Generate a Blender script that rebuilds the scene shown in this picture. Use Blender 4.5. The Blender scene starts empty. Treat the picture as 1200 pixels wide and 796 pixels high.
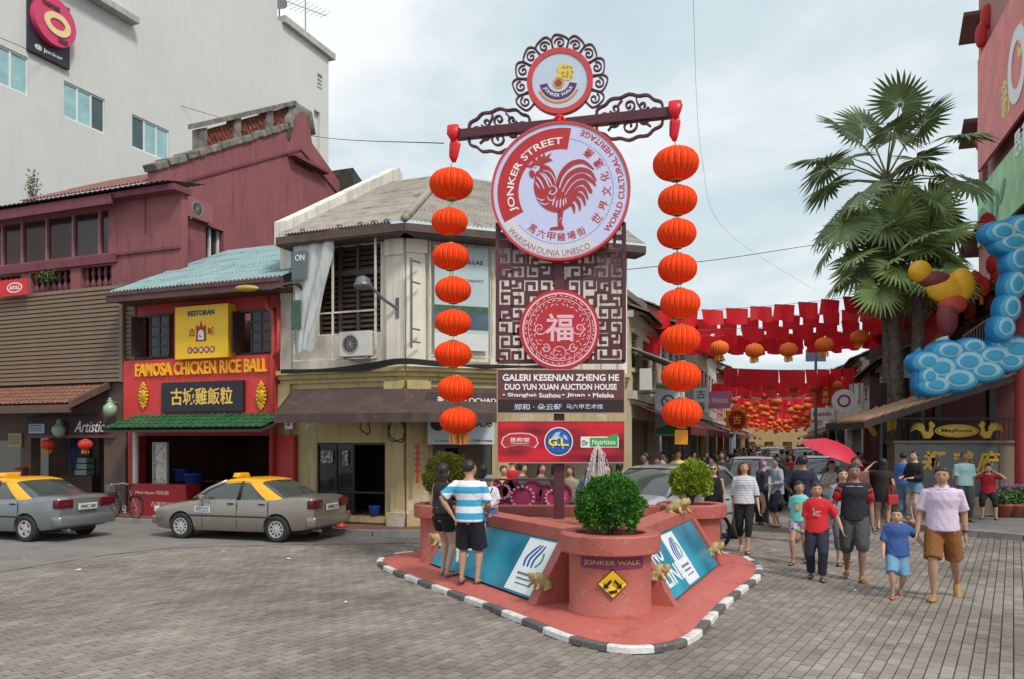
import bpy,bmesh,math,random
import numpy as np
from mathutils import Vector,Matrix,noise
from mathutils.geometry import tessellate_polygon
R = math.radians
random.seed(7)
sc = bpy.context.scene
COL = sc.collection
# ---------------- camera, world, sun, exposure ----------------
F,CX,HY,H = 933.0,600.0,517.0,2.0        # focal length in photo pixels, horizon row, eye height
cam_d = bpy.data.cameras.new('camera'); cam = bpy.data.objects.new('camera',cam_d); COL.objects.link(cam)
cam.location = (0,0,H); cam.rotation_euler = (R(90),0,0)
cam_d.sensor_width = 36; cam_d.lens = 36 * F / 1200.0
cam_d.shift_y = (HY - 398) / 1200.0; cam_d.clip_end = 5000
sc.camera = cam
sc.render.resolution_x = 1024; sc.render.resolution_y = 679
sc.view_settings.view_transform = 'Standard'; sc.view_settings.look = 'None'
sc.view_settings.exposure = 0.32; sc.view_settings.gamma = 1.0
SUN_EL,SUN_AZ = R(50),R(145)                 # azimuth measured from +Y, clockwise
w = bpy.data.worlds.new('World'); sc.world = w; w.use_nodes = True
def build_world():
 n = w.node_tree.nodes; l = w.node_tree.links; n.clear()
 out = n.new('ShaderNodeOutputWorld'); bg = n.new('ShaderNodeBackground'); bg.inputs[1].default_value = 0.1
 sky = n.new('ShaderNodeTexSky'); sky.sky_type = 'NISHITA'; sky.sun_disc = False
 sky.sun_elevation = SUN_EL; sky.sun_rotation = SUN_AZ; sky.air_density = 1.2; sky.dust_density = 3.0
 tc = n.new('ShaderNodeTexCoord'); sep = n.new('ShaderNodeSeparateXYZ'); l.new(tc.outputs['Generated'],sep.inputs[0])
 add = n.new('ShaderNodeMath'); add.operation = 'ADD'; add.inputs[1].default_value = 0.22
 ab = n.new('ShaderNodeMath'); ab.operation = 'ABSOLUTE'; l.new(sep.outputs[2],ab.inputs[0]); l.new(ab.outputs[0],add.inputs[0])
 dx = n.new('ShaderNodeMath'); dx.operation = 'DIVIDE'; l.new(sep.outputs[0],dx.inputs[0]); l.new(add.outputs[0],dx.inputs[1])
 dy = n.new('ShaderNodeMath'); dy.operation = 'DIVIDE'; l.new(sep.outputs[1],dy.inputs[0]); l.new(add.outputs[0],dy.inputs[1])
 cb = n.new('ShaderNodeCombineXYZ'); l.new(dx.outputs[0],cb.inputs[0]); l.new(dy.outputs[0],cb.inputs[1]); cb.inputs[2].default_value = 3.7
 nz = n.new('ShaderNodeTexNoise'); nz.inputs['Scale'].default_value = .95; nz.inputs['Detail'].default_value = 7; nz.inputs['Roughness'].default_value = 0.55
 nz.inputs['Distortion'].default_value = 0.25
 l.new(cb.outputs[0],nz.inputs['Vector'])
 rp = n.new('ShaderNodeValToRGB'); e = rp.color_ramp.elements
 e[0].position = 0.38; e[0].color = (4.5,5.5,6.05,1); e[1].position = 0.62; e[1].color = (8.3,8.45,8.4,1)
 m_ = rp.color_ramp.elements.new(0.5); m_.color = (5.7,6.6,7.0,1)
 l.new(nz.outputs[0],rp.inputs[0])
 mix = n.new('ShaderNodeMixRGB'); mix.inputs[0].default_value = 0.93
 l.new(sky.outputs[0],mix.inputs[1]); l.new(rp.outputs[0],mix.inputs[2])
 l.new(mix.outputs[0],bg.inputs[0]); l.new(bg.outputs[0],out.inputs[0])
build_world()
sd = bpy.data.lights.new('sun','SUN'); sd.energy = 2.1; sd.angle = R(11); sd.color = (1,0.93,0.83)
sun = bpy.data.objects.new('sun',sd); COL.objects.link(sun)
_sv = Vector((math.sin(SUN_AZ) * math.cos(SUN_EL),math.cos(SUN_AZ) * math.cos(SUN_EL),math.sin(SUN_EL)))
sun.rotation_euler = _sv.to_track_quat('Z','Y').to_euler()
sun.location = (0,0,60)
# ---------------- materials ----------------
_mats = {}
def mat(name,col,rough=0.6,var=0.12,scale=6.0,bump=0.0,bscale=40.0,metal=0.0,kind=None,col2=None,coat=0.0,spec=None,isl=0.0,trans=0.0):
 """procedural material: base colour broken up by noise; kind adds streaks / rust / stripes"""
 if name in _mats: return _mats[name]
 m = bpy.data.materials.new(name); m.use_nodes = True; _mats[name] = m
 n = m.node_tree.nodes; l = m.node_tree.links
 b = n['Principled BSDF']; b.inputs['Roughness'].default_value = rough; b.inputs['Metallic'].default_value = metal
 if coat: b.inputs['Coat Weight'].default_value = coat; b.inputs['Coat Roughness'].default_value = 0.06
 if spec is not None: b.inputs['Specular IOR Level'].default_value = spec
 if trans: b.inputs['Transmission Weight'].default_value = trans
 tc = n.new('ShaderNodeTexCoord')
 nz = n.new('ShaderNodeTexNoise'); nz.inputs['Scale'].default_value = scale; nz.inputs['Detail'].default_value = 6; nz.inputs['Roughness'].default_value = 0.62
 l.new(tc.outputs['Object'],nz.inputs['Vector'])
 rp = n.new('ShaderNodeValToRGB'); e = rp.color_ramp.elements
 c = Vector(col[:3]); lo = c * (1 - var); hi = c * (1 + var)
 e[0].position = 0.3; e[0].color = (*lo,1); e[1].position = 0.72; e[1].color = (*hi,1)
 l.new(nz.outputs[0],rp.inputs[0]); cur = rp.outputs[0]
 def layer(fac_sock,colr,mul=1.0):
  nonlocal cur
  mx = n.new('ShaderNodeMixRGB'); l.new(fac_sock,mx.inputs[0]); l.new(cur,mx.inputs[1]); mx.inputs[2].default_value = (*colr,1); cur = mx.outputs[0]
 def ramp(sock,p0,p1,v1=1.0):
  r = n.new('ShaderNodeValToRGB'); r.color_ramp.elements[0].position = p0; r.color_ramp.elements[0].color = (0,0,0,1)
  r.color_ramp.elements[1].position = p1; r.color_ramp.elements[1].color = (v1,v1,v1,1); l.new(sock,r.inputs[0]); return r.outputs[0]
 if kind in ('stain','peel'):                # rain streaks, mould and bare patches of old plaster
  mp = n.new('ShaderNodeMapping'); mp.inputs['Scale'].default_value = (3.2,3.2,0.35); l.new(tc.outputs['Object'],mp.inputs[0])
  n2 = n.new('ShaderNodeTexNoise'); n2.inputs['Scale'].default_value = 1.6; n2.inputs['Detail'].default_value = 8; n2.inputs['Roughness'].default_value = 0.7; l.new(mp.outputs[0],n2.inputs['Vector'])
  layer(ramp(n2.outputs[0],0.5,0.78,0.75),col2 or tuple(c * 0.35))
  n3 = n.new('ShaderNodeTexNoise'); n3.inputs['Scale'].default_value = 0.9; n3.inputs['Detail'].default_value = 10; n3.inputs['Roughness'].default_value = 0.75; l.new(tc.outputs['Object'],n3.inputs['Vector'])
  if kind == 'peel': layer(ramp(n3.outputs[0],0.585,0.62,0.8),(0.55,0.53,0.5))
  else: layer(ramp(n3.outputs[0],0.55,0.8,0.35),tuple(c * 0.55))
 if kind == 'rust':
  n3 = n.new('ShaderNodeTexNoise'); n3.inputs['Scale'].default_value = 2.2; n3.inputs['Detail'].default_value = 9; n3.inputs['Roughness'].default_value = 0.7; l.new(tc.outputs['Object'],n3.inputs['Vector'])
  layer(ramp(n3.outputs[0],0.52,0.66,0.8),col2 or (0.16,0.07,0.035))
 if kind == 'stripe':                         # horizontal bands of cloth, col2 = other colour, scale = metres per pair
  sp = n.new('ShaderNodeSeparateXYZ'); l.new(tc.outputs['Object'],sp.inputs[0])
  mm = n.new('ShaderNodeMath'); mm.operation = 'DIVIDE'; mm.inputs[1].default_value = bscale; l.new(sp.outputs[2],mm.inputs[0])
  fr = n.new('ShaderNodeMath'); fr.operation = 'FRACT'; l.new(mm.outputs[0],fr.inputs[0])
  layer(ramp(fr.outputs[0],0.495,0.505),col2)
 if kind == 'check' or kind == 'print':
  vo = n.new('ShaderNodeTexVoronoi'); vo.inputs['Scale'].default_value = bscale; l.new(tc.outputs['Object'],vo.inputs['Vector'])
  if kind == 'check':
   layer(ramp(vo.outputs['Distance'],0.3,0.45),col2)
  else:
   mx = n.new('ShaderNodeMixRGB'); mx.inputs[0].default_value = 0.6; l.new(cur,mx.inputs[1]); l.new(vo.outputs['Color'],mx.inputs[2]); cur = mx.outputs[0]
 if kind == 'grime':                          # scuffs, drips and faded patches on painted concrete
  n3 = n.new('ShaderNodeTexNoise'); n3.inputs['Scale'].default_value = 1.7; n3.inputs['Detail'].default_value = 12; n3.inputs['Roughness'].default_value = .78; l.new(tc.outputs['Object'],n3.inputs['Vector'])
  layer(ramp(n3.outputs[0],.52,.68,.5),tuple(c * 0.5)); layer(ramp(n3.outputs[0],.44,.3,.35),tuple(min(1,v * 1.3 + .05) for v in c))
  n5 = n.new('ShaderNodeTexNoise'); n5.inputs['Scale'].default_value = 14; n5.inputs['Detail'].default_value = 8; l.new(tc.outputs['Object'],n5.inputs['Vector']); layer(ramp(n5.outputs[0],.62,.68,.7),(.3,.24,.21))
 if isl:
  g = n.new('ShaderNodeNewGeometry'); oi = n.new('ShaderNodeObjectInfo'); ad = n.new('ShaderNodeMath'); l.new(g.outputs['Random Per Island'],ad.inputs[0]); l.new(oi.outputs['Random'],ad.inputs[1])
  fr = n.new('ShaderNodeMath'); fr.operation = 'FRACT'; l.new(ad.outputs[0],fr.inputs[0])
  mr = n.new('ShaderNodeMapRange'); mr.inputs['To Min'].default_value = 1 - isl; mr.inputs['To Max'].default_value = 1 + isl; l.new(fr.outputs[0],mr.inputs['Value'])
  hs = n.new('ShaderNodeHueSaturation'); l.new(mr.outputs[0],hs.inputs['Value']); l.new(cur,hs.inputs['Color']); cur = hs.outputs[0]
 l.new(cur,b.inputs['Base Color'])
 if bump:
  n4 = n.new('ShaderNodeTexNoise'); n4.inputs['Scale'].default_value = bscale if kind not in ('stripe','check','print') else 40; n4.inputs['Detail'].default_value = 5; l.new(tc.outputs['Object'],n4.inputs['Vector'])
  bp = n.new('ShaderNodeBump'); bp.inputs['Strength'].default_value = bump; bp.inputs['Distance'].default_value = 0.02
  l.new(n4.outputs[0],bp.inputs['Height']); l.new(bp.outputs[0],b.inputs['Normal'])
 return m
def srgb(r,g,b):
 f = lambda v: (v / 255 / 12.92) if v / 255 <= 0.04045 else ((v / 255 + 0.055) / 1.055) ** 2.4
 return (f(r),f(g),f(b))
def flat(name,rgb255,rough=0.5,var=0.06,**k): return mat(name,srgb(*rgb255),rough,var,**k)
# ---------------- mesh building ----------------
class MB:
 def __init__(s): s.v = []; s.f = []
 def add(s,vs,fs,M=None):
  o = len(s.v)
  if M is not None: vs = [M @ Vector(v) for v in vs]
  s.v += [tuple(v) for v in vs]; s.f += [tuple(i + o for i in f) for f in fs]; return s
 def box(s,c,d,rot=None,M=None):
  x,y,z = d[0] / 2,d[1] / 2,d[2] / 2
  vs = [Vector((sx * x,sy * y,sz * z)) for sx in (-1,1) for sy in (-1,1) for sz in (-1,1)]
  if rot is not None: vs = [rot @ v for v in vs]
  vs = [v + Vector(c) for v in vs]
  return s.add(vs,[(0,1,3,2),(4,6,7,5),(0,4,5,1),(2,3,7,6),(0,2,6,4),(1,5,7,3)],M)
 def bb(s,x0,x1,y0,y1,z0,z1): return s.box(((x0 + x1) / 2,(y0 + y1) / 2,(z0 + z1) / 2),(abs(x1 - x0),abs(y1 - y0),abs(z1 - z0)))
 def cbox(s,c,d,b=0.02,rot=None):          # box with all edges bevelled
  bm = bmesh.new(); bmesh.ops.create_cube(bm,size=1.0)
  for v in bm.verts: v.co = Vector((v.co.x * d[0],v.co.y * d[1],v.co.z * d[2]))
  bmesh.ops.bevel(bm,geom=list(bm.edges),offset=b,segments=2,affect='EDGES',profile=0.6)
  for v in bm.verts:
   if rot is not None: v.co = rot @ v.co
   v.co += Vector(c)
  bm.verts.index_update(); s.add([v.co.copy() for v in bm.verts],[[v.index for v in f.verts] for f in bm.faces]); bm.free(); return s
 def tube(s,pts,rad,n=8,cap=True,M=None,squash=None,up=None):
  pts = [Vector(p) for p in pts]; k = len(pts)
  if not hasattr(rad,'__len__'): rad = [rad] * k
  vs = []; u0 = None
  for i in range(k):
   t = (pts[min(i + 1,k - 1)] - pts[max(i - 1,0)])
   t = t.normalized() if t.length > 1e-9 else Vector((0,0,1))
   if up is not None: u = Vector(up) - t * t.dot(Vector(up)); u = u.normalized() if u.length > 1e-6 else t.orthogonal().normalized()
   elif u0 is None: u = t.orthogonal().normalized()
   else: u = (u0 - t * t.dot(u0)); u = u.normalized() if u.length > 1e-6 else t.orthogonal().normalized()
   u0 = u; w_ = t.cross(u)
   r = rad[i]; r1,r2 = (r if hasattr(r,'__len__') else (r,r))
   for j in range(n):
    a = 2 * math.pi * j / n
    vs.append(pts[i] + u * (math.cos(a) * r1) + w_ * (math.sin(a) * r2))
  fs = [(i * n + j,i * n + (j + 1) % n,(i + 1) * n + (j + 1) % n,(i + 1) * n + j) for i in range(k - 1) for j in range(n)]
  if cap: fs += [tuple(range(n - 1,-1,-1)),tuple((k - 1) * n + j for j in range(n))]
  return s.add(vs,fs,M)
 def cyl(s,p0,p1,r0,r1=None,n=12,M=None): return s.tube([p0,p1],[r0,r0 if r1 is None else r1],n,M=M)
 def lathe(s,prof,n=24,c=(0,0,0),M=None,cap=True):
  vs = [(c[0] + r * math.cos(2 * math.pi * j / n),c[1] + r * math.sin(2 * math.pi * j / n),c[2] + z) for r,z in prof for j in range(n)]
  k = len(prof)
  fs = [(i * n + j,i * n + (j + 1) % n,(i + 1) * n + (j + 1) % n,(i + 1) * n + j) for i in range(k - 1) for j in range(n)]
  if cap: fs += [tuple(range(n - 1,-1,-1)),tuple((k - 1) * n + j for j in range(n))]
  return s.add(vs,fs,M)
 def ell(s,c,r,n=14,m=9,rot=None,fn=None):
  vs = [];
  for i in range(m + 1):
   th = math.pi * i / m
   for j in range(n):
    ph = 2 * math.pi * j / n
    d = Vector((math.sin(th) * math.cos(ph),math.sin(th) * math.sin(ph),math.cos(th)))
    v = fn(d) if fn else Vector((d.x * r[0],d.y * r[1],d.z * r[2]))
    if rot is not None: v = rot @ v
    vs.append(v + Vector(c))
  fs = []
  for i in range(m):
   for j in range(n):
    a,b_,c_,d_ = i * n + j,i * n + (j + 1) % n,(i + 1) * n + (j + 1) % n,(i + 1) * n + j
    if i == 0: fs.append((a,c_,d_))
    elif i == m - 1: fs.append((a,b_,d_))
    else: fs.append((a,d_,c_,b_)[::-1])
  return s.add(vs,fs)
 def plate(s,poly,y0,y1,holes=()):          # polygon in local x,z extruded in y
  loops = [[Vector((p[0],p[1],0)) for p in poly]] + [[Vector((p[0],p[1],0)) for p in h] for h in holes]
  flatv = [p for lp in loops for p in lp]; tri = tessellate_polygon(loops); N = len(flatv)
  vs = [(p.x,y0,p.y) for p in flatv] + [(p.x,y1,p.y) for p in flatv]
  fs = [tuple(t) for t in tri] + [tuple(i + N for i in t[::-1]) for t in tri]; o = 0
  for lp in loops:
   k = len(lp)
   for i in range(k): a,b_ = o + i,o + (i + 1) % k; fs.append((a,b_,b_ + N,a + N))
   o += k
  return s.add(vs,fs)
 def stroke(s,pts,wd,y0,y1,n=None):         # ribbon along an x,z line, widths per point
  k = len(pts)
  if not hasattr(wd,'__len__'): wd = [wd] * k
  L = []; Rr = []
  for i in range(k):
   a = Vector(pts[max(i - 1,0)]); b_ = Vector(pts[min(i + 1,k - 1)]); t = (b_ - a)
   t = t.normalized() if t.length > 1e-9 else Vector((1,0)); nn = Vector((-t.y,t.x)); p = Vector(pts[i])
   L.append(p + nn * wd[i] / 2); Rr.append(p - nn * wd[i] / 2)
  vs = []
  for i in range(k):
   for q in (L[i],Rr[i]):
    vs += [(q.x,y0,q.y),(q.x,y1,q.y)]
  fs = []
  for i in range(k - 1):
   a = i * 4; b_ = a + 4
   fs += [(a,a + 2,b_ + 2,b_),(a + 1,b_ + 1,b_ + 3,a + 3),(a,b_,b_ + 1,a + 1),(a + 2,a + 3,b_ + 3,b_ + 2)]
  fs += [(0,1,3,2),(4 * k - 4,4 * k - 2,4 * k - 1,4 * k - 3)]
  return s.add(vs,fs)
 def mesh(s,name,m=None,smooth=False):
  me = bpy.data.meshes.new(name); me.from_pydata(s.v,[],s.f); me.update()
  if m: me.materials.append(m)
  bm = bmesh.new(); bm.from_mesh(me); bmesh.ops.recalc_face_normals(bm,faces=bm.faces); bm.to_mesh(me); bm.free()
  if smooth: me.polygons.foreach_set('use_smooth',[True] * len(me.polygons))
  return me
 def build(s,name,m=None,parent=None,smooth=False,loc=None,rotz=None,**props):
  return obj(name,s.mesh(name,m,smooth),parent,loc,rotz,**props)
def obj(name,me,parent=None,loc=None,rotz=None,**props):
 o = bpy.data.objects.new(name,me); COL.objects.link(o)
 if parent is not None: o.parent = parent
 if loc is not None: o.location = loc
 if rotz is not None: o.rotation_euler = (0,0,rotz)
 for k,v in props.items(): o[k] = v
 return o
def smooth_angle(o,ang=40):
 me = o.data; bm = bmesh.new(); bm.from_mesh(me)
 for f in bm.faces: f.smooth = True
 for e in bm.edges:
  if len(e.link_faces) == 2 and e.calc_face_angle(0) > R(ang): e.smooth = False
 bm.to_mesh(me); bm.free(); return o
def thing(name,label,cat,loc=(0,0,0),rotz=0,group=None):
 o = bpy.data.objects.new(name,None); COL.objects.link(o); o.empty_display_size = 0.2
 o.location = loc; o.rotation_euler = (0,0,rotz); o['label'] = label; o['category'] = cat
 if group: o['group'] = group
 return o
def tag(o,label,cat,group=None):
 o['label'] = label; o['category'] = cat
 if group: o['group'] = group
 return o
def struct(o,kind='structure'): o['kind'] = kind; return o
def dup(o,parent=None,loc=None,rotz=None,label=None,scale=None):
 c = o.copy(); COL.objects.link(c)
 if parent is not None: c.parent = parent
 if loc is not None: c.location = loc
 if rotz is not None: c.rotation_euler = (0,0,rotz)
 if scale is not None: c.scale = (scale,) * 3 if not hasattr(scale,'__len__') else scale
 if label: c['label'] = label
 for ch in list(o.children): dup(ch,c)
 return c
def text_mesh(s,height=1.0,width=None,bold=0.0,depth=0.0,res=3,shear=0.0,spacing=1.0):
 """text as geometry facing -Y, centred, cap height = height"""
 cu = bpy.data.curves.new('lettering','FONT'); cu.body = s; cu.align_x = 'LEFT'; cu.offset = bold; cu.extrude = 0; cu.resolution_u = res
 cu.shear = shear; cu.space_character = spacing
 ob = bpy.data.objects.new('lettering',cu); COL.objects.link(ob); dg = bpy.context.evaluated_depsgraph_get(); dg.update()
 me = bpy.data.meshes.new_from_object(ob.evaluated_get(dg)); bpy.data.objects.remove(ob); bpy.data.curves.remove(cu)
 n = len(me.vertices); co = np.zeros(n * 3); me.vertices.foreach_get('co',co); co = co.reshape(-1,3)
 if n == 0: return co,[]
 x0,x1 = co[:,0].min(),co[:,0].max(); y0,y1 = co[:,1].min(),co[:,1].max()
 k = height / (y1 - y0); kx = k if width is None else width / (x1 - x0)
 co[:,0] = (co[:,0] - (x0 + x1) / 2) * kx; co[:,1] = (co[:,1] - (y0 + y1) / 2) * k
 fs = [tuple(p.vertices) for p in me.polygons]; bpy.data.meshes.remove(me)
 return co,fs
def solid_text(mb,co,fs,y,depth,fn=None):
 """puts text verts into a mesh builder at x,z with front at y-depth; fn maps (x,z)"""
 pts = [(c[0],c[1]) for c in co]
 if fn: pts = [fn(*p) for p in pts]
 N = len(pts); edges = {}
 for f in fs:
  for i in range(len(f)):
   a,b = f[i],f[(i + 1) % len(f)]
   if (b,a) in edges: del edges[(b,a)]
   else: edges[(a,b)] = 1
 vs = [(p[0],y - depth,p[1]) for p in pts] + [(p[0],y,p[1]) for p in pts]
 mb.add(vs,list(fs) + [(a,b,b + N,a + N) for a,b in edges])
def label_text(name,s,x,y,z,height,m,parent,width=None,bold=0.0,depth=0.01,**k):
 co,fs = text_mesh(s,height,width,bold,**k)
 mb = MB(); solid_text(mb,co,fs,y,depth,lambda a,b: (a + x,b + z)); return mb.build(name,m,parent)
def arc_fn(r,a_mid,ccw=False,cx=0,cz=0):
 """bend text round a circle: cw = tops outward reading clockwise, ccw = tops inward"""
 def f(x,z):
  if ccw: a = a_mid + x / r; rr = r - z
  else: a = a_mid - x / r; rr = r + z
  return (cx + rr * math.cos(a),cz + rr * math.sin(a))
 return f
def circle(r,n=48,cx=0,cz=0,a0=0,a1=None,rz=None):
 if a1 is None: return [(cx + r * math.cos(2 * math.pi * i / n),cz + (rz or r) * math.sin(2 * math.pi * i / n)) for i in range(n)]
 return [(cx + r * math.cos(a0 + (a1 - a0) * i / n),cz + (rz or r) * math.sin(a0 + (a1 - a0) * i / n)) for i in range(n + 1)]
def cat(pts,n=6,closed=False):
 """Catmull-Rom through points of any dimension"""
 P = [Vector(p) for p in pts]; k = len(P); out = []
 for i in range(k if closed else k - 1):
  g = (lambda j: P[j % k]) if closed else (lambda j: P[max(0,min(k - 1,j))])
  a,b,c,d = g(i - 1),g(i),g(i + 1),g(i + 2)
  for j in range(n):
   t = j / n; out.append(0.5 * ((2 * b) + (c - a) * t + (2 * a - 5 * b + 4 * c - d) * t * t + (3 * b - a - 3 * c + d) * t ** 3))
 if not closed: out.append(P[-1].copy())
 return out
# ---------------- places ----------------
def G(px,py,z=0.0):
 """the point of the level z seen at a photo pixel (how the plan was surveyed)"""
 Y = F * (H - z) / (py - HY); return Vector(((px - CX) / F * Y,Y,z))
def at(px,Y,py=None): return Vector(((px - CX) / F * Y,Y,0 if py is None else H + (HY - py) / F * Y))
class Frame:
 """a facade line: origin on the ground, x along the wall, -y towards the square"""
 def __init__(s,o,ang): s.o = Vector((o[0],o[1],0)); s.a = ang; s.c = math.cos(ang); s.s = math.sin(ang)
 def loc(s,p):
  d = Vector(p) - s.o; return Vector((d.x * s.c + d.y * s.s,-d.x * s.s + d.y * s.c,d.z))
 def world(s,x,y,z=0): return Vector((s.o.x + x * s.c - y * s.s,s.o.y + x * s.s + y * s.c,z))
 def px(s,px,py,y=0.0):
  """local (x,z) of the photo pixel on the plane local y"""
  C = s.loc((0,0,H)); D = s.loc(Vector(((px - CX) / F,1,(HY - py) / F)) + s.o)
  t = (y - C.y) / D.y; return (C.x + D.x * t,C.z + D.z * t)
 def sx(s,px,x,py=None):
  """local (y,z) of the pixel column on the plane local x"""
  C = s.loc((0,0,H)); D = s.loc(Vector(((px - CX) / F,1,(HY - (py or HY)) / F)) + s.o)
  t = (x - C.x) / D.x; return (C.y + D.y * t,C.z + D.z * t)
 def root(s,name,label,catg,x=0,y=0,z=0,group=None,dr=0.0): return thing(name,label,catg,s.world(x,y,z),s.a + dr,group)
def holes_wall(mb,x0,x1,z0,z1,holes,y0,y1):
 """solid wall slab with real openings; holes = (xa,xb,za,zb)"""
 xs = sorted({x0,x1,*[h[0] for h in holes],*[h[1] for h in holes]}); zs = sorted({z0,z1,*[h[2] for h in holes],*[h[3] for h in holes]})
 xs = [x for x in xs if x0 <= x <= x1]; zs = [z for z in zs if z0 <= z <= z1]
 def solid(i,j):
  if i < 0 or j < 0 or i >= len(xs) - 1 or j >= len(zs) - 1: return False
  cx,cz = (xs[i] + xs[i + 1]) / 2,(zs[j] + zs[j + 1]) / 2
  return not any(h[0] < cx < h[1] and h[2] < cz < h[3] for h in holes)
 for i in range(len(xs) - 1):
  for j in range(len(zs) - 1):
   if not solid(i,j): continue
   a,b,c,d = xs[i],xs[i + 1],zs[j],zs[j + 1]
   mb.add([(a,y0,c),(b,y0,c),(b,y0,d),(a,y0,d)],[(0,1,2,3)]); mb.add([(a,y1,c),(b,y1,c),(b,y1,d),(a,y1,d)],[(0,3,2,1)])
   if not solid(i - 1,j): mb.add([(a,y0,c),(a,y0,d),(a,y1,d),(a,y1,c)],[(0,1,2,3)])
   if not solid(i + 1,j): mb.add([(b,y0,c),(b,y0,d),(b,y1,d),(b,y1,c)],[(3,2,1,0)])
   if not solid(i,j - 1): mb.add([(a,y0,c),(b,y0,c),(b,y1,c),(a,y1,c)],[(3,2,1,0)])
   if not solid(i,j + 1): mb.add([(a,y0,d),(b,y0,d),(b,y1,d),(a,y1,d)],[(0,1,2,3)])
 return mb
def remesh(mb,name,m,vox,smooth_it=3,parent=None,wrinkle=0.0,seed=0,**props):
 """fuses overlapping closed shapes into one continuous skin"""
 me = mb.mesh(name + '_raw'); o = bpy.data.objects.new(name,me); COL.objects.link(o)
 r = o.modifiers.new('r','REMESH'); r.mode = 'VOXEL'; r.voxel_size = vox; r.use_smooth_shade = True
 if smooth_it: s_ = o.modifiers.new('s','SMOOTH'); s_.factor = 0.5; s_.iterations = smooth_it
 dg = bpy.context.evaluated_depsgraph_get(); dg.update()
 me2 = bpy.data.meshes.new_from_object(o.evaluated_get(dg)); o.modifiers.clear(); o.data = me2; bpy.data.meshes.remove(me); me2.name = name
 me2.materials.clear(); me2.materials.append(m)
 me2.polygons.foreach_set('use_smooth',[True] * len(me2.polygons))
 if wrinkle:
  n = len(me2.vertices); co = np.zeros(n * 3,'f'); me2.vertices.foreach_get('co',co); co = co.reshape(-1,3)
  no = np.zeros(n * 3,'f'); me2.vertices.foreach_get('normal',no); no = no.reshape(-1,3)
  x,y,z = co.T
  d = np.sin(z * 38 + 5 * np.sin(x * 17 + seed) + 3 * np.sin(y * 21 + seed * 2)) * 0.6 + np.sin((x + z) * 61 + 4 * np.sin(z * 23 + seed)) * 0.4
  co += no * (d * wrinkle)[:,None]; me2.vertices.foreach_set('co',co.astype('f').ravel()); me2.update()
 if parent is not None: o.parent = parent
 for k,v in props.items(): o[k] = v
 return o
# ================= GROUND =================
PAV_A = math.atan2(1,0.63) - math.pi / 2      # paver courses run this far off the view axis
PL,PW = 0.215,0.108
def paving_material():
 m = bpy.data.materials.new('brick_paving'); m.use_nodes = True; n = m.node_tree.nodes; l = m.node_tree.links; b = n['Principled BSDF']
 tc = n.new('ShaderNodeTexCoord'); mp = n.new('ShaderNodeMapping'); mp.inputs['Rotation'].default_value = (0,0,-PAV_A - math.pi / 2); l.new(tc.outputs['Object'],mp.inputs[0])
 br = n.new('ShaderNodeTexBrick'); br.inputs['Scale'].default_value = 1.0; br.inputs['Brick Width'].default_value = PL; br.inputs['Row Height'].default_value = PW
 br.inputs['Mortar Size'].default_value = 0.006; br.inputs['Color1'].default_value = (0.215,0.192,0.174,1); br.inputs['Color2'].default_value = (0.3,0.273,0.25,1); br.inputs['Mortar'].default_value = (0.07,0.06,0.057,1)
 l.new(mp.outputs[0],br.inputs['Vector'])
 nz = n.new('ShaderNodeTexNoise'); nz.inputs['Scale'].default_value = 0.45; nz.inputs['Detail'].default_value = 7; nz.inputs['Roughness'].default_value = .65; l.new(tc.outputs['Object'],nz.inputs[0])
 rp = n.new('ShaderNodeValToRGB'); rp.color_ramp.elements[0].position = .36; rp.color_ramp.elements[0].color = (.6,.58,.57,1); rp.color_ramp.elements[1].position = .66; rp.color_ramp.elements[1].color = (1.2,1.17,1.13,1); l.new(nz.outputs[0],rp.inputs[0])
 mx = n.new('ShaderNodeMixRGB'); mx.blend_type = 'MULTIPLY'; mx.inputs[0].default_value = 1; l.new(br.outputs[0],mx.inputs[1]); l.new(rp.outputs[0],mx.inputs[2])
 l.new(mx.outputs[0],b.inputs['Base Color']); b.inputs['Roughness'].default_value = 0.75
 bp = n.new('ShaderNodeBump'); bp.inputs['Distance'].default_value = .01; bp.inputs['Strength'].default_value = .5; l.new(br.outputs['Fac'],bp.inputs['Height']); bp.invert = True; l.new(bp.outputs[0],b.inputs['Normal'])
 return m
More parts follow.
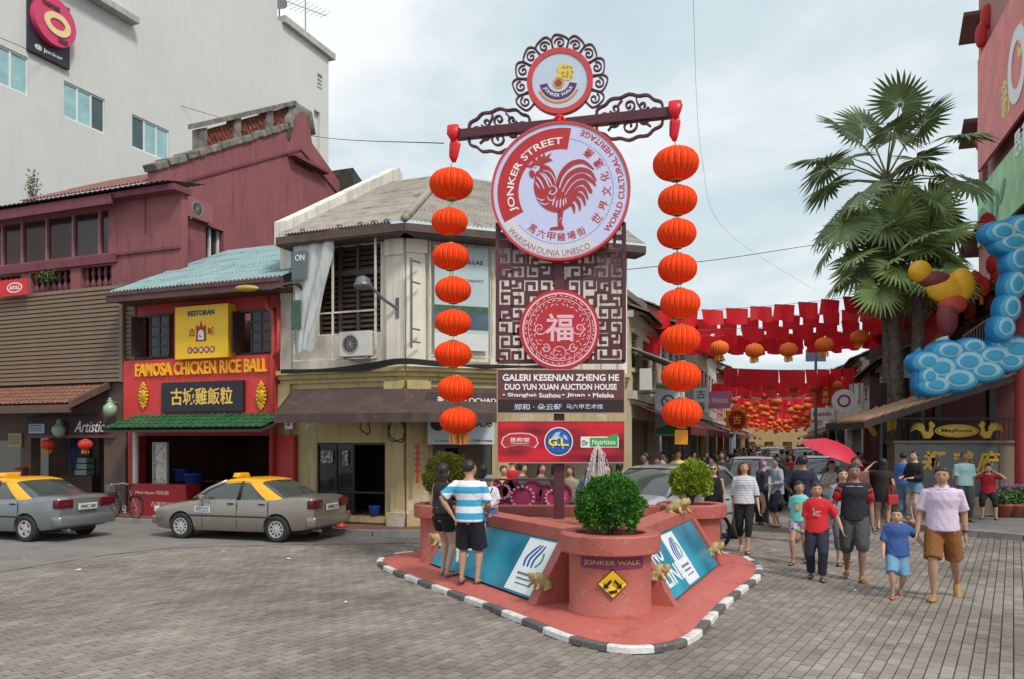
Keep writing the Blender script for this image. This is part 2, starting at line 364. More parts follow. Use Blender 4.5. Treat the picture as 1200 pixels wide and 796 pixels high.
def paver_material():
 m = bpy.data.materials.new('clay_paver'); m.use_nodes = True; n = m.node_tree.nodes; l = m.node_tree.links; b = n['Principled BSDF']
 tc = n.new('ShaderNodeTexCoord'); g = n.new('ShaderNodeNewGeometry'); oi = n.new('ShaderNodeObjectInfo'); ad = n.new('ShaderNodeMath'); l.new(g.outputs['Random Per Island'],ad.inputs[0]); l.new(oi.outputs['Random'],ad.inputs[1])
 fr = n.new('ShaderNodeMath'); fr.operation = 'FRACT'; l.new(ad.outputs[0],fr.inputs[0])
 rp0 = n.new('ShaderNodeValToRGB'); cr = rp0.color_ramp; cr.elements[0].color = (0.195,0.173,0.156,1); cr.elements[1].color = (0.31,0.284,0.258,1)
 e = cr.elements.new(.45); e.color = (0.255,0.228,0.207,1); e = cr.elements.new(.75); e.color = (0.272,0.248,0.226,1); e = cr.elements.new(.06); e.color = (.23,.2,.182,1); l.new(fr.outputs[0],rp0.inputs[0])
 nz = n.new('ShaderNodeTexNoise'); nz.inputs['Scale'].default_value = 0.45; nz.inputs['Detail'].default_value = 7; nz.inputs['Roughness'].default_value = .65
 l.new(g.outputs['Position'],nz.inputs[0])
 rp = n.new('ShaderNodeValToRGB'); rp.color_ramp.elements[0].position = .36; rp.color_ramp.elements[0].color = (.6,.58,.57,1); rp.color_ramp.elements[1].position = .66; rp.color_ramp.elements[1].color = (1.2,1.17,1.13,1); l.new(nz.outputs[0],rp.inputs[0])
 n2 = n.new('ShaderNodeTexNoise'); n2.inputs['Scale'].default_value = 60; n2.inputs['Detail'].default_value = 4; l.new(g.outputs['Position'],n2.inputs[0])
 r2 = n.new('ShaderNodeValToRGB'); r2.color_ramp.elements[0].position = .3; r2.color_ramp.elements[0].color = (.78,.78,.78,1); r2.color_ramp.elements[1].position = .7; r2.color_ramp.elements[1].color = (1.15,1.15,1.15,1); l.new(n2.outputs[0],r2.inputs[0])
 mx = n.new('ShaderNodeMixRGB'); mx.blend_type = 'MULTIPLY'; mx.inputs[0].default_value = 1; l.new(rp0.outputs[0],mx.inputs[1]); l.new(rp.outputs[0],mx.inputs[2])
 m2 = n.new('ShaderNodeMixRGB'); m2.blend_type = 'MULTIPLY'; m2.inputs[0].default_value = 1; l.new(mx.outputs[0],m2.inputs[1]); l.new(r2.outputs[0],m2.inputs[2])
 l.new(m2.outputs[0],b.inputs['Base Color']); b.inputs['Roughness'].default_value = 0.72
 bp = n.new('ShaderNodeBump'); bp.inputs['Distance'].default_value = .004; bp.inputs['Strength'].default_value = .6; l.new(n2.outputs[0],bp.inputs['Height']); l.new(bp.outputs[0],b.inputs['Normal'])
 return m
S = Frame((-5.47,18.9),math.atan2(-0.371,0.929))          # left shops
_c = S.px(475,HY)[0]; CORNER = S.world(_c,0)
RF = Frame(CORNER,R(20))                                     # cream house, front facet
RF_END = RF.px(735,HY)[0]; _e = RF.world(RF_END,0)
T = Frame(_e,math.atan2(.948,.317))                         # left side of the street
SW = 7.0                                                      # street width
TR_O = T.world(0,-SW)
def ground():
 gm = paving_material()
 mb = MB().add([(-600,-200,0),(600,-200,0),(600,900,0),(-600,900,0)],[(0,1,2,3)])
 g = struct(mb.build('ground',gm,loc=(0,0,-0.012)))
 pm = paver_material()
 ca,sa = math.cos(PAV_A),math.sin(PAV_A)                   # long axis = (-sa, ca)
 rnd = random.Random(3); near = []; rest = []
 for i in range(-150,230):
  for j in range(0,110):
   u = (i + .5) * PW; v = (j + .5 + .5 * (i % 2)) * PL
   x = u * ca - v * sa; y = u * sa + v * ca
   if not (6.3 < y < 16.4): continue
   p = 600 + F * x / y
   if p < -25 or p > 1225: continue
   if 445 < p < 900 and inside_plinth(x,y): continue
   (near if False else rest).append((y,x,u,v))
 rest.sort(); near = [r for r in rest if r[0] > 6.75 and 0 < 600 + F * r[1] / r[0] < 1200][:300]; ns = set(near)
 def pv(mb,x,y,dz,tx,ty,k=0.0045):
  L,W = PL / 2 - .0025,PW / 2 - .0025
  vs = []
  for (l_,w_,z) in ((L,W,-.03),(L - k,W - k,0)):
   for a,b in ((-1,-1),(1,-1),(1,1),(-1,1)):
    U,V = a * w_,b * l_
    vs.append((x + U * ca - V * sa,y + U * sa + V * ca,z + dz + (tx * a + ty * b if z == 0 else 0)))
  mb.add(vs,[(4,5,6,7),(0,1,5,4),(1,2,6,5),(2,3,7,6),(3,0,4,7)])
 one = MB(); pv(one,0,0,0,0,0); me = one.mesh('paver',pm)
 for y,x,u,v in near:
  o = obj('paver',me,g,loc=(x,y,.012 + rnd.uniform(-.003,.002)))
  o.rotation_euler = (rnd.uniform(-.008,.008),rnd.uniform(-.015,.015),0)
 mb = MB()
 for r in rest:
  if r in ns: continue
  pv(mb,r[1],r[0],rnd.uniform(-.003,.002),rnd.uniform(-.001,.001),rnd.uniform(-.001,.001))
 o = mb.build('paver_field',pm,g,loc=(0,0,.012)); o['kind'] = 'stuff'
 # asphalt strip in front of the shops, a thin sheet on top of the pavers
 am = mat('asphalt',(.2,.19,.178),.85,.2,1.2,.35,90)
 pts = [G(-420,760),G(-120,700),G(0,671),G(60,661),G(130,650),G(200,643),G(330,638.5),G(492,637)]
 back = [S.world(_c - .1,-1.1),S.world(-16,-1.1),S.world(-30,-1.1)]
 P = [(p.x,p.y) for p in pts + back]
 mb = MB(); tri = tessellate_polygon([[Vector((a,b,0)) for a,b in P]]); mb.add([(a,b,0) for a,b in P],tri)
 struct(mb.build('road_surface',am,loc=(0,0,.006)))
 # scattered light dust patches and litter
 lm = flat('litter_paper',(215,212,205))
 for k,(px,py) in enumerate([(996,674),(1002,692),(338,655),(28,655),(405,706),(92,668),(262,646)]):
  p = G(px,py,.01); q = MB(); a = .022 + .012 * (k % 3)
  q.add([(-a,-a * .6,0),(a,-a * .4,.004),(a * .7,a * .6,.012),(-a * .8,a * .5,.003),(0,0,.02)],[(0,1,4),(1,2,4),(2,3,4),(3,0,4)])
  tag(q.build('paper_scrap',lm,loc=p,rotz=k * 1.3),'small white scrap of litter lying on the paving','litter','scraps of litter on the square')
def kerb_run(name,fr,x0,x1,yf,m,zt=.12,seg=.9,w_=.14):
 """kerbstones on a facade frame along local x at y=yf"""
 k = max(1,int(round((x1 - x0) / seg))); d = (x1 - x0) / k
 return [((x0 + (i + .5) * d,yf),d) for i in range(k)]
def pavements():
 tile = mat('red_tile_pavement',srgb(118,82,76),.7,.25,2.2,.2,60); ker = mat('kerb_concrete',(.26,.25,.24),.85,.25,3,.3,60)
 # left: polygon following S and RF, 1.15 m wide
 def slab(name,poly,kerb_pts,zt=.12):
  tri = tessellate_polygon([[Vector((a,b,0)) for a,b in poly]]); n = len(poly)
  mb = MB().add([(a,b,zt) for a,b in poly] + [(a,b,-.05) for a,b in poly],[tuple(t) for t in tri] + [(i,(i + 1) % n,(i + 1) % n + n,i + n) for i in range(n)])
  s = struct(mb.build(name,tile))
  for i in range(len(kerb_pts) - 1):
   a = Vector(kerb_pts[i]); b = Vector(kerb_pts[i + 1]); L = (b - a).length; k = max(1,int(L / .8)); ang = math.atan2((b - a).y,(b - a).x)
   for j in range(k):
    c = a + (b - a) * ((j + .5) / k); q = MB(); q.cbox((0,0,0),(L / k - .012,.13,.17),.012)
    q.build('kerb_stone',ker,s,loc=(c.x,c.y,zt - .07),rotz=ang)
  return s
 y0 = -1.1
 A = [S.world(-16,y0),S.world(_c - .15,y0),RF.world(.35,y0 - .05),RF.world(RF_END - .2,y0),T.world(1,-1.2),T.world(90,-1.2)]
 B = [T.world(90,.3),T.world(0,.3),RF.world(RF_END,.5),RF.world(0,.5),S.world(0,.5),S.world(-16,4)]
 slab('pavement',[(p.x,p.y) for p in A + B],[(p.x,p.y) for p in A[:5]])
 # right pavement in front of the granite wall
 K = [G(1640,668),G(1200,634),G(1100,625),G(1062,617),G(1040,606)]
 K2 = [TR_O + (T.world(8 + 10 * i,0) - T.world(0,0)) + (T.world(0,1.0) - T.world(0,0)) * 1.0 for i in range(1,9)]
 back = [T.world(95,-SW - 14),Vector((30,14,0))]
 pts = [(p.x,p.y) for p in K + K2 + back]
 s = slab('pavement',pts,[(p[0],p[1]) for p in pts[:7]])
 s.data.materials[0] = mat('grey_tile_pavement',(.16,.155,.15),.8,.25,2,.3,60)
# ================= FOUNTAIN ISLAND =================
PA,PB,PC = Vector((-1.02,12.8)),Vector((1.085,8.82)),Vector((2.88,12.8))
_front = [(449,668),(500,689),(560,711),(610,731),(655,750),(700,762),(745,766.5),(790,762),(818,750),(834,733),(850,715),(870,697),(893,677)]
OUT = [Vector(G(a,b).xy) for a,b in _front] + [Vector((3.95,12.9)),Vector((3.6,13.9)),Vector((.9,14.3)),Vector((-1.6,14.1)),Vector((-2.2,13.3))]
OUTC = [Vector(p) for p in cat([(p.x,p.y) for p in OUT],5,True)]
def inside_plinth(x,y):
 c = False; n = len(OUTC); j = n - 1
 for i in range(n):
  a,b = OUTC[i],OUTC[j]
  if (a.y > y) != (b.y > y) and x < (b.x - a.x) * (y - a.y) / (b.y - a.y) + a.x: c = not c
  j = i
 return c
def fountain():
 red = mat('fountain_red_paint',srgb(164,82,72),.55,.1,3.0,.2,30,kind='grime')
 redt = mat('worn_red_floor_paint',srgb(172,86,77),.6,.16,1.6,.2,40,kind='grime')
 t = thing('fountain','triangular salmon red fountain island with round corner planters on a striped kerb','fountain',(1,11.5,0))
 O = Vector((1,11.5,0))
 loc = lambda p: (p[0] - O.x,p[1] - O.y)
 # plinth, slightly inset from the kerb stones
 cen = Vector((1.0,11.3)); n = len(OUTC)
 per = [0.0]
 for i in range(n): per.append(per[-1] + (OUTC[(i + 1) % n] - OUTC[i]).length)
 tot = per[-1]
 def along(s_):
  s_ %= tot
  for i in range(n):
   if per[i + 1] >= s_:
    f = (s_ - per[i]) / (per[i + 1] - per[i]); p = OUTC[i].lerp(OUTC[(i + 1) % n],f); d = (OUTC[(i + 1) % n] - OUTC[i]).normalized(); return p,d
 ins = []
 for i in range(120):
  p,d = along(tot * i / 120); nn = Vector((-d.y,d.x));
  if nn.dot(cen - p) < 0: nn = -nn
  ins.append(loc(p + nn * .1))
 mb = MB(); tri = tessellate_polygon([[Vector((a,b,0)) for a,b in ins]]); k = len(ins)
 c0 = loc(cen); in2 = [(a + (c0[0] - a) * .12,b + (c0[1] - b) * .12) for a,b in ins]
 mb.add([(a,b,.13) for a,b in in2] + [(a,b,.062) for a,b in ins] + [(a,b,0) for a,b in ins],[tuple(q) for q in tri] + [(i + m_,(i + 1) % k + m_,(i + 1) % k + k + m_,i + k + m_) for i in range(k) for m_ in (0,k)])
 mb.build('plinth',redt,t)
 # kerb stones, black and white in turn
 wh = mat('white_kerb_paint',(.6,.6,.58),.7,.3,9,.2,60,kind='grime'); bk = mat('black_kerb_paint',(.085,.085,.085),.65,.35,9,.2,60,kind='grime')
 ns = 44; step = tot / ns
 for i in range(ns):
  mb = MB(); sub = 5; ring = []
  for j in range(sub + 1):
   p,d = along(i * step + (step - .006) * j / sub); nn = Vector((-d.y,d.x))
   if nn.dot(cen - p) < 0: nn = -nn
   q0,q1,q2,q3 = p,p + nn * .018,p + nn * .065,p + nn * .1
   ring += [(*loc(q0),.0),(*loc(q0 + nn * .003),.052),(*loc(q1),.066),(*loc(q2),.066),(*loc(q3),.058),(*loc(q3),0)]
  fs = [(6 * j + a,6 * j + (a + 1) % 6,6 * j + 6 + (a + 1) % 6,6 * j + 6 + a) for j in range(sub) for a in range(6)] + [tuple(range(6)),tuple(6 * sub + a for a in range(5,-1,-1))]
  mb.add(ring,fs); mb.build('kerb_stone',wh if i % 2 == 0 else bk,t)
 # planters
 soil = mat('planter_soil',(.07,.05,.035),.95,.4,30,.6,80)
 def planter(P,r=.452,rr=.555,zt=1.0):
  c = (*loc(P),0)
  mb = MB(); mb.lathe([(r + .015,.12),(r + .015,.17),(r,.19),(r,.8),(r + .01,.82)],40,c); o = mb.build('planter',red,t); smooth_angle(o)
  mb = MB(); mb.lathe([(r - .06,.79),(rr - .015,.79),(rr,.805),(rr,zt - .018),(rr - .018,zt),(.40,zt),(.385,zt - .015),(.38,.8)],40,c,cap=False); o2 = mb.build('rim',red,o); smooth_angle(o2)
  mb = MB(); mb.lathe([(.395,.78),(.395,.86),(.3,.9),(.15,.93),(.01,.94)],24,c); mb.build('soil',soil,o,True)
  return o
 pB = planter(PB); planter(PA); planter(PC)
 # front planter plaque and arrow sign
 pu = flat('purple_plaque',(110,40,92)); gold = mat('gold_paint',srgb(208,150,60),.4,.15,12,metal=.2)
 f0 = Vector(loc(PB))
 def on_cyl(mb_pts,rr,cxpx=0,cz=0): pass
 def wrap(mb,rad):
  for i,v in enumerate(mb.v):
   a = v[0] / .452; rr_ = rad - v[1]
   ang = a - .06
   mb.v[i] = (f0.x + rr_ * math.sin(ang),f0.y - rr_ * math.cos(ang),v[2])
  return mb
 mb = MB()
 for i in range(14):
  a,b = -.36 + .72 * i / 14,-.36 + .72 * (i + 1) / 14; mb.bb(a,b,-.012,.004,.655,.765)
 pq = wrap(mb,.452).build('name_plaque',pu,pB)
 co,fs = text_mesh('JONKER WALK',.062,.62,.012); mb = MB(); solid_text(mb,co,fs,-.013,.006,lambda a,b: (a,b + .71)); wrap(mb,.452).build('lettering',gold,pB)
 # diamond sign
 ye = flat('sign_yellow',(236,190,30),.35); bl = flat('sign_black',(20,20,20),.4)
 mb = MB(); cz = .5; q = .155
 def rdiam(q): return [(0.0,cz + q),(-q,cz),(0,cz - q),(q,cz)]
 mb.plate(rdiam(q),-.03,-.02); wrap(mb,.452); mb.build('warning_sign',bl,pB)
 mb = MB(); mb.plate(rdiam(q - .012),-.034,-.0295); wrap(mb,.452); mb.build('sign_face',ye,pB)
 mb = MB()
 for sx in (-1,1):
  mb.plate([(sx * .02,cz + .05),(sx * .035,cz + .035),(sx * .068,cz - .005),(sx * .085,cz + .012),(sx * .088,cz - .045),(sx * .032,cz - .04),(sx * .05,cz - .022),(sx * .01,cz + .025)],-.039,-.0335)
 mb.plate([(-.05,cz - .075),(.04,cz - .06),(.045,cz - .085),(-.02,cz - .105)],-.039,-.0335)
 wrap(mb,.452); mb.build('arrow',bl,pB)
 # basin walls
 teal = teal_banner(); white = flat('banner_white',(222,230,235),.35); blu = flat('logo_blue',(20,70,150),.4); grn = flat('logo_green',(70,150,90),.4); gry = flat('print_grey',(110,115,125))
 def wall(P,Q,front=True,kind=0):
  d = Q - P; L = d.length; ang = math.atan2(d.y,d.x)
  o3 = (*loc(P),0)
  e = bpy.data.objects.new('basin_wall',None)
  mb = MB(); mb.bb(.38,L - .38,-.05,.1,.12,.84); wl = mb.build('basin_wall',red,t,loc=o3,rotz=ang)
  mb = MB(); mb.cbox((L / 2,0.02,.885),(L - 1.0,.34,.165),.015); mb.build('coping',red,wl)
  if not front: return wl
  yb,yt = -.56,-.15
  # leaning banner
  x0,x1 = .62,L - .78
  zt,zb = .80,.16
  nrm = Vector((0,-(zt - zb),-(yt - yb))).normalized()
  def lean(mb,off=0.0):       # x stays, z = 0..1 up the slope, y = height off the panel
   for i,v in enumerate(mb.v):
    f = v[2]; y = yb + (yt - yb) * f; z = zb + (zt - zb) * f
    mb.v[i] = (v[0],y + v[1] * 1.0,z - v[1] * -.0)
   return mb
  mb = MB(); mb.bb(x0,x1,0,.03,0,1); lean(mb).build('banner',teal,wl)
  cx0,cx1 = (x1 - .72,x1 - .06) if kind == 0 else (x0 + .98,x0 + 1.62)
  mb = MB(); mb.bb(cx0,cx1,-.007,-.001,.04,.97); lean(mb).build('banner_card',white,wl)
  cx = (cx0 + cx1) / 2
  mb = MB()
  for s_ in range(3): mb.stroke(cat([(cx - .14 + .09 * s_,.48),(cx - .17 + .1 * s_,.62),(cx - .08 + .09 * s_,.78),(cx + .01 + .06 * s_,.88)],5),[.03 + .012 * math.sin(i / 4) for i in range(16)],-.012,-.006)
  lean(mb).build('logo',blu,wl)
  mb = MB(); mb.stroke(cat([(cx + .12,.5),(cx + .2,.62),(cx + .17,.76)],5),.035,-.012,-.006); lean(mb).build('logo',grn,wl)
  mb = MB(); mb.bb(cx - .2,cx + .2,-.011,-.006,.33,.37); mb.bb(cx - .17,cx + .17,-.011,-.006,.25,.28); mb.bb(cx - .14,cx + .2,-.011,-.006,.17,.19); lean(mb).build('small_print',gry,wl)
  if kind == 0:
   co,fs = text_mesh('NE',.34,.5,.02); mb = MB(); solid_text(mb,co,fs,-.006,.004,lambda a,b: (a + x0 + .8,b + .36)); lean(mb).build('lettering',white,wl)
   co,fs = text_mesh('NO',.34,.5,.02); mb = MB(); solid_text(mb,co,fs,-.006,.004,lambda a,b: (a + x0 + .4,b + .76)); lean(mb).build('lettering',white,wl)
  else:
   for s_,z_ in (('NO',.74),('LINE',.33)):
    co,fs = text_mesh(s_,.3,.24 * len(s_),.02); mb = MB(); solid_text(mb,co,fs,-.006,.004,lambda a,b: (a + x0 + .14 + .12 * len(s_),b + z_)); lean(mb).build('lettering',white,wl)
  # fins
  for fx in (x0 - .09,x1 + .09):
   mb = MB(); pr = [(-.05,.13),(-.62,.13),(-.60,.16),(-.2,.82),(-.05,.82)]
   k = len(pr); hw = .085
   mb.add([(fx - hw,a,b) for a,b in pr] + [(fx + hw,a,b) for a,b in pr],[tuple(range(k)),tuple(range(2 * k - 1,k - 1,-1))] + [(i,(i + 1) % k,(i + 1) % k + k,i + k) for i in range(k)])
   mb.build('buttress',red,wl)
  return wl
 w1 = wall(PA,PB,True,0); w2 = wall(PB,PC,True,1); wall(PC,PA,False)
 # water in the basin
 wm = mat('pool_water',(.10,.085,.06),.06,.1,3,.25,14)
 mb = MB(); P = [loc(PA + Vector((.3,-.1))),loc(PB + Vector((0,.5))),loc(PC + Vector((-.3,-.1)))]
 mb.add([(p[0],p[1],.72) for p in P],[(0,1,2)]); o = mb.build('water',wm,t)
 stn = mat('fountain_brick_step',srgb(150,92,66),.8,.25,14,.4,50)
 mb = MB(); px = loc((.68,11.5))
 for i in range(3): mb.cbox((px[0],px[1],.72 + .1 * i - .12),(1.5 - .32 * i,1.2 - .3 * i,.16),.02)
 mb.build('centre_step',stn,t)
 # frogs
 fm = mat('stone_frog_yellow',srgb(178,158,108),.6,.3,14,.4,30,kind='stain',col2=srgb(96,82,50))
 def frog(parent,loc_,rz,tilt=0.6,s=1.0):
  mb = MB(); rt = Matrix.Rotation(-tilt,3,'X')
  mb.ell((0,.02,.09),(.125,.15,.1),rot=rt); mb.ell((0,-.09,.14),(.105,.1,.06),rot=rt)
  for sx in (-1,1):
   mb.ell((sx * .06,-.12,.195),(.03,.03,.03),8,6)
   mb.ell((sx * .1,.08,.06),(.045,.09,.05),rot=rt); mb.tube([(sx * .1,.14,.03),(sx * .13,.05,.0),(sx * .14,-.02,0)],[.03,.022,.02],8)
   mb.tube([(sx * .08,-.06,.08),(sx * .12,-.09,.03),(sx * .11,-.13,.0)],[.03,.024,.028],8)
  for i,v in enumerate(mb.v): mb.v[i] = (v[0] * s,v[1] * s,v[2] * s)
  o = remesh(mb,'frog_spout',fm,.013,3,parent); o.location = loc_; o.rotation_euler = (0,0,rz); return o
 L1 = (PB - PA).length
 for wl,L in ((w1,L1),(w2,(PC - PB).length)):
  frog(wl,(L - .69,-.5,.3),0,.9,.85); frog(wl,(.53,-.42,.42),0,.9,.8)
 frog(w1,(1.55,-.1,.965),.5,.4,1.0)
 frog(w2,(L1 - 1.5,-.1,.965),-.3,.4,1.0)
 # lotus shaped nozzles
 jet = water_material()
 def water_jet(p,h,r,lab,spread=0):
  mb = MB(); rnd = random.Random(int(h * 100))
  if spread:
   for k in range(34):
    a = rnd.uniform(0,6.28); rr = r * rnd.uniform(.3,1); pts = []
    for i in range(8):
     f = i / 7; pts.append((math.cos(a) * rr * f,math.sin(a) * rr * f * .7,h * (1 - f * f) * rnd.uniform(.96,1.02)))
    mb.tube(pts,[.0028] * 8,4)
    for i in range(6):
     f = rnd.uniform(.2,1.1); mb.ell((math.cos(a) * rr * f,math.sin(a) * rr * f * .7,h * (1 - f * f) if f < 1 else 0.02),(.01,.01,.016),5,4)
  else:
   for k in range(9):
    a = rnd.uniform(0,6.28); pts = [(math.cos(a) * r * f * rnd.uniform(.5,1),math.sin(a) * r * f,h * (1 - .5 * f)) for f in (0,.4,.8)]
    mb.tube([(0,0,0)] + [(q[0] * .4,q[1] * .4,q[2]) for q in pts[::-1]],[.018,.014,.01,.006],6)
   for k in range(26): mb.ell((rnd.gauss(0,r * .5),rnd.gauss(0,r * .5),rnd.uniform(.05,h)),(.011,.011,.015),5,4)
  o = mb.build('water_jet',jet,loc=p); tag(o,lab,'water jet'); return o
 water_jet(at(549,11.9,600),.5,.07,'thin white fountain jet left of the sign pole, further left of two')
 water_jet(at(577,11.7,599),.42,.07,'thin white fountain jet left of the sign pole, nearer the pole')
 water_jet(at(701,11.3,598),.92,.27,'tall spreading fountain spray between the red sign board and round bush',1)
def water_material():
 m = bpy.data.materials.new('falling_water'); m.use_nodes = True; n = m.node_tree.nodes; l = m.node_tree.links; b = n['Principled BSDF']
 b.inputs['Base Color'].default_value = (.9,.93,.95,1); b.inputs['Roughness'].default_value = .15; b.inputs['Alpha'].default_value = .32
 return m
def teal_banner():
 m = bpy.data.materials.new('teal_banner_print'); m.use_nodes = True; n = m.node_tree.nodes; l = m.node_tree.links; b = n['Principled BSDF']
 tc = n.new('ShaderNodeTexCoord'); nz = n.new('ShaderNodeTexNoise'); nz.inputs['Scale'].default_value = 1.3; nz.inputs['Detail'].default_value = 2; l.new(tc.outputs['Object'],nz.inputs[0])
 rp = n.new('ShaderNodeValToRGB'); rp.color_ramp.elements[0].position = .3; rp.color_ramp.elements[0].color = (*srgb(22,96,120),1); rp.color_ramp.elements[1].position = .7; rp.color_ramp.elements[1].color = (*srgb(48,160,190),1)
 l.new(nz.outputs[0],rp.inputs[0]); l.new(rp.outputs[0],b.inputs['Base Color']); b.inputs['Roughness'].default_value = .3
 return m
def bush(P,label,zb,rx,rz,cols,seed):
 """clipped conifer ball: clumps of small upright sprays"""
 t = thing('bush',label,'bush',(P[0],P[1],zb),0)
 rnd = random.Random(seed); lf = mat('bush_leaf_%d' % seed,cols[0],.6,.55,7,isl=.45); bark = mat('bush_bark',(.12,.09,.06),.9,.3,20)
 mb = MB()
 for k in range(7):
  a = k * .9; mb.tube([(0,0,-.08),(.03 * math.cos(a),.03 * math.sin(a),.1),(.5 * rx * math.cos(a),.5 * rx * math.sin(a),.2 + rz * .7)],[.022,.016,.006],6)
 mb.build('trunk',bark,t)
 cz = .12 + rz
 clumps = []
 for k in range(300):
  z = 1 - 2 * (k + .5) / 300; a = k * 2.39996; rr = math.sqrt(1 - z * z)
  d = Vector((rr * math.cos(a),rr * math.sin(a),z)); q = .86 + .2 * noise.noise(d * 2.6 + Vector((seed,0,0))) + rnd.uniform(-.05,.03)
  if z < -.75: continue
  clumps.append((d,q,rnd.uniform(.05,.095)))
 vs = []; fs = []
 for d,q,cr in clumps:
  c = Vector((d.x * rx * q,d.y * rx * q,cz + d.z * rz * q))
  for i in range(34):
   e = (d * .75 + Vector((rnd.gauss(0,.55),rnd.gauss(0,.55),rnd.gauss(0,.55) + .35))).normalized()
   p0 = c + e * cr * rnd.uniform(.1,.5); p1 = c + e * cr * rnd.uniform(.8,1.2); s_ = e.orthogonal().normalized() * rnd.uniform(.006,.012)
   s_ = Matrix.Rotation(rnd.uniform(0,6.28),3,e) @ s_; m_ = p0.lerp(p1,.6)
   o = len(vs); vs += [p0,m_ + s_,p1,m_ - s_]; fs.append((o,o + 1,o + 2,o + 3))
 # inner dark twig mass
 mb = MB(); mb.v = [tuple(v) for v in vs]; mb.f = fs
 me = bpy.data.meshes.new('foliage'); me.from_pydata(mb.v,[],mb.f); me.materials.append(lf)
 obj('foliage',me,t)
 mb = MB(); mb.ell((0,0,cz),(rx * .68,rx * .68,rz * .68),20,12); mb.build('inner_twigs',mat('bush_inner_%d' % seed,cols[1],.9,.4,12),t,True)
 return t
# ---------- small shared builders ----------
def leaf_clump(t,rx,ry,rz,n,col,seed,size=.06,stem=0.0):
 rnd = random.Random(seed); vs = []; fs = []
 for i in range(n):
  d = Vector((rnd.gauss(0,1),rnd.gauss(0,1),rnd.gauss(0,1))).normalized() * rnd.uniform(.3,1)
  p = Vector((d.x * rx,d.y * ry,d.z * rz + rz * .8)); a = Vector((rnd.gauss(0,1),rnd.gauss(0,1),rnd.gauss(.3,.6))).normalized(); s_ = a.orthogonal().normalized() * size * .35; o = len(vs)
  vs += [p,p + a * size * .5 + s_,p + a * size,p + a * size * .5 - s_]; fs.append((o,o + 1,o + 2,o + 3))
 me = bpy.data.meshes.new('foliage'); me.from_pydata([tuple(v) for v in vs],[],fs); me.materials.append(mat('leaf_%d' % seed,col,.6,.4,8,isl=.4)); obj('foliage',me,t)
 mb = MB()
 for k in range(6): a = k * 1.05; mb.tube([(0,0,-stem * .6),(.1 * rx * math.cos(a),.1 * ry * math.sin(a),rz * .4),(.7 * rx * math.cos(a),.7 * ry * math.sin(a),rz * (.8 + .12 * k))],[.02,.012,.004],5)
 mb.build('stem',mat('bush_bark',(.12,.09,.06),.9,.3,20),t)
def aircon(t,m,w_=.85,h_=.58,d_=.3):
 mb = MB(); mb.cbox((0,0,0),(w_,d_,h_),.02); b = mb.build('casing',m,t)
 mb = MB(); mb.plate(circle(h_ * .38,24,-w_ * .14,0),-d_ / 2 - .012,-d_ / 2 + .002,[circle(h_ * .33,24,-w_ * .14,0)])
 for i in range(6): a = i * math.pi / 6; r = h_ * .36; mb.stroke([(-w_ * .14 - r * math.cos(a),-r * math.sin(a)),(-w_ * .14 + r * math.cos(a),r * math.sin(a))],.008,-d_ / 2 - .01 - .0005 * i,-d_ / 2 - .002 - .0005 * i)
 mb.build('fan_guard',mat('ac_grille',(.3,.28,.28),.5),b)
 mb = MB(); mb.plate(circle(h_ * .33,24,-w_ * .14,0),-d_ / 2 - .004,-d_ / 2 + .001); mb.build('fan_hole',mat('ac_dark',(.05,.045,.045),.6),b)
 mb = MB(); mb.bb(-w_ * .4,-w_ * .34,-d_ / 2,d_ / 2 + .1,-h_ / 2 - .05,-h_ / 2); mb.bb(w_ * .34,w_ * .4,-d_ / 2,d_ / 2 + .1,-h_ / 2 - .05,-h_ / 2); mb.build('bracket',mat('ac_bracket',(.2,.18,.17),.6),t)
def cable(name,pts,r,m,label=None,catg='cable',n=10):
 mb = MB(); mb.tube(cat(pts,n),r,5); o = mb.build(name,m,None,True)
 if label: tag(o,label,catg)
 return o
def sag(a,b,s,n=16):
 a,b = Vector(a),Vector(b); return [a.lerp(b,i / n) - Vector((0,0,s * 4 * (i / n) * (1 - i / n))) for i in range(n + 1)]
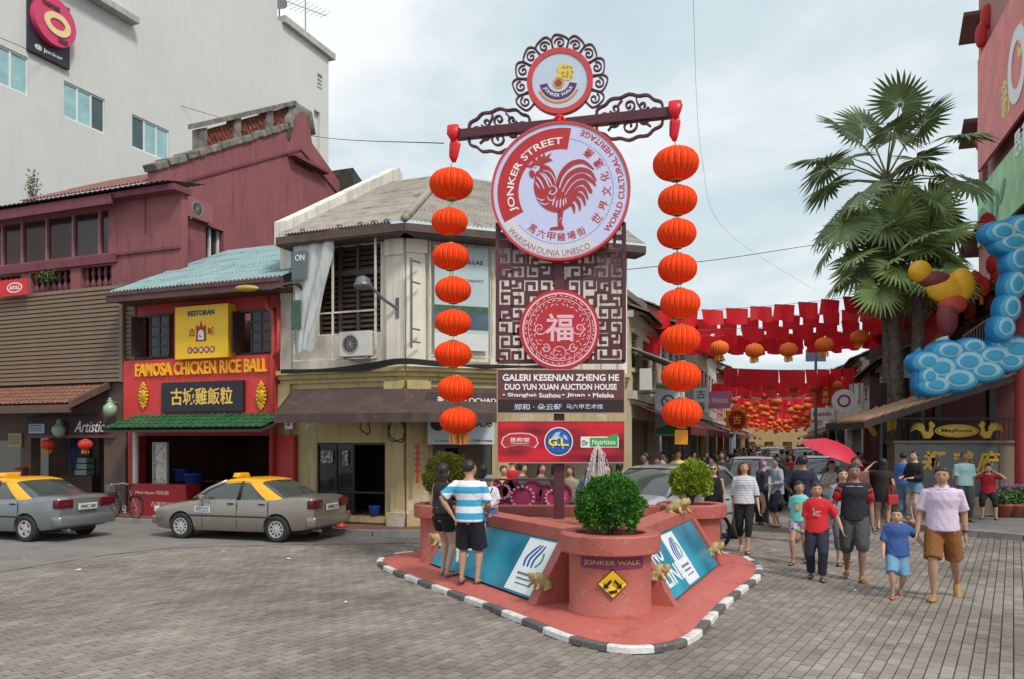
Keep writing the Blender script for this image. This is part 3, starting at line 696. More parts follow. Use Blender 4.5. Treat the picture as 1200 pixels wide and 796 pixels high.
# ================= SIGN POST =================
SP = Vector((0.68,11.5,0)); PPM = F / 11.5
def sz(py): return H + (HY - py) / PPM
def sxp(px): return (px - CX) / F * 11.5 - SP.x
def spiral(cx,cz,r,a0,turns,sgn=1,n=22,shrink=.12):
 return [(cx + r * (1 - (1 - shrink) * i / n) * math.cos(a0 + sgn * turns * 2 * math.pi * i / n),cz + r * (1 - (1 - shrink) * i / n) * math.sin(a0 + sgn * turns * 2 * math.pi * i / n)) for i in range(n + 1)]
def sign_post():
 mar = mat('maroon_steel',srgb(84,36,50),.45,.14,5,.05,60)
 red = flat('sign_red',(182,38,44),.4); redr = flat('ring_red',(196,62,66),.45); lav = flat('disc_lavender',(196,202,236),.35,.03); pale = flat('disc_pale',(214,222,224),.4)
 wht = flat('lettering_white',(232,232,236),.4)
 t = thing('sign_post','tall maroon signpost with round rooster disc, fretwork and boards standing in the fountain','signpost',(SP.x,SP.y,0),0)
 zb = sz(140)
 q = MB(); q.cbox((0,0,(zb + .7) / 2),(.15,.12,zb - .7),.01); pole = q.build('pole',mar,t)
 # crossbar, turned towards the square on its right
 BA = R(-15)
 bl,br_ = -1.62,1.62
 bar = obj('crossbar',MB().cbox((0,0,0),(3.34,.13,.14),.012).mesh('crossbar',mar),t,(0.03,0,sz(146)),BA)
 # ---- cloud scroll ornaments on the bar
 def scroll(cx,mir):
  mb = MB(); W,Hh = .5,.31; S_ = lambda pts: [(cx + mir * a,b) for a,b in pts]
  w_ = .034; y0,y1 = -.03,.03
  mb.stroke(S_([(W * math.cos(a) * (1 + .03 * math.cos(12 * a)),Hh * math.sin(a) * (1 + .05 * math.cos(12 * a))) for a in [2 * math.pi * i / 60 for i in range(61)]]),w_,y0,y1)
  for (a,b,r,st,tn,sg) in [(0,-.12,.13,R(90),1.4,1),(-.22,-.05,.09,R(60),1.2,-1),(.22,-.05,.09,R(120),1.2,1),(0,.16,.09,R(270),1.3,-1),(-.2,.14,.075,R(200),1.2,1),(.2,.14,.075,R(-20),1.2,-1),(-.36,.03,.07,R(0),1.2,1),(.36,.03,.07,R(180),1.2,-1)]:
   mb.stroke(S_(spiral(a,b,r,st,tn,sg)),.026,y0 + .003,y1 - .003)
  for (a,b) in [((-.3,-.16),(-.1,-.02)),((.3,-.16),(.1,-.02)),((0,0),(0,.09)),((-.4,0),(-.28,.08)),((.4,0),(.28,.08)),((-.1,.25),(-.16,.1)),((.1,.25),(.16,.1))]:
   mb.stroke(S_([a,((a[0] + b[0]) / 2 + .02,(a[1] + b[1]) / 2 + .02),b]),.024,y0 + .004,y1 - .004)
  mb.build('scroll_ornament',mar,bar)
 scroll(-.93,1); scroll(.98,-1)
 # ---- big disc
 RD = .99; D = obj('rooster_disc',MB().plate(circle(RD - .012,72),-.06,.06).mesh('rooster_disc',lav),t,(0.01,-.14,sz(229)),R(-6))
 MB().plate(circle(RD,72),-.078,.075,[circle(RD - .035,72)]).build('ring',redr,D)
 def rp(px,pz): return ((px - 425) / 352 * RD,(395 - pz) / 352 * RD)
 y = -.06; e1,e2,e3 = -.064,-.068,-.072
 def sector(r0,r1,a0,a1,n=30): return circle(r1 * RD,n,a0=a0,a1=a1) + circle(r0 * RD,n,a0=a1,a1=a0)
 MB().plate(sector(.6,.905,R(80),R(208)),e1,y + .002).build('red_band',red,D)
 MB().plate(sector(.775,.945,R(209),R(303)),e1,y + .002).build('pale_band',flat('band_grey',(206,208,214)),D)
 def arc_text(s,r,a_mid,h,wdt,m,ccw=False,bold=.0,yy=e1):
  co,fs = text_mesh(s,h * RD,wdt * RD,bold); mb = MB(); solid_text(mb,co,fs,yy + .001,.004,arc_fn(r * RD,a_mid,ccw)); mb.build('lettering',m,D)
 arc_text('JONKER STREET',.705,R(145),.13,1.42,wht,bold=.012)
 arc_text('WORLD CULTURAL HERITAGE',.875,R(14),.085,1.72,red,True,.018,y)
 arc_text('WARISAN·DUNIA UNESCO',.89,R(257),.085,1.28,mat('text_rose',srgb(160,100,112),.5,.05),True,0)
 for i,ch in enumerate('世界文化遺產'):
  a = R(-38 + 90 * i / 5); co,fs = text_mesh(ch,.135 * RD,.135 * RD,.012); mb = MB(); rr = .66 * RD
  solid_text(mb,co,fs,y + .001,.004,lambda u,v,a=a: (rr * math.cos(a) + u * -math.sin(a) + v * -math.cos(a),rr * math.sin(a) + u * math.cos(a) + v * -math.sin(a))); mb.build('lettering',red,D)
 for i,ch in enumerate('馬六甲雞場街'):
  a = R(233 + 64 * i / 5); co,fs = text_mesh(ch,.12 * RD,.12 * RD,.01); mb = MB(); rr = .66 * RD
  solid_text(mb,co,fs,y + .001,.004,lambda u,v,a=a: (rr * math.cos(a) + u * -math.sin(a) + v * -math.cos(a),rr * math.sin(a) + u * math.cos(a) + v * -math.sin(a))); mb.build('lettering',red,D)
 mb = MB()
 for i in range(92):
  a = R(78 - i * 2.4)
  if i * 2.4 > 232: break
  mb.plate(circle(.0075 * RD,6,.755 * RD * math.cos(a),.755 * RD * math.sin(a)),e1,y + .002)
 mb.build('dotted_line',mat('dot_blue',srgb(96,84,140)),D)['kind'] = 'stuff'
 # rooster: print built as thin shapes
 mb = MB(); P = lambda pts: [rp(*p) for p in pts]
 comb = [(262,262),(285,250),(290,215),(308,240),(318,196),(332,225),(345,190),(350,222),(382,200),(368,226),(388,238),(350,252),(330,262),(338,285),(320,262),(296,262),(280,275),(246,262)]
 mb.plate(P(comb),e2,e1 + .001)
 mb.plate(P(cat([(276,285),(268,300),(276,320),(290,326),(296,305),(290,288)],3,True)),e2,e1 + .001)
 body = cat([(296,330),(292,370),(300,410),(318,448),(348,480),(392,500),(428,500),(462,478),(468,440),(440,405),(412,365),(404,330),(392,300),(372,274),(350,262),(330,264),(318,285),(300,300)],4,True)
 mb.plate(P(body),e2,e1 + .001)
 tails = [[(412,372),(432,310),(480,262),(540,252),(594,292)],[(428,392),(462,325),(520,292),(575,306),(606,352)],[(440,412),(484,345),(535,322),(584,350),(604,376)],[(450,430),(500,368),(545,356),(578,400),(580,412)],[(456,446),(508,392),(542,392),(566,440)],[(460,460),(506,415),(538,430),(552,472)],[(460,472),(496,436),(520,460),(526,496)],[(455,482),(478,462),(494,480),(496,508)]]
 for i,tl in enumerate(tails):
  c = cat(P(tl),7); n = len(c); mb.stroke(c,[.012 + (.062 - .004 * i) * math.sin(math.pi * min(1,(j / n) * .9 + .12)) for j in range(n)],e2 - .0004 * i,e1 + .001)
 mb.plate(P([(412,496),(442,496),(432,560),(444,582),(442,592),(370,590),(378,578),(414,574),(414,560)]),e2,e1 + .001)
 mb.build('rooster_print',mat('rooster_red',srgb(170,44,46),.45,.12,2.5),D)
 mb = MB()
 for tl,w_ in [([(338,290),(372,300),(398,340),(402,365)],.016),([(322,300),(350,330),(372,380)],.026),([(305,320),(326,345),(345,385)],.022),([(338,300),(368,335),(386,372)],.02),([(300,345),(312,365),(322,380)],.018),
    ([(365,372),(395,372),(408,392),(390,412),(370,404),(384,392)],.018),([(305,425),(330,440),(345,436)],.016),([(318,448),(345,462),(368,455)],.016),([(360,420),(370,440),(392,440),(402,420)],.016),([(385,470),(395,440)],.02),([(405,480),(412,440)],.022),([(424,482),(428,436)],.022),([(442,474),(442,436)],.02),([(455,462),(452,430)],.016),([(420,545),(432,530)],.01),([(296,268),(308,268)],.02)]:
  c = cat(P(tl),5); n = len(c); mb.stroke(c,[w_ * (.35 + .65 * math.sin(math.pi * j / max(1,n - 1))) for j in range(n)],e3,e2 + .001)
 mb.build('feather_print',lav,D)
 # ---- top emblem
 E = obj('emblem_disc',MB().plate(circle(.4,56),-.04,.04).mesh('emblem_disc',mat('emblem_pale',srgb(186,202,220),.4,.04)),t,(sxp(656),-.02,sz(97)),R(-6))
 MB().plate(circle(.475,56),-.055,.05,[circle(.398,56)]).build('ring',redr,E)
 yy = -.04
 MB().plate(circle(.27,20,-.02,.0,R(190),R(350)) + circle(.16,20,-.02,.0,R(350),R(190)),yy - .005,yy + .001).build('purple_band',flat('emblem_purple',(76,42,96)),E)
 MB().plate(circle(.315,20,-.02,-.01,R(205),R(335)) + circle(.285,20,-.02,-.01,R(335),R(205)),yy - .005,yy + .001).build('orange_band',flat('emblem_orange',(206,122,62)),E)
 co,fs = text_mesh('JONKER WALK',.062,.5,.015); mb = MB(); solid_text(mb,co,fs,yy - .005,.004,arc_fn(.215,R(270),True,-.02,0)); mb.build('lettering',wht,E)
 MB().plate(circle(.08,20,-.02,-.035),yy - .006,yy + .001).build('crest',flat('emblem_amber',(204,140,66)),E)
 MB().plate(circle(.05,12,-.02,-.035),yy - .009,yy - .005).build('crest_centre',flat('emblem_brown',(140,62,48)),E)
 gl = [(-.06,.06),(-.02,.02),(.06,.01),(.13,.0),(.19,.05),(.2,.12),(.18,.18),(.13,.22),(.06,.25),(.02,.22),(-.05,.18),(-.03,.13),(-.02,.09)]
 MB().plate([Vector(p) for p in cat(gl,4,True)],yy - .006,yy + .001).build('gold_crest',flat('emblem_gold',(214,192,84)),E)
 mb = MB()
 for k in range(9): mb.stroke(spiral(.05 + .06 * (k % 3),.05 + .065 * (k // 3),.024,k,.8,1,8),.008,yy - .009,yy - .005)
 mb.build('gold_crest_lines',flat('emblem_line',(120,70,40)),E)
 mb = MB(); k_ = 11
 for i in range(k_):
  a = R(-28 + 236 * i / (k_ - 1)); r = .56; cx,cz = r * math.cos(a),r * math.sin(a); sg = 1 if i < k_ / 2 else -1
  mb.stroke(spiral(cx,cz,.08,a + R(90) * sg,1.35,-sg),.022,-.02,.02)
  a0,a1 = a - R(11),a + R(11); tip = (.685 * math.cos(a + sg * R(4)),.685 * math.sin(a + sg * R(4)))
  mb.stroke(cat([(.475 * math.cos(a0),.475 * math.sin(a0)),(.62 * math.cos(a0),.62 * math.sin(a0)),tip,(.62 * math.cos(a1),.62 * math.sin(a1)),(.475 * math.cos(a1),.475 * math.sin(a1))],5),.022,-.024,.024)
 mb.build('scroll_border',mar,E)
 # ---- fretwork panel
 x0,x1,z0,z1 = sxp(583),sxp(731),sz(424),sz(262)
 mb = MB()
 for a,b in (((x0,z0),(x0,z1)),((x1,z0),(x1,z1)),((x0,z0),(x1,z0)),((x0,z1),(x1,z1))): mb.stroke([a,b],.055,-.035,.035)
 fr = mb.build('fretwork',mar,t); mb = MB(); nx,nz = 9,10; cw,ch = (x1 - x0) / nx,(z1 - z0) / nz; rnd = random.Random(5)
 for i in range(nx):
  for j in range(nz):
   k = (i * 3 + j * 5 + rnd.choice([0,0,1,2])) % 8; fl = -1 if (i + j) % 2 else 1
   pts = [(-.5,-.5),(.5,-.5),(.5,.42),(-.16,.42),(-.16,-.12),(.2,-.12)] if (i + j) % 3 else [(-.5,-.02),(-.14,-.02),(-.14,.36),(.3,.36),(.3,-.34),(-.5,-.34)]
   ca,sa = round(math.cos(k * math.pi / 2)),round(math.sin(k * math.pi / 2)); cx,cz = x0 + (i + .5) * cw,z0 + (j + .5) * ch
   pp = [(cx + (a * ca - b * sa) * cw * fl,cz + (a * sa + b * ca) * ch) for a,b in pts]
   for m_ in range(len(pp) - 1):
    a,b = Vector(pp[m_]),Vector(pp[m_ + 1]); d = (b - a).normalized() * .015; d_ = .0004 * ((i * 7 + j * 3 + m_ * 2) % 11); mb.stroke([a - d,b + d],.043,-.02 + d_,.02 - d_)
 o = mb.build('fretwork_bars',mar,fr); o['kind'] = 'stuff'
 # ---- fortune medallion
 M_ = obj('fortune_disc',MB().plate(circle(.575,60),-.035,.035).mesh('fortune_disc',mat('medal_red',srgb(176,34,46),.45,.08)),t,(sxp(655),-.1,sz(388)),0)
 pk = mat('medal_pink',srgb(226,178,190),.5,.06)
 MB().plate(circle(.53,60),-.042,-.034,[circle(.505,60)]).build('ring',pk,M_)
 MB().plate(circle(.45,50),-.0415,-.034,[circle(.44,50)]).build('ring',pk,M_)
 label_text('lettering','福',0,-.034,.03,.4,pk,M_,width=.4,bold=.02)
 mb = MB(); rnd = random.Random(11)
 for rr,n_,k_ in ((.475,46,0),(.41,36,1),(.355,30,1),(.3,24,2)):
  for i in range(n_):
   a = 2 * math.pi * i / n_ + rnd.uniform(-.05,.05)
   if rr < .33 and math.sin(a) > .2: continue
   cx,cz = rr * math.cos(a),rr * math.sin(a); b = a + R(90) + rnd.uniform(-.9,.9); L = rnd.uniform(.016,.032)
   mb.stroke(cat([(cx - L * math.cos(b),cz - L * math.sin(b)),(cx + .012 * math.cos(a),cz + .012 * math.sin(a)),(cx + L * math.cos(b),cz + L * math.sin(b))],3),[.006,.011,.014,.014,.011,.009,.005],-.0405,-.034)
 for sx in (-1,1):
  mb.stroke([(sx * a,b) for a,b in spiral(.28,.02,.1,R(200),1.2,1)],.015,-.04,-.034); mb.stroke([(sx * a,b) for a,b in spiral(.2,-.27,.07,R(90),1.2,1)],.014,-.04,-.034)
 mb.stroke(circle(.09,20,0,-.33,0,R(360)),.012,-.04,-.034)
 mb.build('papercut_pattern',pk,M_)['kind'] = 'stuff'
 # ---- gallery board
 x0,x1 = sxp(583),sxp(730); zt,zb_ = sz(434.5),sz(484.5); cx = (x0 + x1) / 2
 br = mat('board_maroon',srgb(100,56,60),.4,.08); dk = mat('board_dark',srgb(42,28,30),.4,.08); edge = flat('board_edge',(168,140,132))
 bd = MB().bb(x0,x1,-.13,-.09,zb_,zt).build('gallery_board',br,t); zs = sz(469)
 MB().bb(x0,x1,-.134,-.129,zb_,zs).build('board_strip',dk,bd)
 mb = MB()
 for a in ((x0 - .008,x0 + .006,zb_,zt),(x1 - .006,x1 + .008,zb_,zt)): mb.bb(a[0],a[1],-.142,-.088,a[2],a[3])
 for a in ((x0,x1,zb_ - .008,zb_ + .006),(x0,x1,zt - .006,zt + .008)): mb.bb(a[0],a[1],-.141,-.087,a[2],a[3])
 mb.build('board_edge',edge,bd)
 label_text('lettering','GALERI KESENIAN ZHENG HE',cx,-.13,sz(443.5),.098,wht,bd,width=1.66,bold=.028)
 label_text('lettering','DUO YUN XUAN AUCTION HOUSE',cx,-.13,sz(454.3),.088,wht,bd,width=1.6,bold=.028)
 for s_,p in (('• Shanghai',608),('• Suzhou',641),('• Jinan',671),('• Melaka',703)): label_text('lettering',s_,sxp(p),-.13,sz(464),.066,wht,bd,width=.058 * len(s_) * .8,bold=.022)
 label_text('lettering','郑和 · 朵云軒',sxp(630),-.134,sz(477.5),.09,mat('text_silver',srgb(190,200,222),.4,.05),bd,width=.68,bold=.012)
 label_text('lettering','马六甲艺术馆',sxp(684),-.134,sz(477),.07,mat('text_silver',srgb(190,200,222),.4,.05),bd,width=.52,bold=.012)
 # ---- red sponsor board
 zt,zb_ = sz(494),sz(542)
 bd = MB().bb(x0,x1,-.14,-.09,zb_,zt).build('sponsor_board',silk(),t)
 mb = MB()
 for a in ((x0 - .008,x0 + .006,zb_,zt),(x1 - .006,x1 + .008,zb_,zt)): mb.bb(a[0],a[1],-.15,-.088,a[2],a[3])
 for a in ((x0,x1,zb_ - .008,zb_ + .006),(x0,x1,zt - .006,zt + .008)): mb.bb(a[0],a[1],-.149,-.087,a[2],a[3])
 mb.build('board_edge',edge,bd)
 cx_,cz_ = sxp(609),sz(516.5); y = -.14
 def oct_(a,b): return [(cx_ - a,cz_ - b * .4),(cx_ - a * .9,cz_ + b * .45),(cx_ - a * .55,cz_ + b),(cx_,cz_ + b * 1.1),(cx_ + a * .55,cz_ + b),(cx_ + a * .9,cz_ + b * .45),(cx_ + a,cz_ - b * .4),(cx_ + a * .8,cz_ - b * 1.05),(cx_ + a * .5,cz_ - b * .75),(cx_,cz_ - b * .6),(cx_ - a * .5,cz_ - b * .75),(cx_ - a * .8,cz_ - b * 1.05)]
 MB().plate(oct_(.27,.105),y - .004,y + .001).build('sponsor_badge',pk,bd); MB().plate(oct_(.25,.09),y - .008,y - .003).build('badge_red',red,bd)
 label_text('lettering','恳和堂',cx_,y - .008,cz_ + .012,.06,wht,bd,width=.28,bold=.01,depth=.004); MB().bb(cx_ - .13,cx_ + .13,y - .012,y - .007,cz_ - .042,cz_ - .036).build('badge_line',wht,bd)
 cx_,cz_ = sxp(654),sz(517.5)
 MB().plate(circle(.205,40,cx_,cz_),y - .004,y + .001).build('globe_rim',flat('globe_rim_white',(226,230,236)),bd)
 MB().plate(circle(.19,40,cx_,cz_),y - .007,y - .003,[circle(.165,40,cx_,cz_)]).build('globe_ring',flat('globe_ring_blue',(40,56,130)),bd)
 MB().plate(circle(.163,40,cx_,cz_),y - .008,y - .003).build('globe',mat('globe_blue',srgb(36,92,178),.3,.3,7),bd)
 mb = MB()
 for q in ([(-.1,.06),(-.04,.13),(.03,.14),(.0,.08),(.04,.06),(-.02,.03),(-.06,.05)],[(.06,.1),(.11,.08),(.13,.02),(.08,.04)],[(-.12,-.02),(-.06,-.05),(-.08,-.1)],[(.03,-.04),(.09,-.03),(.06,-.12)]): mb.plate([Vector((cx_ + a,cz_ + b)) for a,b in q],y - .011,y - .007)
 mb.build('continents',mat('globe_land',srgb(160,196,220),.4,.1),bd)
 label_text('lettering','G.L.',cx_,y - .011,cz_ - .005,.115,flat('gl_yellow',(238,224,70)),bd,width=.29,bold=.035)
 cx_,cz_ = sxp(701.5),sz(518); MB().bb(cx_ - .27,cx_ + .27,y - .004,y + .001,cz_ - .08,cz_ + .075).build('nutrition_label',flat('label_white',(226,230,226)),bd)
 MB().bb(cx_ - .14,cx_ + .255,y - .008,y - .003,cz_ - .066,cz_ + .06).build('green_field',flat('label_green',(50,160,70)),bd)
 mb = MB(); mb.plate([(cx_ + .1,cz_ + .06),(cx_ + .16,cz_ + .1),(cx_ + .24,cz_ + .11),(cx_ + .25,cz_ + .13),(cx_ + .26,cz_ + .06)],y - .0075,y - .0035); mb.build('leaf',flat('label_green',(50,160,70)),bd)
 label_text('lettering','Dr',cx_ - .205,y - .004,cz_ - .01,.07,flat('dr_green',(70,110,100)),bd,width=.08,bold=.01); label_text('lettering','Nutrition',cx_ + .055,y - .008,cz_ - .005,.07,wht,bd,width=.33,bold=.012)
 # ---- cloth bows
 cl = mat('red_satin',srgb(214,26,40),.35,.25,12,.3,20)
 def bow(x,y,z,drop,parent,s=1.0):
  mb = MB(); rnd = random.Random(int(x * 10 + 50))
  mb.tube([(x - .08 * s,y,z + .08),(x,y - .08,z + .09),(x + .08 * s,y,z + .08)],.03,8)
  mb.tube([(x,y - .09,z + .12),(x,y - .1,z),(x + .01,y - .09,z - .12)],[(.09 * s,.035),(.095 * s,.04),(.035 * s,.03)],10,up=(1,0,0))
  for k in range(5):
   a = rnd.uniform(-.06,.06); mb.tube([(x,y - .08,z - .06),(x + a + .03,y - .09,z - drop * .4),(x + a * .6,y - .07,z - drop * .8),(x + a * .25,y - .05,z - drop)],[(.03,.016),(.055 * s,.014),(.05,.012),(.018,.012)],8,up=(1,.1 * k,0))
  return mb.build('cloth_bow',cl,parent,True)
 bow(-1.62,0,0,.42,bar); bow(1.62,0,0,.42,bar)
 mb = MB()
 for k in range(10): a = k * .63; mb.tube([(0,-.1,0),(.07 * math.cos(a),-.15,.07 * math.sin(a)),(.1 * math.cos(a + .3),-.12,.1 * math.sin(a + .3))],[(.02,.02),(.05,.014),(.015,.012)],7)
 mb.ell((0,-.14,0),(.04,.04,.04)); mb.build('rosette',cl,bar,True)
 return t
def silk():
 m = bpy.data.materials.new('red_silk_print'); m.use_nodes = True; n = m.node_tree.nodes; l = m.node_tree.links; b = n['Principled BSDF']
 tc = n.new('ShaderNodeTexCoord'); mp = n.new('ShaderNodeMapping'); mp.inputs['Rotation'].default_value = (0,.5,0); mp.inputs['Scale'].default_value = (1,1,3.2); l.new(tc.outputs['Object'],mp.inputs[0])
 nz = n.new('ShaderNodeTexNoise'); nz.inputs['Scale'].default_value = 1.4; nz.inputs['Detail'].default_value = 1.5; l.new(mp.outputs[0],nz.inputs[0])
 rp = n.new('ShaderNodeValToRGB'); e = rp.color_ramp.elements; e[0].position = .36; e[0].color = (*srgb(104,10,28),1); e[1].position = .62; e[1].color = (*srgb(206,28,46),1); l.new(nz.outputs[0],rp.inputs[0]); l.new(rp.outputs[0],b.inputs['Base Color']); b.inputs['Roughness'].default_value = .35
 return m
# ---------------- lanterns ----------------
_lan = {}
def lantern_proto(kind='red'):
 if kind in _lan: return _lan[kind]
 red = mat('lantern_cloth',(.86,.05,.006),.75,.1,3,.1,60,spec=.15); red.node_tree.nodes['Principled BSDF'].inputs['Subsurface Weight'].default_value = .0
 org = mat('lantern_gold_cloth',(.78,.13,.01),.6,.3,16)
 gold = mat('lantern_wire',(.9,.3,.06),.5,.05); cap = mat('lantern_cap',(.5,.28,.06),.45,.1,metal=.3)
 ng = 22; n = ng * 6; rows = 14; vs = []; fs = []
 for i in range(rows + 1):
  th = math.pi * (.06 + .88 * i / rows); z = math.cos(th) * .36; r = .5 * math.sin(th) ** .82
  for j in range(n):
   a = 2 * math.pi * j / n; q = abs(math.cos(a * ng / 2)); rr = r * (1 - .075 * q ** 3)
   vs.append((rr * math.cos(a),rr * math.sin(a),z))
 fs = [(i * n + j,i * n + (j + 1) % n,(i + 1) * n + (j + 1) % n,(i + 1) * n + j)[::-1] for i in range(rows) for j in range(n)]
 mb = MB(); mb.add(vs,fs); shade = mb.mesh('shade',red if kind == 'red' else org,True)
 mb = MB()
 for g in range(ng):
  a = 2 * math.pi * (g + .0) / ng; pts = []
  for i in range(9):
   th = math.pi * (.06 + .88 * i / 8); r = .5 * math.sin(th) ** .82 * .945; pts.append((r * math.cos(a),r * math.sin(a),math.cos(th) * .36))
  mb.tube(pts,.0045,4,cap=False)
 wires = mb.mesh('rib_wires',gold)
 mb = MB(); mb.lathe([(.12,.34),(.125,.38),(.11,.385),(.06,.36)],14); top = mb.mesh('top_ring',cap,True)
 mb = MB(); mb.lathe([(.06,-.36),(.12,-.385),(.125,-.37),(.12,-.33)],14); bot = mb.mesh('bottom_ring',cap,True)
 mb = MB(); mb.cyl((0,0,.37),(0,0,.5),.008,n=5); mb.cyl((0,0,-.5),(0,0,-.37),.008,n=5); cord = mb.mesh('hanging_wire',flat('wire_dark',(60,40,30)))
 _lan[kind] = (shade,wires,top,bot,cord); return _lan[kind]
def lantern(loc_,d,hh,label,group,kind='red',tassel=False,rot=0.0):
 sh,wi,tp,bt,cd = lantern_proto(kind)
 t = thing('lantern',label,'lantern',loc_,rot,group); t.scale = (d,d,hh / .74)
 obj('shade',sh,t); obj('rib_wires',wi,t); obj('top_ring',tp,t); obj('bottom_ring',bt,t); obj('hanging_wire',cd,t)
 if tassel:
  mb = MB(); rnd = random.Random(1)
  for k in range(26): a = rnd.uniform(0,6.28); r = rnd.uniform(.02,.28); mb.tube([(.6 * r * math.cos(a),.6 * r * math.sin(a),-.34),(r * math.cos(a),r * math.sin(a),-.4),(r * math.cos(a),r * math.sin(a),-.62 + rnd.uniform(-.04,.04))],[.02,.02,.016],5)
  mb.build('tassel',flat('tassel_gold',(226,150,40)),t)
 return t
ORD = ['top','second','third','fourth','fifth','sixth','seventh','lowest']
def lantern_strings():
 L = [(529,216,52,36),(527,260,43,31),(528,301,44,31),(531,340,43,31),(531,378,43,30),(531,415,44,31),(534,456,43,31),(537,493,44,32)]
 Rr = [(792,192,54,39),(794,235,46,34),(793,274,46,34),(794,315,46,35),(797,356,47,35),(797,398,47,35),(798,441,47,35),(799,484,47,35)]
 for side,lst,Y in (('left',L,11.92),('right',Rr,11.08)):
  for i,(px,py,wd,ht) in enumerate(lst):
   p = at(px,Y,py)
   t = lantern(p,wd * Y / F,ht * Y / F,('%s red ribbed lantern in the column the %s of the rooster disc' % (ORD[i],side)),'red lanterns hanging in columns from the signpost',tassel=(i == 7 and side == 'left'),rot=i * .37 + .1)
   t.rotation_euler[1] = random.uniform(-.035,.035)
   if i == 7 and side == 'right':
    mb = MB(); mb.bb(-.16,.16,-.01,.01,-.78,-.42); mb.build('fringe_card',flat('fringe_gold',(226,150,40)),t)
# ================= LEFT SHOPHOUSES =================
class Bld:
 """a building on a facade frame; shapes are given in frame coordinates"""
 def __init__(s,fr,name,label,catg='building',ox=0.0,group=None):
  s.f = fr; s.ox = ox; s.t = fr.root(name,label,catg,ox,0,0,group)
 def part(s,name,mb,m,parent=None,smooth=False,**props):
  mb.v = [(v[0] - s.ox,v[1],v[2]) for v in mb.v]
  return mb.build(name,m,parent or s.t,smooth,**props)
 def text(s,name,st,x,y,z,h,m,parent=None,**k): return label_text(name,st,x - s.ox,y,z,h,m,parent or s.t,**k)
def corrug(mb,p0,p1,p2,p3,n,amp=.025,rows=1,rnd=None):
 """corrugated sheet: p0-p1 low edge, p3-p2 high edge, n waves along the edge"""
 p0,p1,p2,p3 = map(Vector,(p0,p1,p2,p3)); nn = (p1 - p0).cross(p3 - p0).normalized(); k = n * 4; vs = []; base = len(mb.v)
 for r in range(rows):
  f0,f1 = r / rows,min(1,(r + 1) / rows + .006); lift = .012 * (rows > 1)
  st = len(vs)
  for f,li in ((f0,lift),(f1,0)):
   for i in range(k + 1):
    g = i / k; p = p0.lerp(p1,g).lerp(p3.lerp(p2,g),f); vs.append(p + nn * (amp * math.sin(g * n * 2 * math.pi) + li))
  st += base
  mb.f += [(st + i,st + i + 1,st + k + 2 + i,st + k + 1 + i) for i in range(k)]
 mb.v += [tuple(v) for v in vs]; return mb
def tile_rows(mb,x0,x1,y0,z0,y1,z1,tw=.22,tl=.28,r=.055,wav=True):
 """courses of half-round clay tiles on a sloping strip, low edge at y0,z0 and high edge at y1,z1"""
 L = math.hypot(y1 - y0,z1 - z0); nr = max(1,int(L / tl)); nc = max(1,int((x1 - x0) / tw)); d = Vector((0,(y1 - y0) / L,(z1 - z0) / L)); nn = Vector((0,-d.z,d.y))
 if nn.z < 0: nn = -nn
 for j in range(nr):
  for i in range(nc):
   cx = x0 + (i + .5) * (x1 - x0) / nc; a = Vector((cx,y0,z0)) + d * (L * j / nr); b = a + d * (L / nr * 1.08)
   w_ = (x1 - x0) / nc; vs = []
   for p,li in ((a,.022),(b,.0)):
    for k in range(5):
     t = -1 + k / 2; vs.append(p + Vector((t * w_ / 2,0,0)) + nn * (r * math.cos(t * math.pi * .5) + li))
   mb.add(vs,[(0,1,6,5),(1,2,7,6),(2,3,8,7),(3,4,9,8),(0,4,3,2,1)])
 return mb
def casement(b,x0,x1,z0,z1,y,m_frame,m_glass,parent=None,leaves=2,openl=None):
 """window: frame ring, leaves with panes"""
 mb = MB(); fw = .05
 mb.bb(x0,x1,y - .03,y + .05,z1 - fw,z1); mb.bb(x0,x1,y - .03,y + .05,z0,z0 + fw); mb.bb(x0,x0 + fw,y - .028,y + .048,z0 + fw,z1 - fw); mb.bb(x1 - fw,x1,y - .028,y + .048,z0 + fw,z1 - fw)
 return b.part('window',mb,m_frame,parent)
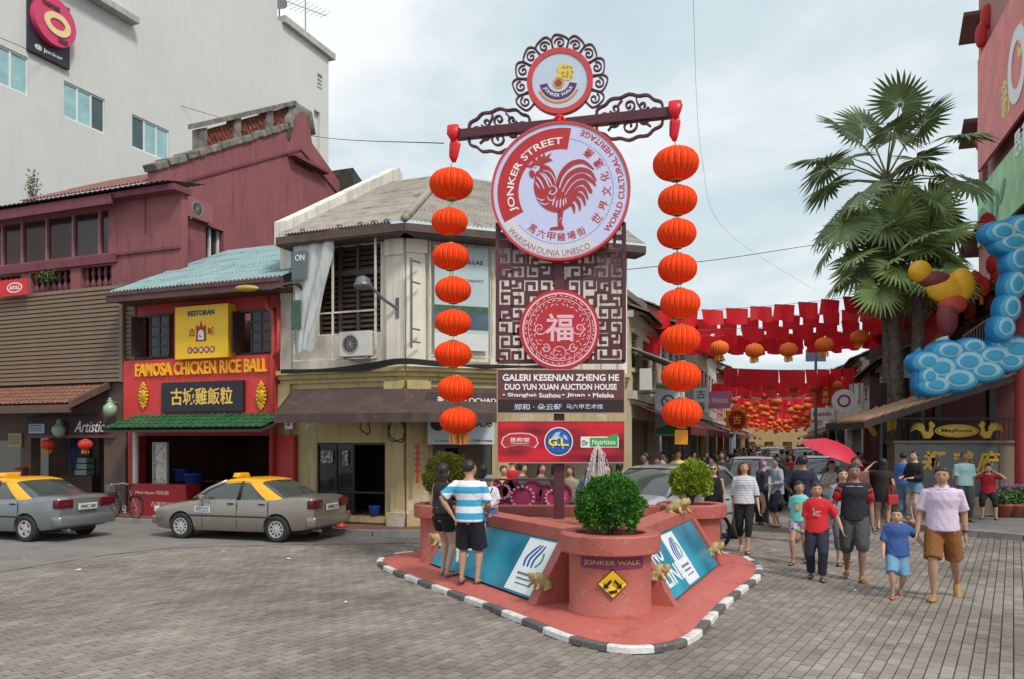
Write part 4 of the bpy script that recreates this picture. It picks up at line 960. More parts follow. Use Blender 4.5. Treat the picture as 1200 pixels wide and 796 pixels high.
def left_shops():
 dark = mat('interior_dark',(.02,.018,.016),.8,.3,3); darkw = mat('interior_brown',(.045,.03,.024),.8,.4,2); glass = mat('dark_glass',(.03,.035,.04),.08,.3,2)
 # ---------- grey hotel behind ----------
 hf = Frame((-18,28),math.atan2(.93,.37)); gw = mat('pale_grey_render',srgb(204,206,204),.8,.05,.25,.12,30,kind='stain',col2=srgb(188,190,186))
 h = Bld(hf,'hotel_block','large plain pale grey hotel wall with small white windows behind the maroon gable','building')
 x1 = hf.px(385,70)[0]; xe = hf.px(352,0)[0]; ztop = 24.3
 win = [((0,33),(68,120)),((74,124),(94,154)),((155,198),(126,175))]
 holes = []
 for (pa,pb),(ya,yb) in win:
  xa,za = hf.px(pa if pa else -22,ya); xb,zb = hf.px(pb,yb); holes.append((xa,xb,min(za,zb) ,0))
 HZ = [(14.95,16.15)] * 3
 hs = [(hf.px(-30,90)[0],hf.px(33,90)[0],14.55,15.95),(hf.px(75,110)[0],hf.px(123,130)[0],14.35,15.75),(hf.px(155,150)[0],hf.px(198,160)[0],14.3,15.7)]
 hs2 = [(hf.px(92,15)[0],hf.px(131,15)[0],19.9,21.5),(hf.px(368,120)[0],hf.px(375,120)[0],17.0,20.8),(hf.px(372,92)[0],hf.px(378,92)[0],22.1,23.0)]
 mb = MB(); holes_wall(mb,-8,x1,0,ztop,hs + hs2,0,.3);
 mb.bb(x1 - .3,x1,.3,9,0,ztop)
 b = h.part('wall',mb,gw)
 mb = MB(); mb.bb(hf.px(330,30)[0],x1 + .35,-.25,9.2,ztop,ztop + .35); h.part('roof_slab',mb,mat('slab_concrete',(.42,.42,.4),.85,.2,1.2,kind='stain'))
 mb = MB(); a_ = hf.px(325,0)[0]; mb.bb(-8,a_,0,.3,ztop + .003,ztop + 6); h.part('upper_wall',mb,gw)
 mb = MB(); xa = hf.px(145,40)[0]; mb.bb(xa - 4.2,xa + .4,-.45,-.003,19.35,19.6); h.part('ledge',mb,mat('slab_concrete',(.42,.42,.4)))
 wf = flat('window_white',(220,224,224)); gl = mat('hotel_glass',srgb(150,190,196),.08,.2,1.5); gd = mat('hotel_glass_dark',srgb(70,92,98),.08,.2,1.5)
 for q,(a,c,z0,z1) in enumerate(hs + [hs2[0]]):
  mb = MB(); f = .07
  for r_ in ((a,c,z1 - f,z1),(a,c,z0,z0 + f)): mb.bb(r_[0],r_[1],.05,.14,r_[2],r_[3])
  for k in range(4): xx = a + (c - a) * k / 3; mb.bb(max(a,xx - f / 2),min(c,xx + f / 2),.052,.138,z0 + f,z1 - f)
  wn = h.part('window',mb,wf)
  for k in range(3):
   mb = MB(); mb.bb(a + (c - a) * k / 3 + f / 2,a + (c - a) * (k + 1) / 3 - f / 2,.09,.1,z0 + f,z1 - f); h.part('pane',mb,gd if (q == 1 and k == 2) or (q == 2 and k == 0) else gl,wn)
 mb = MB();
 for k in range(4): mb.bb(hs2[2][0],hs2[2][1],.05,.1,hs2[2][2] + .22 * k,hs2[2][2] + .22 * k + .06)
 h.part('vent_grille',mb,wf)
 mb = MB(); mb.bb(hs2[1][0],hs2[1][1],.22,.27,hs2[1][2],hs2[1][3]); h.part('blind_panel',mb,gw)
 # round sign
 sx0,sz0 = hf.px(34,2); sx1,sz1 = hf.px(78,76); sgn = Bld(hf,'hotel_sign','round pink hotel sign on a dark backing high on the grey wall','sign',(sx0 + sx1) / 2)
 zc = (hf.px(57,42)[1] + sz0) / 2
 cx = (sx0 + sx1) / 2 - .0; zc = hf.px(60,33)[1] + .1; r_ = .86
 mb = MB(); mb.bb(cx - .88,cx + .78,-.16,-.003,zc - 1.4,zc + .92); sgn.part('backing',mb,flat('sign_navy',(40,40,54)))
 mb = MB(); mb.plate(circle(r_,40,cx,zc,rz=.88),-.4,-.16); d = sgn.part('disc',mb,flat('sign_pink',(206,60,108),.35))
 cr = flat('sign_cream',(228,208,150),.4)
 mb = MB(); mb.plate(circle(.54,30,cx + .06,zc - .08,rz=.42),-.44,-.4,[circle(.32,24,cx + .06,zc - .08,rz=.2)]); sgn.part('ring_logo',mb,cr,d)
 sgn.text('lettering','hang',cx - .2,-.44,zc + .5,.26,flat('sign_brown',(60,40,40)),d,width=.68,bold=.03); sgn.text('lettering','out',cx + .28,-.44,zc - .6,.2,flat('sign_brown',(60,40,40)),d,width=.4,bold=.03)
 sgn.text('lettering','@ jonker',cx - .1,-.165,zc - 1.15,.2,flat('lettering_white',(232,232,236)),width=1.15,bold=.02)
 # rooftop dish and aerials
 met = mat('aerial_metal',(.25,.25,.26),.4,.1,metal=.6)
 p = hf.world(hf.px(341,40)[0],1.2,ztop + .35 + .1); t = thing('satellite_dish','grey satellite dish on the roof edge of the pale hotel','satellite dish',p,R(30))
 mb = MB(); mb.lathe([(.02,0),(.3,.03),(.55,.12),(.72,.24),(.73,.25),(.55,.14),(.3,.05)],20);
 rt = Matrix.Rotation(R(62),4,'X'); mb.v = [tuple(rt @ Vector(v) + Vector((0,0,1.2))) for v in mb.v]; mb.build('dish',mat('dish_grey',(.12,.12,.13),.6,.1),t,True)
 mb = MB(); mb.cyl((0,0,0),(0,0,1.2),.04); mb.cyl((0,0,1.2),(0,-.6,1.3),.02); mb.build('mount',met,t)
 for k,px in enumerate((345,375)):
  p = hf.world(hf.px(px,60)[0],1.0,ztop + .35); t = thing('aerial',['spidery television aerial on a pole beside the satellite dish','tallest television aerial nearest the right roof corner of the hotel'][k],'aerial',p,R(20 + 30 * k),'roof aerials')
  mb = MB(); mb.cyl((0,0,0),(0,0,5.5),.035); mb.build('mast',met,t)
  for j,z in enumerate((2.2,3.6,4.6)):
   mb = MB(); mb.cyl((-1.3,.1 * j,z),(1.5,-.3 * j,z + .3),.02,n=5)
   for i in range(9): x = -1.2 + .32 * i; mb.cyl((x,-.9 + .05 * i,z + .04 * i),(x,.9 - .05 * i,z + .04 * i),.009,n=4)
   mb.build('antenna',met,t)
 # ---------- maroon shophouse ----------
 mar = mat('maroon_render',srgb(142,84,88),.75,.1,1.2,.45,14,kind='stain',col2=srgb(96,48,58)); mard = mat('maroon_trim',srgb(120,62,74),.7,.12,3,kind='stain',col2=srgb(70,36,42))
 old = mat('weathered_stone',(.2,.19,.17),.9,.6,3.5,.6,20,kind='stain',col2=(.04,.04,.035)); brick = mat('old_brick',srgb(120,66,50),.9,.4,9,.4,30,isl=.3)
 m = Bld(S,'maroon_shophouse','maroon shophouse with tall side gable, balcony glazing and brown slatted lower floor','building',-9.0)
 yU = 1.1; xg = S.px(184,220,yU + .3)[0]; xl = S.px(-60,300,0)[0]; xr = S.px(147,400,0)[0]
 P = lambda px,py: S.sx(px,xg,py)
 y0_ = yU + .3
 def gp(px,py): return P(px,py)
 bl = gp(184,200); rdg = gp(352,150); cap1 = gp(350,131); cap2 = gp(360,133); c3 = gp(366,168); c4 = gp(398,213); c5 = gp(404,245)
 prof = [(y0_,2.5),(y0_,bl[1]),(rdg[0] - .4,rdg[1] - .1),(cap1[0],cap1[1]),(cap2[0],cap2[1]),(c3[0],c3[1]),(c4[0],c4[1]),(c5[0],c5[1] - .5),(c5[0],2.5)]
 wx,wz = P(241,265),P(262,310); vx0,vz0 = P(345,180); vx1,vz1 = P(367,210)
 hw = [(wx[0],wz[1]),(wz[0],wz[1]),(wz[0],P(262,271)[1]),(wx[0],P(262,271)[1])]
 hv = [(vx0,vz1 + .35),(vx1,vz1 + .35),(vx1,vz0 - .35),(vx0,vz0 - .35)]
 def side_plate(poly,xa,xb,holes=()):
  q = MB(); q.plate(poly,xa,xb,holes); q.v = [(v[1],v[0],v[2]) for v in q.v]; return q
 m.part('gable_wall',side_plate(prof,xg - .35,xg,[hw,hv]),mar)
 # gable trim line, vent, crown of old stone
 mb = MB(); a = Vector((y0_,bl[1] - .5)); b_ = Vector((rdg[0],rdg[1] - .75)); d = b_ - a
 q = MB(); q.stroke([a,b_],.07,xg,xg + .05); q.stroke([b_,(c4[0],c4[1] - .55)],.07,xg,xg + .0505); q.v = [(v[1],v[0],v[2]) for v in q.v]; m.part('gable_band',q,mard)
 mb = MB()
 for i in range(5):
  for j in range(3): z = hv[0][1] + (hv[2][1] - hv[0][1]) * (j + .5) / 3; yy = vx0 + (vx1 - vx0) * (i + .5) / 5; mb.box((xg - .1,yy,z),(.08,.3,.07),Matrix.Rotation(R(45 if (i + j) % 2 else -45),3,'X'))
 m.part('vent_lattice',mb,mard)
 mb = MB(); mb.bb(xg - .02,xg + .3,vx0 - .4,vx1 + .6,hv[2][1] + .12,hv[2][1] + .22); m.part('vent_hood',mb,mard)
 mb = MB(); mb.bb(xg - .3,xg - .26,wx[0],wz[0],hw[0][1],hw[2][1]); wn = m.part('window',mb,glass)
 mb = MB(); z_ = (hw[0][1],hw[2][1]); ym = (wx[0] + wz[0]) / 2
 for yy in (wx[0] + .03,ym,wz[0] - .03): mb.bb(xg - .25,xg - .18,yy - .03,yy + .03,z_[0],z_[1])
 m.part('frame',mb,wf,wn)
 # coping stones along the slope: 18 blocks, and brick parapet
 rnd = random.Random(4); n = 26; A = Vector((y0_ - .1,bl[1])); B = Vector((rdg[0] - .5,rdg[1] - .13)); d = (B - A); ang = math.atan2(d.y,d.x)
 for i in range(n):
  c = A + d * ((i + .5) / n); mb = MB(); mb.cbox((xg - .17,c.x,c.y + .07 + rnd.uniform(-.02,.02)),(.5 + rnd.uniform(-.04,.04),d.length / n * .98,.2),.03,Matrix.Rotation(ang + rnd.uniform(-.02,.02),3,'X')); m.part('coping_stone',mb,old)
 A2 = Vector((gp(236,180)[0],gp(236,160)[1])); pz = []
 ya,yb = gp(236,160)[0],cap1[0] - .3; za,zb = gp(236,173)[1],gp(346,143)[1]
 sl = (B.y - A.y) / (B.x - A.x); zl = lambda y: A.y + .15 + sl * (y - A.x)
 hpa = .62
 for (f0,f1) in ((0,.06),(.33,.40),(.68,.76),(.95,1.0)):
  q = MB(); u0,u1 = ya + (yb - ya) * f0,ya + (yb - ya) * f1; q.plate([(u0,zl(u0)),(u1,zl(u1)),(u1,zl(u1) + hpa),(u0,zl(u0) + hpa)],xg - .35,xg - .02); q.v = [(v[1],v[0],v[2]) for v in q.v]; m.part('parapet_pier',q,old)
 for f0,f1 in ((.06,.33),(.40,.68),(.76,.95)):
  u0,u1 = ya + (yb - ya) * f0,ya + (yb - ya) * f1
  for r_ in range(4):
   for c in range(7):
    w_ = (u1 - u0) / 7; yy = u0 + (c + .5 + (.5 if r_ % 2 else 0)) * w_
    if yy > u1: continue
    mb = MB(); mb.box((xg - .2,yy,zl(yy) + .09 + r_ * .13),(.2 + rnd.uniform(-.03,.02),w_ * .92,.115),Matrix.Rotation(math.atan(sl),3,'X')); m.part('brick',mb,brick)
 q = MB(); q.plate([(ya - .1,zl(ya) + hpa - .003),(yb + .1,zl(yb) + hpa - .003),(yb + .1,zl(yb) + hpa + .15),(ya - .1,zl(ya) + hpa + .15)],xg - .42,xg + .06); q.v = [(v[1],v[0],v[2]) for v in q.v]; m.part('parapet_cap',q,old)
 mb = MB(); mb.tube([(xg - .18,cap1[0] - .6,cap1[1] - 1.2),(xg - .18,cap1[0] - .35,cap1[1] - .4),(xg - .18,cap1[0] + .0,cap1[1] + .12),(xg - .18,cap2[0] + .2,cap2[1] + .0),(xg - .18,cap2[0] + .35,cap2[1] - .6)],[(.22,.3)] * 5,8,up=(1,0,0)); m.part('ridge_scroll',mb,old,smooth=True)
 # main roof strip left of the gable + old yellow wall under it
 zr = P(184,208)[1]; xrl = S.px(52,235,2.0)[0]
 rsh = mat('maroon_zinc',srgb(132,88,88),.6,.2,2,kind='rust',col2=(.1,.05,.04))
 mb = MB(); corrug(mb,(xrl,1.2,zr - .15),(xg - .35,1.2,zr - .15),(xg - .35,4.2,zr + 1.35),(xrl + .3,4.2,zr + 1.35),34,.03,2); m.part('roof',mb,rsh)
 mb = MB(); mb.bb(xrl,xg - .36,1.75,2.0,zr - 1.3,zr - .12); m.part('old_wall',mb,mat('old_yellow_wall',srgb(150,136,96),.9,.3,2,.3,kind='stain',col2=(.06,.055,.045)))
 mb = MB(); mb.bb(xrl + .05,xg - .36,1.3,1.5,zr - .38,zr - .2); m.part('roof_beam',mb,mat('old_timber',(.2,.18,.15),.9,.4,5,kind='stain'))
 mb = MB(); rnd = random.Random(3)
 for i in range(26): mb.cbox((xrl - .1 + rnd.uniform(-.25,.2),1.8 + rnd.uniform(-.1,.1),zr - 1.35 + i * .055),(.32,.3,.1),.02,Matrix.Rotation(rnd.uniform(-.3,.3),3,'Y'))
 m.part('crumbling_pier',mb,old,kind='stuff')
 # upper front: glazing and balustrade
 xu0 = S.px(-60,280,yU)[0]; xu1 = S.px(212,280,yU)[0]; xc = S.px(143,280,yU)[0]
 zt = S.px(100,243,yU)[1]; z_g1 = S.px(70,254,yU)[1]; z_g0 = S.px(70,303,yU)[1]; zb0 = S.px(70,309,yU)[1]; zb1 = S.px(70,331,yU)[1]
 gx0,gx1 = xu0 + .2,S.px(127,280,yU)[0]
 bal = [(xu0 + .2,S.px(24,315,yU)[0]),(S.px(36,315,yU)[0],S.px(83,315,yU)[0]),(S.px(95,315,yU)[0],S.px(131,315,yU)[0])]
 zbt = z_g0 - .35; zbb = z_g0 - 1.15
 mb = MB(); holes_wall(mb,xu0,xu1,2.8,zt,[(gx0,gx1,z_g0,z_g1)] + [(a,c,zbb,zbt) for a,c in bal],yU,yU + .25); m.part('upper_wall',mb,mar)
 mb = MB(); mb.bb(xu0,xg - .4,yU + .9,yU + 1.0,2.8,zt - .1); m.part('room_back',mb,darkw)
 mb = MB(); mb.bb(gx0,gx1,yU + .1,yU + .12,z_g0,z_g1); gl_ = m.part('balcony_glazing',mb,mat('brown_tint_glass',srgb(62,44,46),.12,.25,.8))
 xs = [S.px(p_,280,yU)[0] for p_ in (-20,1,24,53,84,115)]
 for x in xs: mb = MB(); mb.bb(x - .035,x + .035,yU + .03,yU + .15,z_g0,z_g1); m.part('mullion',mb,mat('mullion_pink',srgb(150,104,112),.6),gl_)
 bm_ = MB(); bm_.lathe([(.045,0),(.05,.05),(.03,.1),(.075,.26),(.085,.34),(.05,.44),(.03,.5),(.06,.58),(.06,.66),(.035,.72),(.05,.8)],8); bme = bm_.mesh('baluster',mard,True)
 for a,c in bal:
  k = max(2,int((c - a) / .21))
  for i in range(k): obj('baluster',bme,m.t,((a + (c - a) * (i + .5) / k) + 9.0,yU + .12,zbb))
 mb = MB(); mb.bb(xu0,gx1 + .35,yU - .08,yU,z_g0 - .3,z_g0 - .08); m.part('rail_band',mb,mard)
 mb = MB(); mb.bb(xu0,xu1,yU - .05,yU,z_g0 - .12,z_g0 - .05);
 mb.bb(S.px(170,265,yU)[0],S.px(170,265,yU)[0] + .03,yU - .03,yU,z_g0 + .4,z_g0 + 1.5); m.part('pipe',mb,mard)
 mb = MB(); mb.bb(xu0,xu1 + .1,yU - .35,yU + .3,zt,zt + .16); mb.bb(xu0,xc + .05,yU - .42,yU - .35,zt - .16,zt + .1); m.part('upper_cornice',mb,mard)
 mb = MB(); corrug(mb,(xu0,yU - .5,zt + .2),(xu1,yU - .5,zt + .2),(xu1,2.0,zt + .5),(xu0,2.0,zt + .5),50,.02); m.part('upper_roof',mb,mat('dark_zinc',(.07,.07,.07),.6,.3,4))
 # brown slatted cladding
 cl = mat('brown_slat',srgb(118,98,82),.55,.12,2,.1,30)
 zc1,zc0 = S.px(100,337,-.15)[1],S.px(100,449,-.15)[1]; xcl = S.px(139,400,-.15)[0]; ns = 22; dz = (zc1 - zc0) / ns
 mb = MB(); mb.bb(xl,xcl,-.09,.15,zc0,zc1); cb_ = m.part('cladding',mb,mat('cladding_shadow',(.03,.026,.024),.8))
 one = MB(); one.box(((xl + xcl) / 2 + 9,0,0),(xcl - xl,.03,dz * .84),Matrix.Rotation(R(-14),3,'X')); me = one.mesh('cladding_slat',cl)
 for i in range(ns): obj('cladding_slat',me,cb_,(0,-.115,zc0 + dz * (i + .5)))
 mb = MB(); mb.bb(xcl,xcl + .12,-.14,.15,zc0,zc1 + .05); mb.bb(xcl + .14,xcl + .45,-.02,.15,zc0,zc1 - .1); m.part('cladding_post',mb,cl)
 mb = MB()
 for i in range(ns): mb.bb(xcl + .14,xcl + .45,-.05,-.021,zc0 + dz * i + .02,zc0 + dz * i + .02 + dz * .6)
 m.part('return_slats',mb,cl,kind='stuff')
 # clay canopy
 clay = mat('clay_canopy_tile',srgb(122,84,68),.85,.25,6,.2,30,isl=.15)
 zk1,zk0 = zc0 - .08,S.px(60,479,-1.2)[1]; xk1 = S.px(128,450,-.1)[0]; xk0 = S.px(100,480,-1.2)[0]
 mb = MB(); tile_rows(mb,xl,xk1 - .12,-1.15,zk0 + .12,-.1,zk1,.17,.2,.035); m.part('canopy_tiles',mb,clay,kind='stuff')
 br = mat('brown_fascia',srgb(96,74,64),.7,.2,3)
 mb = MB(); mb.bb(xl,xk1 - .1,-1.22,-1.12,zk0 - .1,zk0 + .1); mb.add([(xk1 - .12,-1.2,zk0 + .02),(xk1 - .12,-.02,zk1 - .05),(xk1 - .12,-.02,zk1 + .12),(xk1 - .12,-1.2,zk0 + .2),(xk1,-1.2,zk0 + .02),(xk1,-.02,zk1 - .05),(xk1,-.02,zk1 + .12),(xk1,-1.2,zk0 + .2)],[(0,1,2,3),(4,7,6,5),(0,4,5,1),(2,6,7,3),(0,3,7,4),(1,5,6,2)]); m.part('canopy_fascia',mb,br)
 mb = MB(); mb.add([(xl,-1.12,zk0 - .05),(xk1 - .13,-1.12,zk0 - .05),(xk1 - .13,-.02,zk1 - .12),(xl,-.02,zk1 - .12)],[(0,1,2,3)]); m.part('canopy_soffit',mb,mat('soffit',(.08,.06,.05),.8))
 # ground floor
 tau = mat('taupe_wall',srgb(96,80,72),.8,.2,2,.2)
 zg = S.px(100,512,0)[1]; p1,p2 = S.px(24,560,0)[0],S.px(36,560,0)[0]; q1,q2 = S.px(122,560,0)[0],S.px(150,560,0)[0]
 mb = MB(); holes_wall(mb,xl,xr,.12,zc0 - .003,[(xl + .3,p1,.12,zg - .1),(p2,q1,.12,zg)],0,.3); m.part('ground_wall',mb,tau)
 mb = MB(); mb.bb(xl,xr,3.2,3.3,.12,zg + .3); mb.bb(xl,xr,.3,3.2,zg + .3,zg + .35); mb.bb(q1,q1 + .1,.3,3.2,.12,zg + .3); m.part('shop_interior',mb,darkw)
 mb = MB(); mb.bb(p2 + .02,q1 - .02,-.12,-.02,zg + .08,zg + .55); fb = m.part('shop_fascia',mb,mat('fascia_plum',srgb(58,40,46),.6))
 mb = MB(); mb.bb(p2,q1 + .4,-.1,-.02,zg - .03,zg + .06); m.part('shop_beam',mb,mard)
 m.text('lettering','Artistic',S.px(105,500,-.12)[0],-.12,S.px(105,500,-.12)[1],.3,flat('lettering_white',(232,232,236)),fb,shear=.4,width=1.1)
 mb = MB(); a = S.px(34,497,-.15); b_ = S.px(52,508,-.15); mb.bb(a[0],b_[0],-.16,-.122,b_[1],a[1]); nb = m.part('notice_board',mb,flat('notice_blue',(170,180,205)))
 mb = MB()
 for i in range(3): mb.bb(a[0] + .05,b_[0] - .08,-.165,-.158,b_[1] + .06 + .07 * i,b_[1] + .085 + .07 * i)
 m.part('small_print',mb,flat('print_blue',(50,60,130)),nb)
 mint = mat('mint_glaze',srgb(150,180,150),.3,.12,5)
 def vase(px,py,s_,lab):
  x,z = S.px(px,py,-.3); t = S.root('vase_ornament',lab,'ornament',x,-.25,z); mb = MB(); mb.lathe([(.05 * s_,-.26 * s_),(.16 * s_,-.2 * s_),(.22 * s_,-.05 * s_),(.2 * s_,.08 * s_),(.1 * s_,.17 * s_),(.06 * s_,.22 * s_),(.1 * s_,.27 * s_),(.09 * s_,.28 * s_)],16); mb.build('body',mint,t,True)
  mb = MB(); mb.ell((0,0,.31 * s_),(.05 * s_,.05 * s_,.05 * s_),8,6); mb.cyl((0,.02,.2 * s_),(0,.22,.2 * s_),.02); mb.build('stopper',mint,t,True)
 vase(67,503,.8,'small mint green vase ornament hung over the souvenir shop doorway')
 vase(127,479,.8,'larger mint green vase ornament at the end of the clay tile canopy')
 # contents
 t = S.root('display_rack','dark souvenir rack with blue cloth and pale boxes inside the brown shop','rack',S.px(90,560,1)[0],.9,.12); mb = MB(); mb.bb(-.5,.7,0,.3,0,.9); mb.bb(-.5,.7,.25,.3,.9,2.2); mb.build('frame',mat('rack_wood',(.06,.035,.025),.6),t)
 mb = MB()
 for k in range(7): mb.tube([(-.3 + .11 * k,.2,2.1),(-.3 + .11 * k,.18,1.5),(-.28 + .11 * k,.2,1.0)],[(.03,.02),(.07,.02),(.06,.02)],6)
 mb.build('blue_cloth',mat('indigo_cloth',(.03,.05,.14),.8,.4,6),t,True)
 for k in range(3): mb = MB(); mb.bb(.1 + .05 * k,.55,-.05,.2,.92 + .17 * k,1.06 + .17 * k); mb.build('box',mat('glass_box',srgb(130,150,150),.3,.3,6),t)
 ys = S.root('notice_sign','dull yellow notice sign on the brown shop front at the far left','sign',S.px(16,516,-.1)[0],-.05,S.px(16,516,0)[1]); mb = MB(); mb.cbox((0,0,0),(.52,.05,.4),.01); mb.build('panel',flat('notice_yellow',(158,140,92)),ys)
 mb = MB()
 for i in range(4): mb.bb(-.19,.19,-.034,-.026,-.1 + .06 * i,-.08 + .06 * i)
 mb.build('small_print',flat('print_brown',(90,74,40)),ys)
 lb = S.root('letter_box','small red letter box on the pillar above the taxi roof','letter box',S.px(25,554,-.1)[0],-.1,S.px(25,554,0)[1]); mb = MB(); mb.cbox((0,0,0),(.28,.18,.2),.02); mb.box((0,0,.12),(.32,.24,.03),Matrix.Rotation(R(12),3,'X')); mb.build('box',flat('box_red',(150,56,50)),lb); mb = MB(); mb.bb(-.1,.1,-.1,-.088,-.05,.03); mb.build('plate',flat('lettering_white',(232,232,236)),lb)
 for px,lab in ((58,'small red lantern in the brown shop doorway, the left one of two'),(102,'small red lantern in the brown shop doorway, the right one of two')):
  x,z = S.px(px,521,-.25); p = S.world(x,-.3,z); l_ = lantern(p,.36,.28,lab,'small red lanterns at the souvenir shop',tassel=True); c_ = [c for c in l_.children if c.name.startswith('shade')][0]; c_.material_slots[0].link = 'OBJECT'; c_.material_slots[0].material = mat('lantern_cloth_deep',(.55,.02,.02),.5)
 pt = thing('potted_creeper','green creeper spilling over the maroon balcony balusters','plant',S.world(S.px(58,328,yU - .1)[0],yU - .15,S.px(58,333,yU)[1]),S.a); leaf_clump(pt,.5,.2,.22,240,(.06,.14,.02),5,.06)
 pt = thing('wall_plant','small green tree growing from the crumbling pier beside the grey hotel','plant',S.world(xrl - .1,1.7,zr - .2),0); leaf_clump(pt,.25,.2,.75,260,(.09,.14,.04),9,.07,stem=.9)
 ac = S.root('air_conditioner','pinkish air conditioner unit mounted on the maroon gable wall','air conditioner',xg + .05,P(214,245)[0] + .5,P(222,245)[1]); ac.rotation_euler[2] += R(90)
 aircon(ac,mat('ac_pink',srgb(150,92,98),.6,.15,6),1.0)
 bt = S.root('brand_banner','small red cloth banner with a white oval badge on the slatted front','banner',S.px(20,337,-.2)[0],-.3,S.px(20,337,-.3)[1])
 mb = MB(); mb.bb(-.75,.55,-.01,.01,-.22,.23); mb.build('cloth',flat('banner_red',(206,40,48),.5),bt); mb = MB(); mb.plate(circle(.3,24,.05,0,rz=.14),-.016,-.009,[circle(.26,24,.05,0,rz=.11)]); mb.build('badge_ring',flat('lettering_white',(232,232,236)),bt)
 label_text('lettering','A.V.S.L',.05,-.01,0,.11,flat('lettering_white',(232,232,236)),bt,width=.4,bold=.02)
 # dark roof edge behind the gable
 rb = Bld(S,'far_roof','dark tiled roof end showing behind the maroon gable','building',xg); a = P(398,205); e = P(428,222)
 mb = MB(); q = MB(); q.plate([(a[0],a[1] + .2),(a[0] + 4.2,a[1] - 1.9),(a[0] + 4.2,a[1] - 2.2),(a[0],a[1] - 2.2)],xg - 3,xg + .6); q.v = [(v[1],v[0],v[2]) for v in q.v]; rb.part('roof',q,mat('dark_old_roof',(.06,.055,.05),.9,.5,6,.4)); mb.bb(xg - 3,xg + .3,a[0],a[0] + 3.6,0,a[1] - 2.2); rb.part('wall',mb,mat('pale_old_wall',(.5,.5,.48),.9))
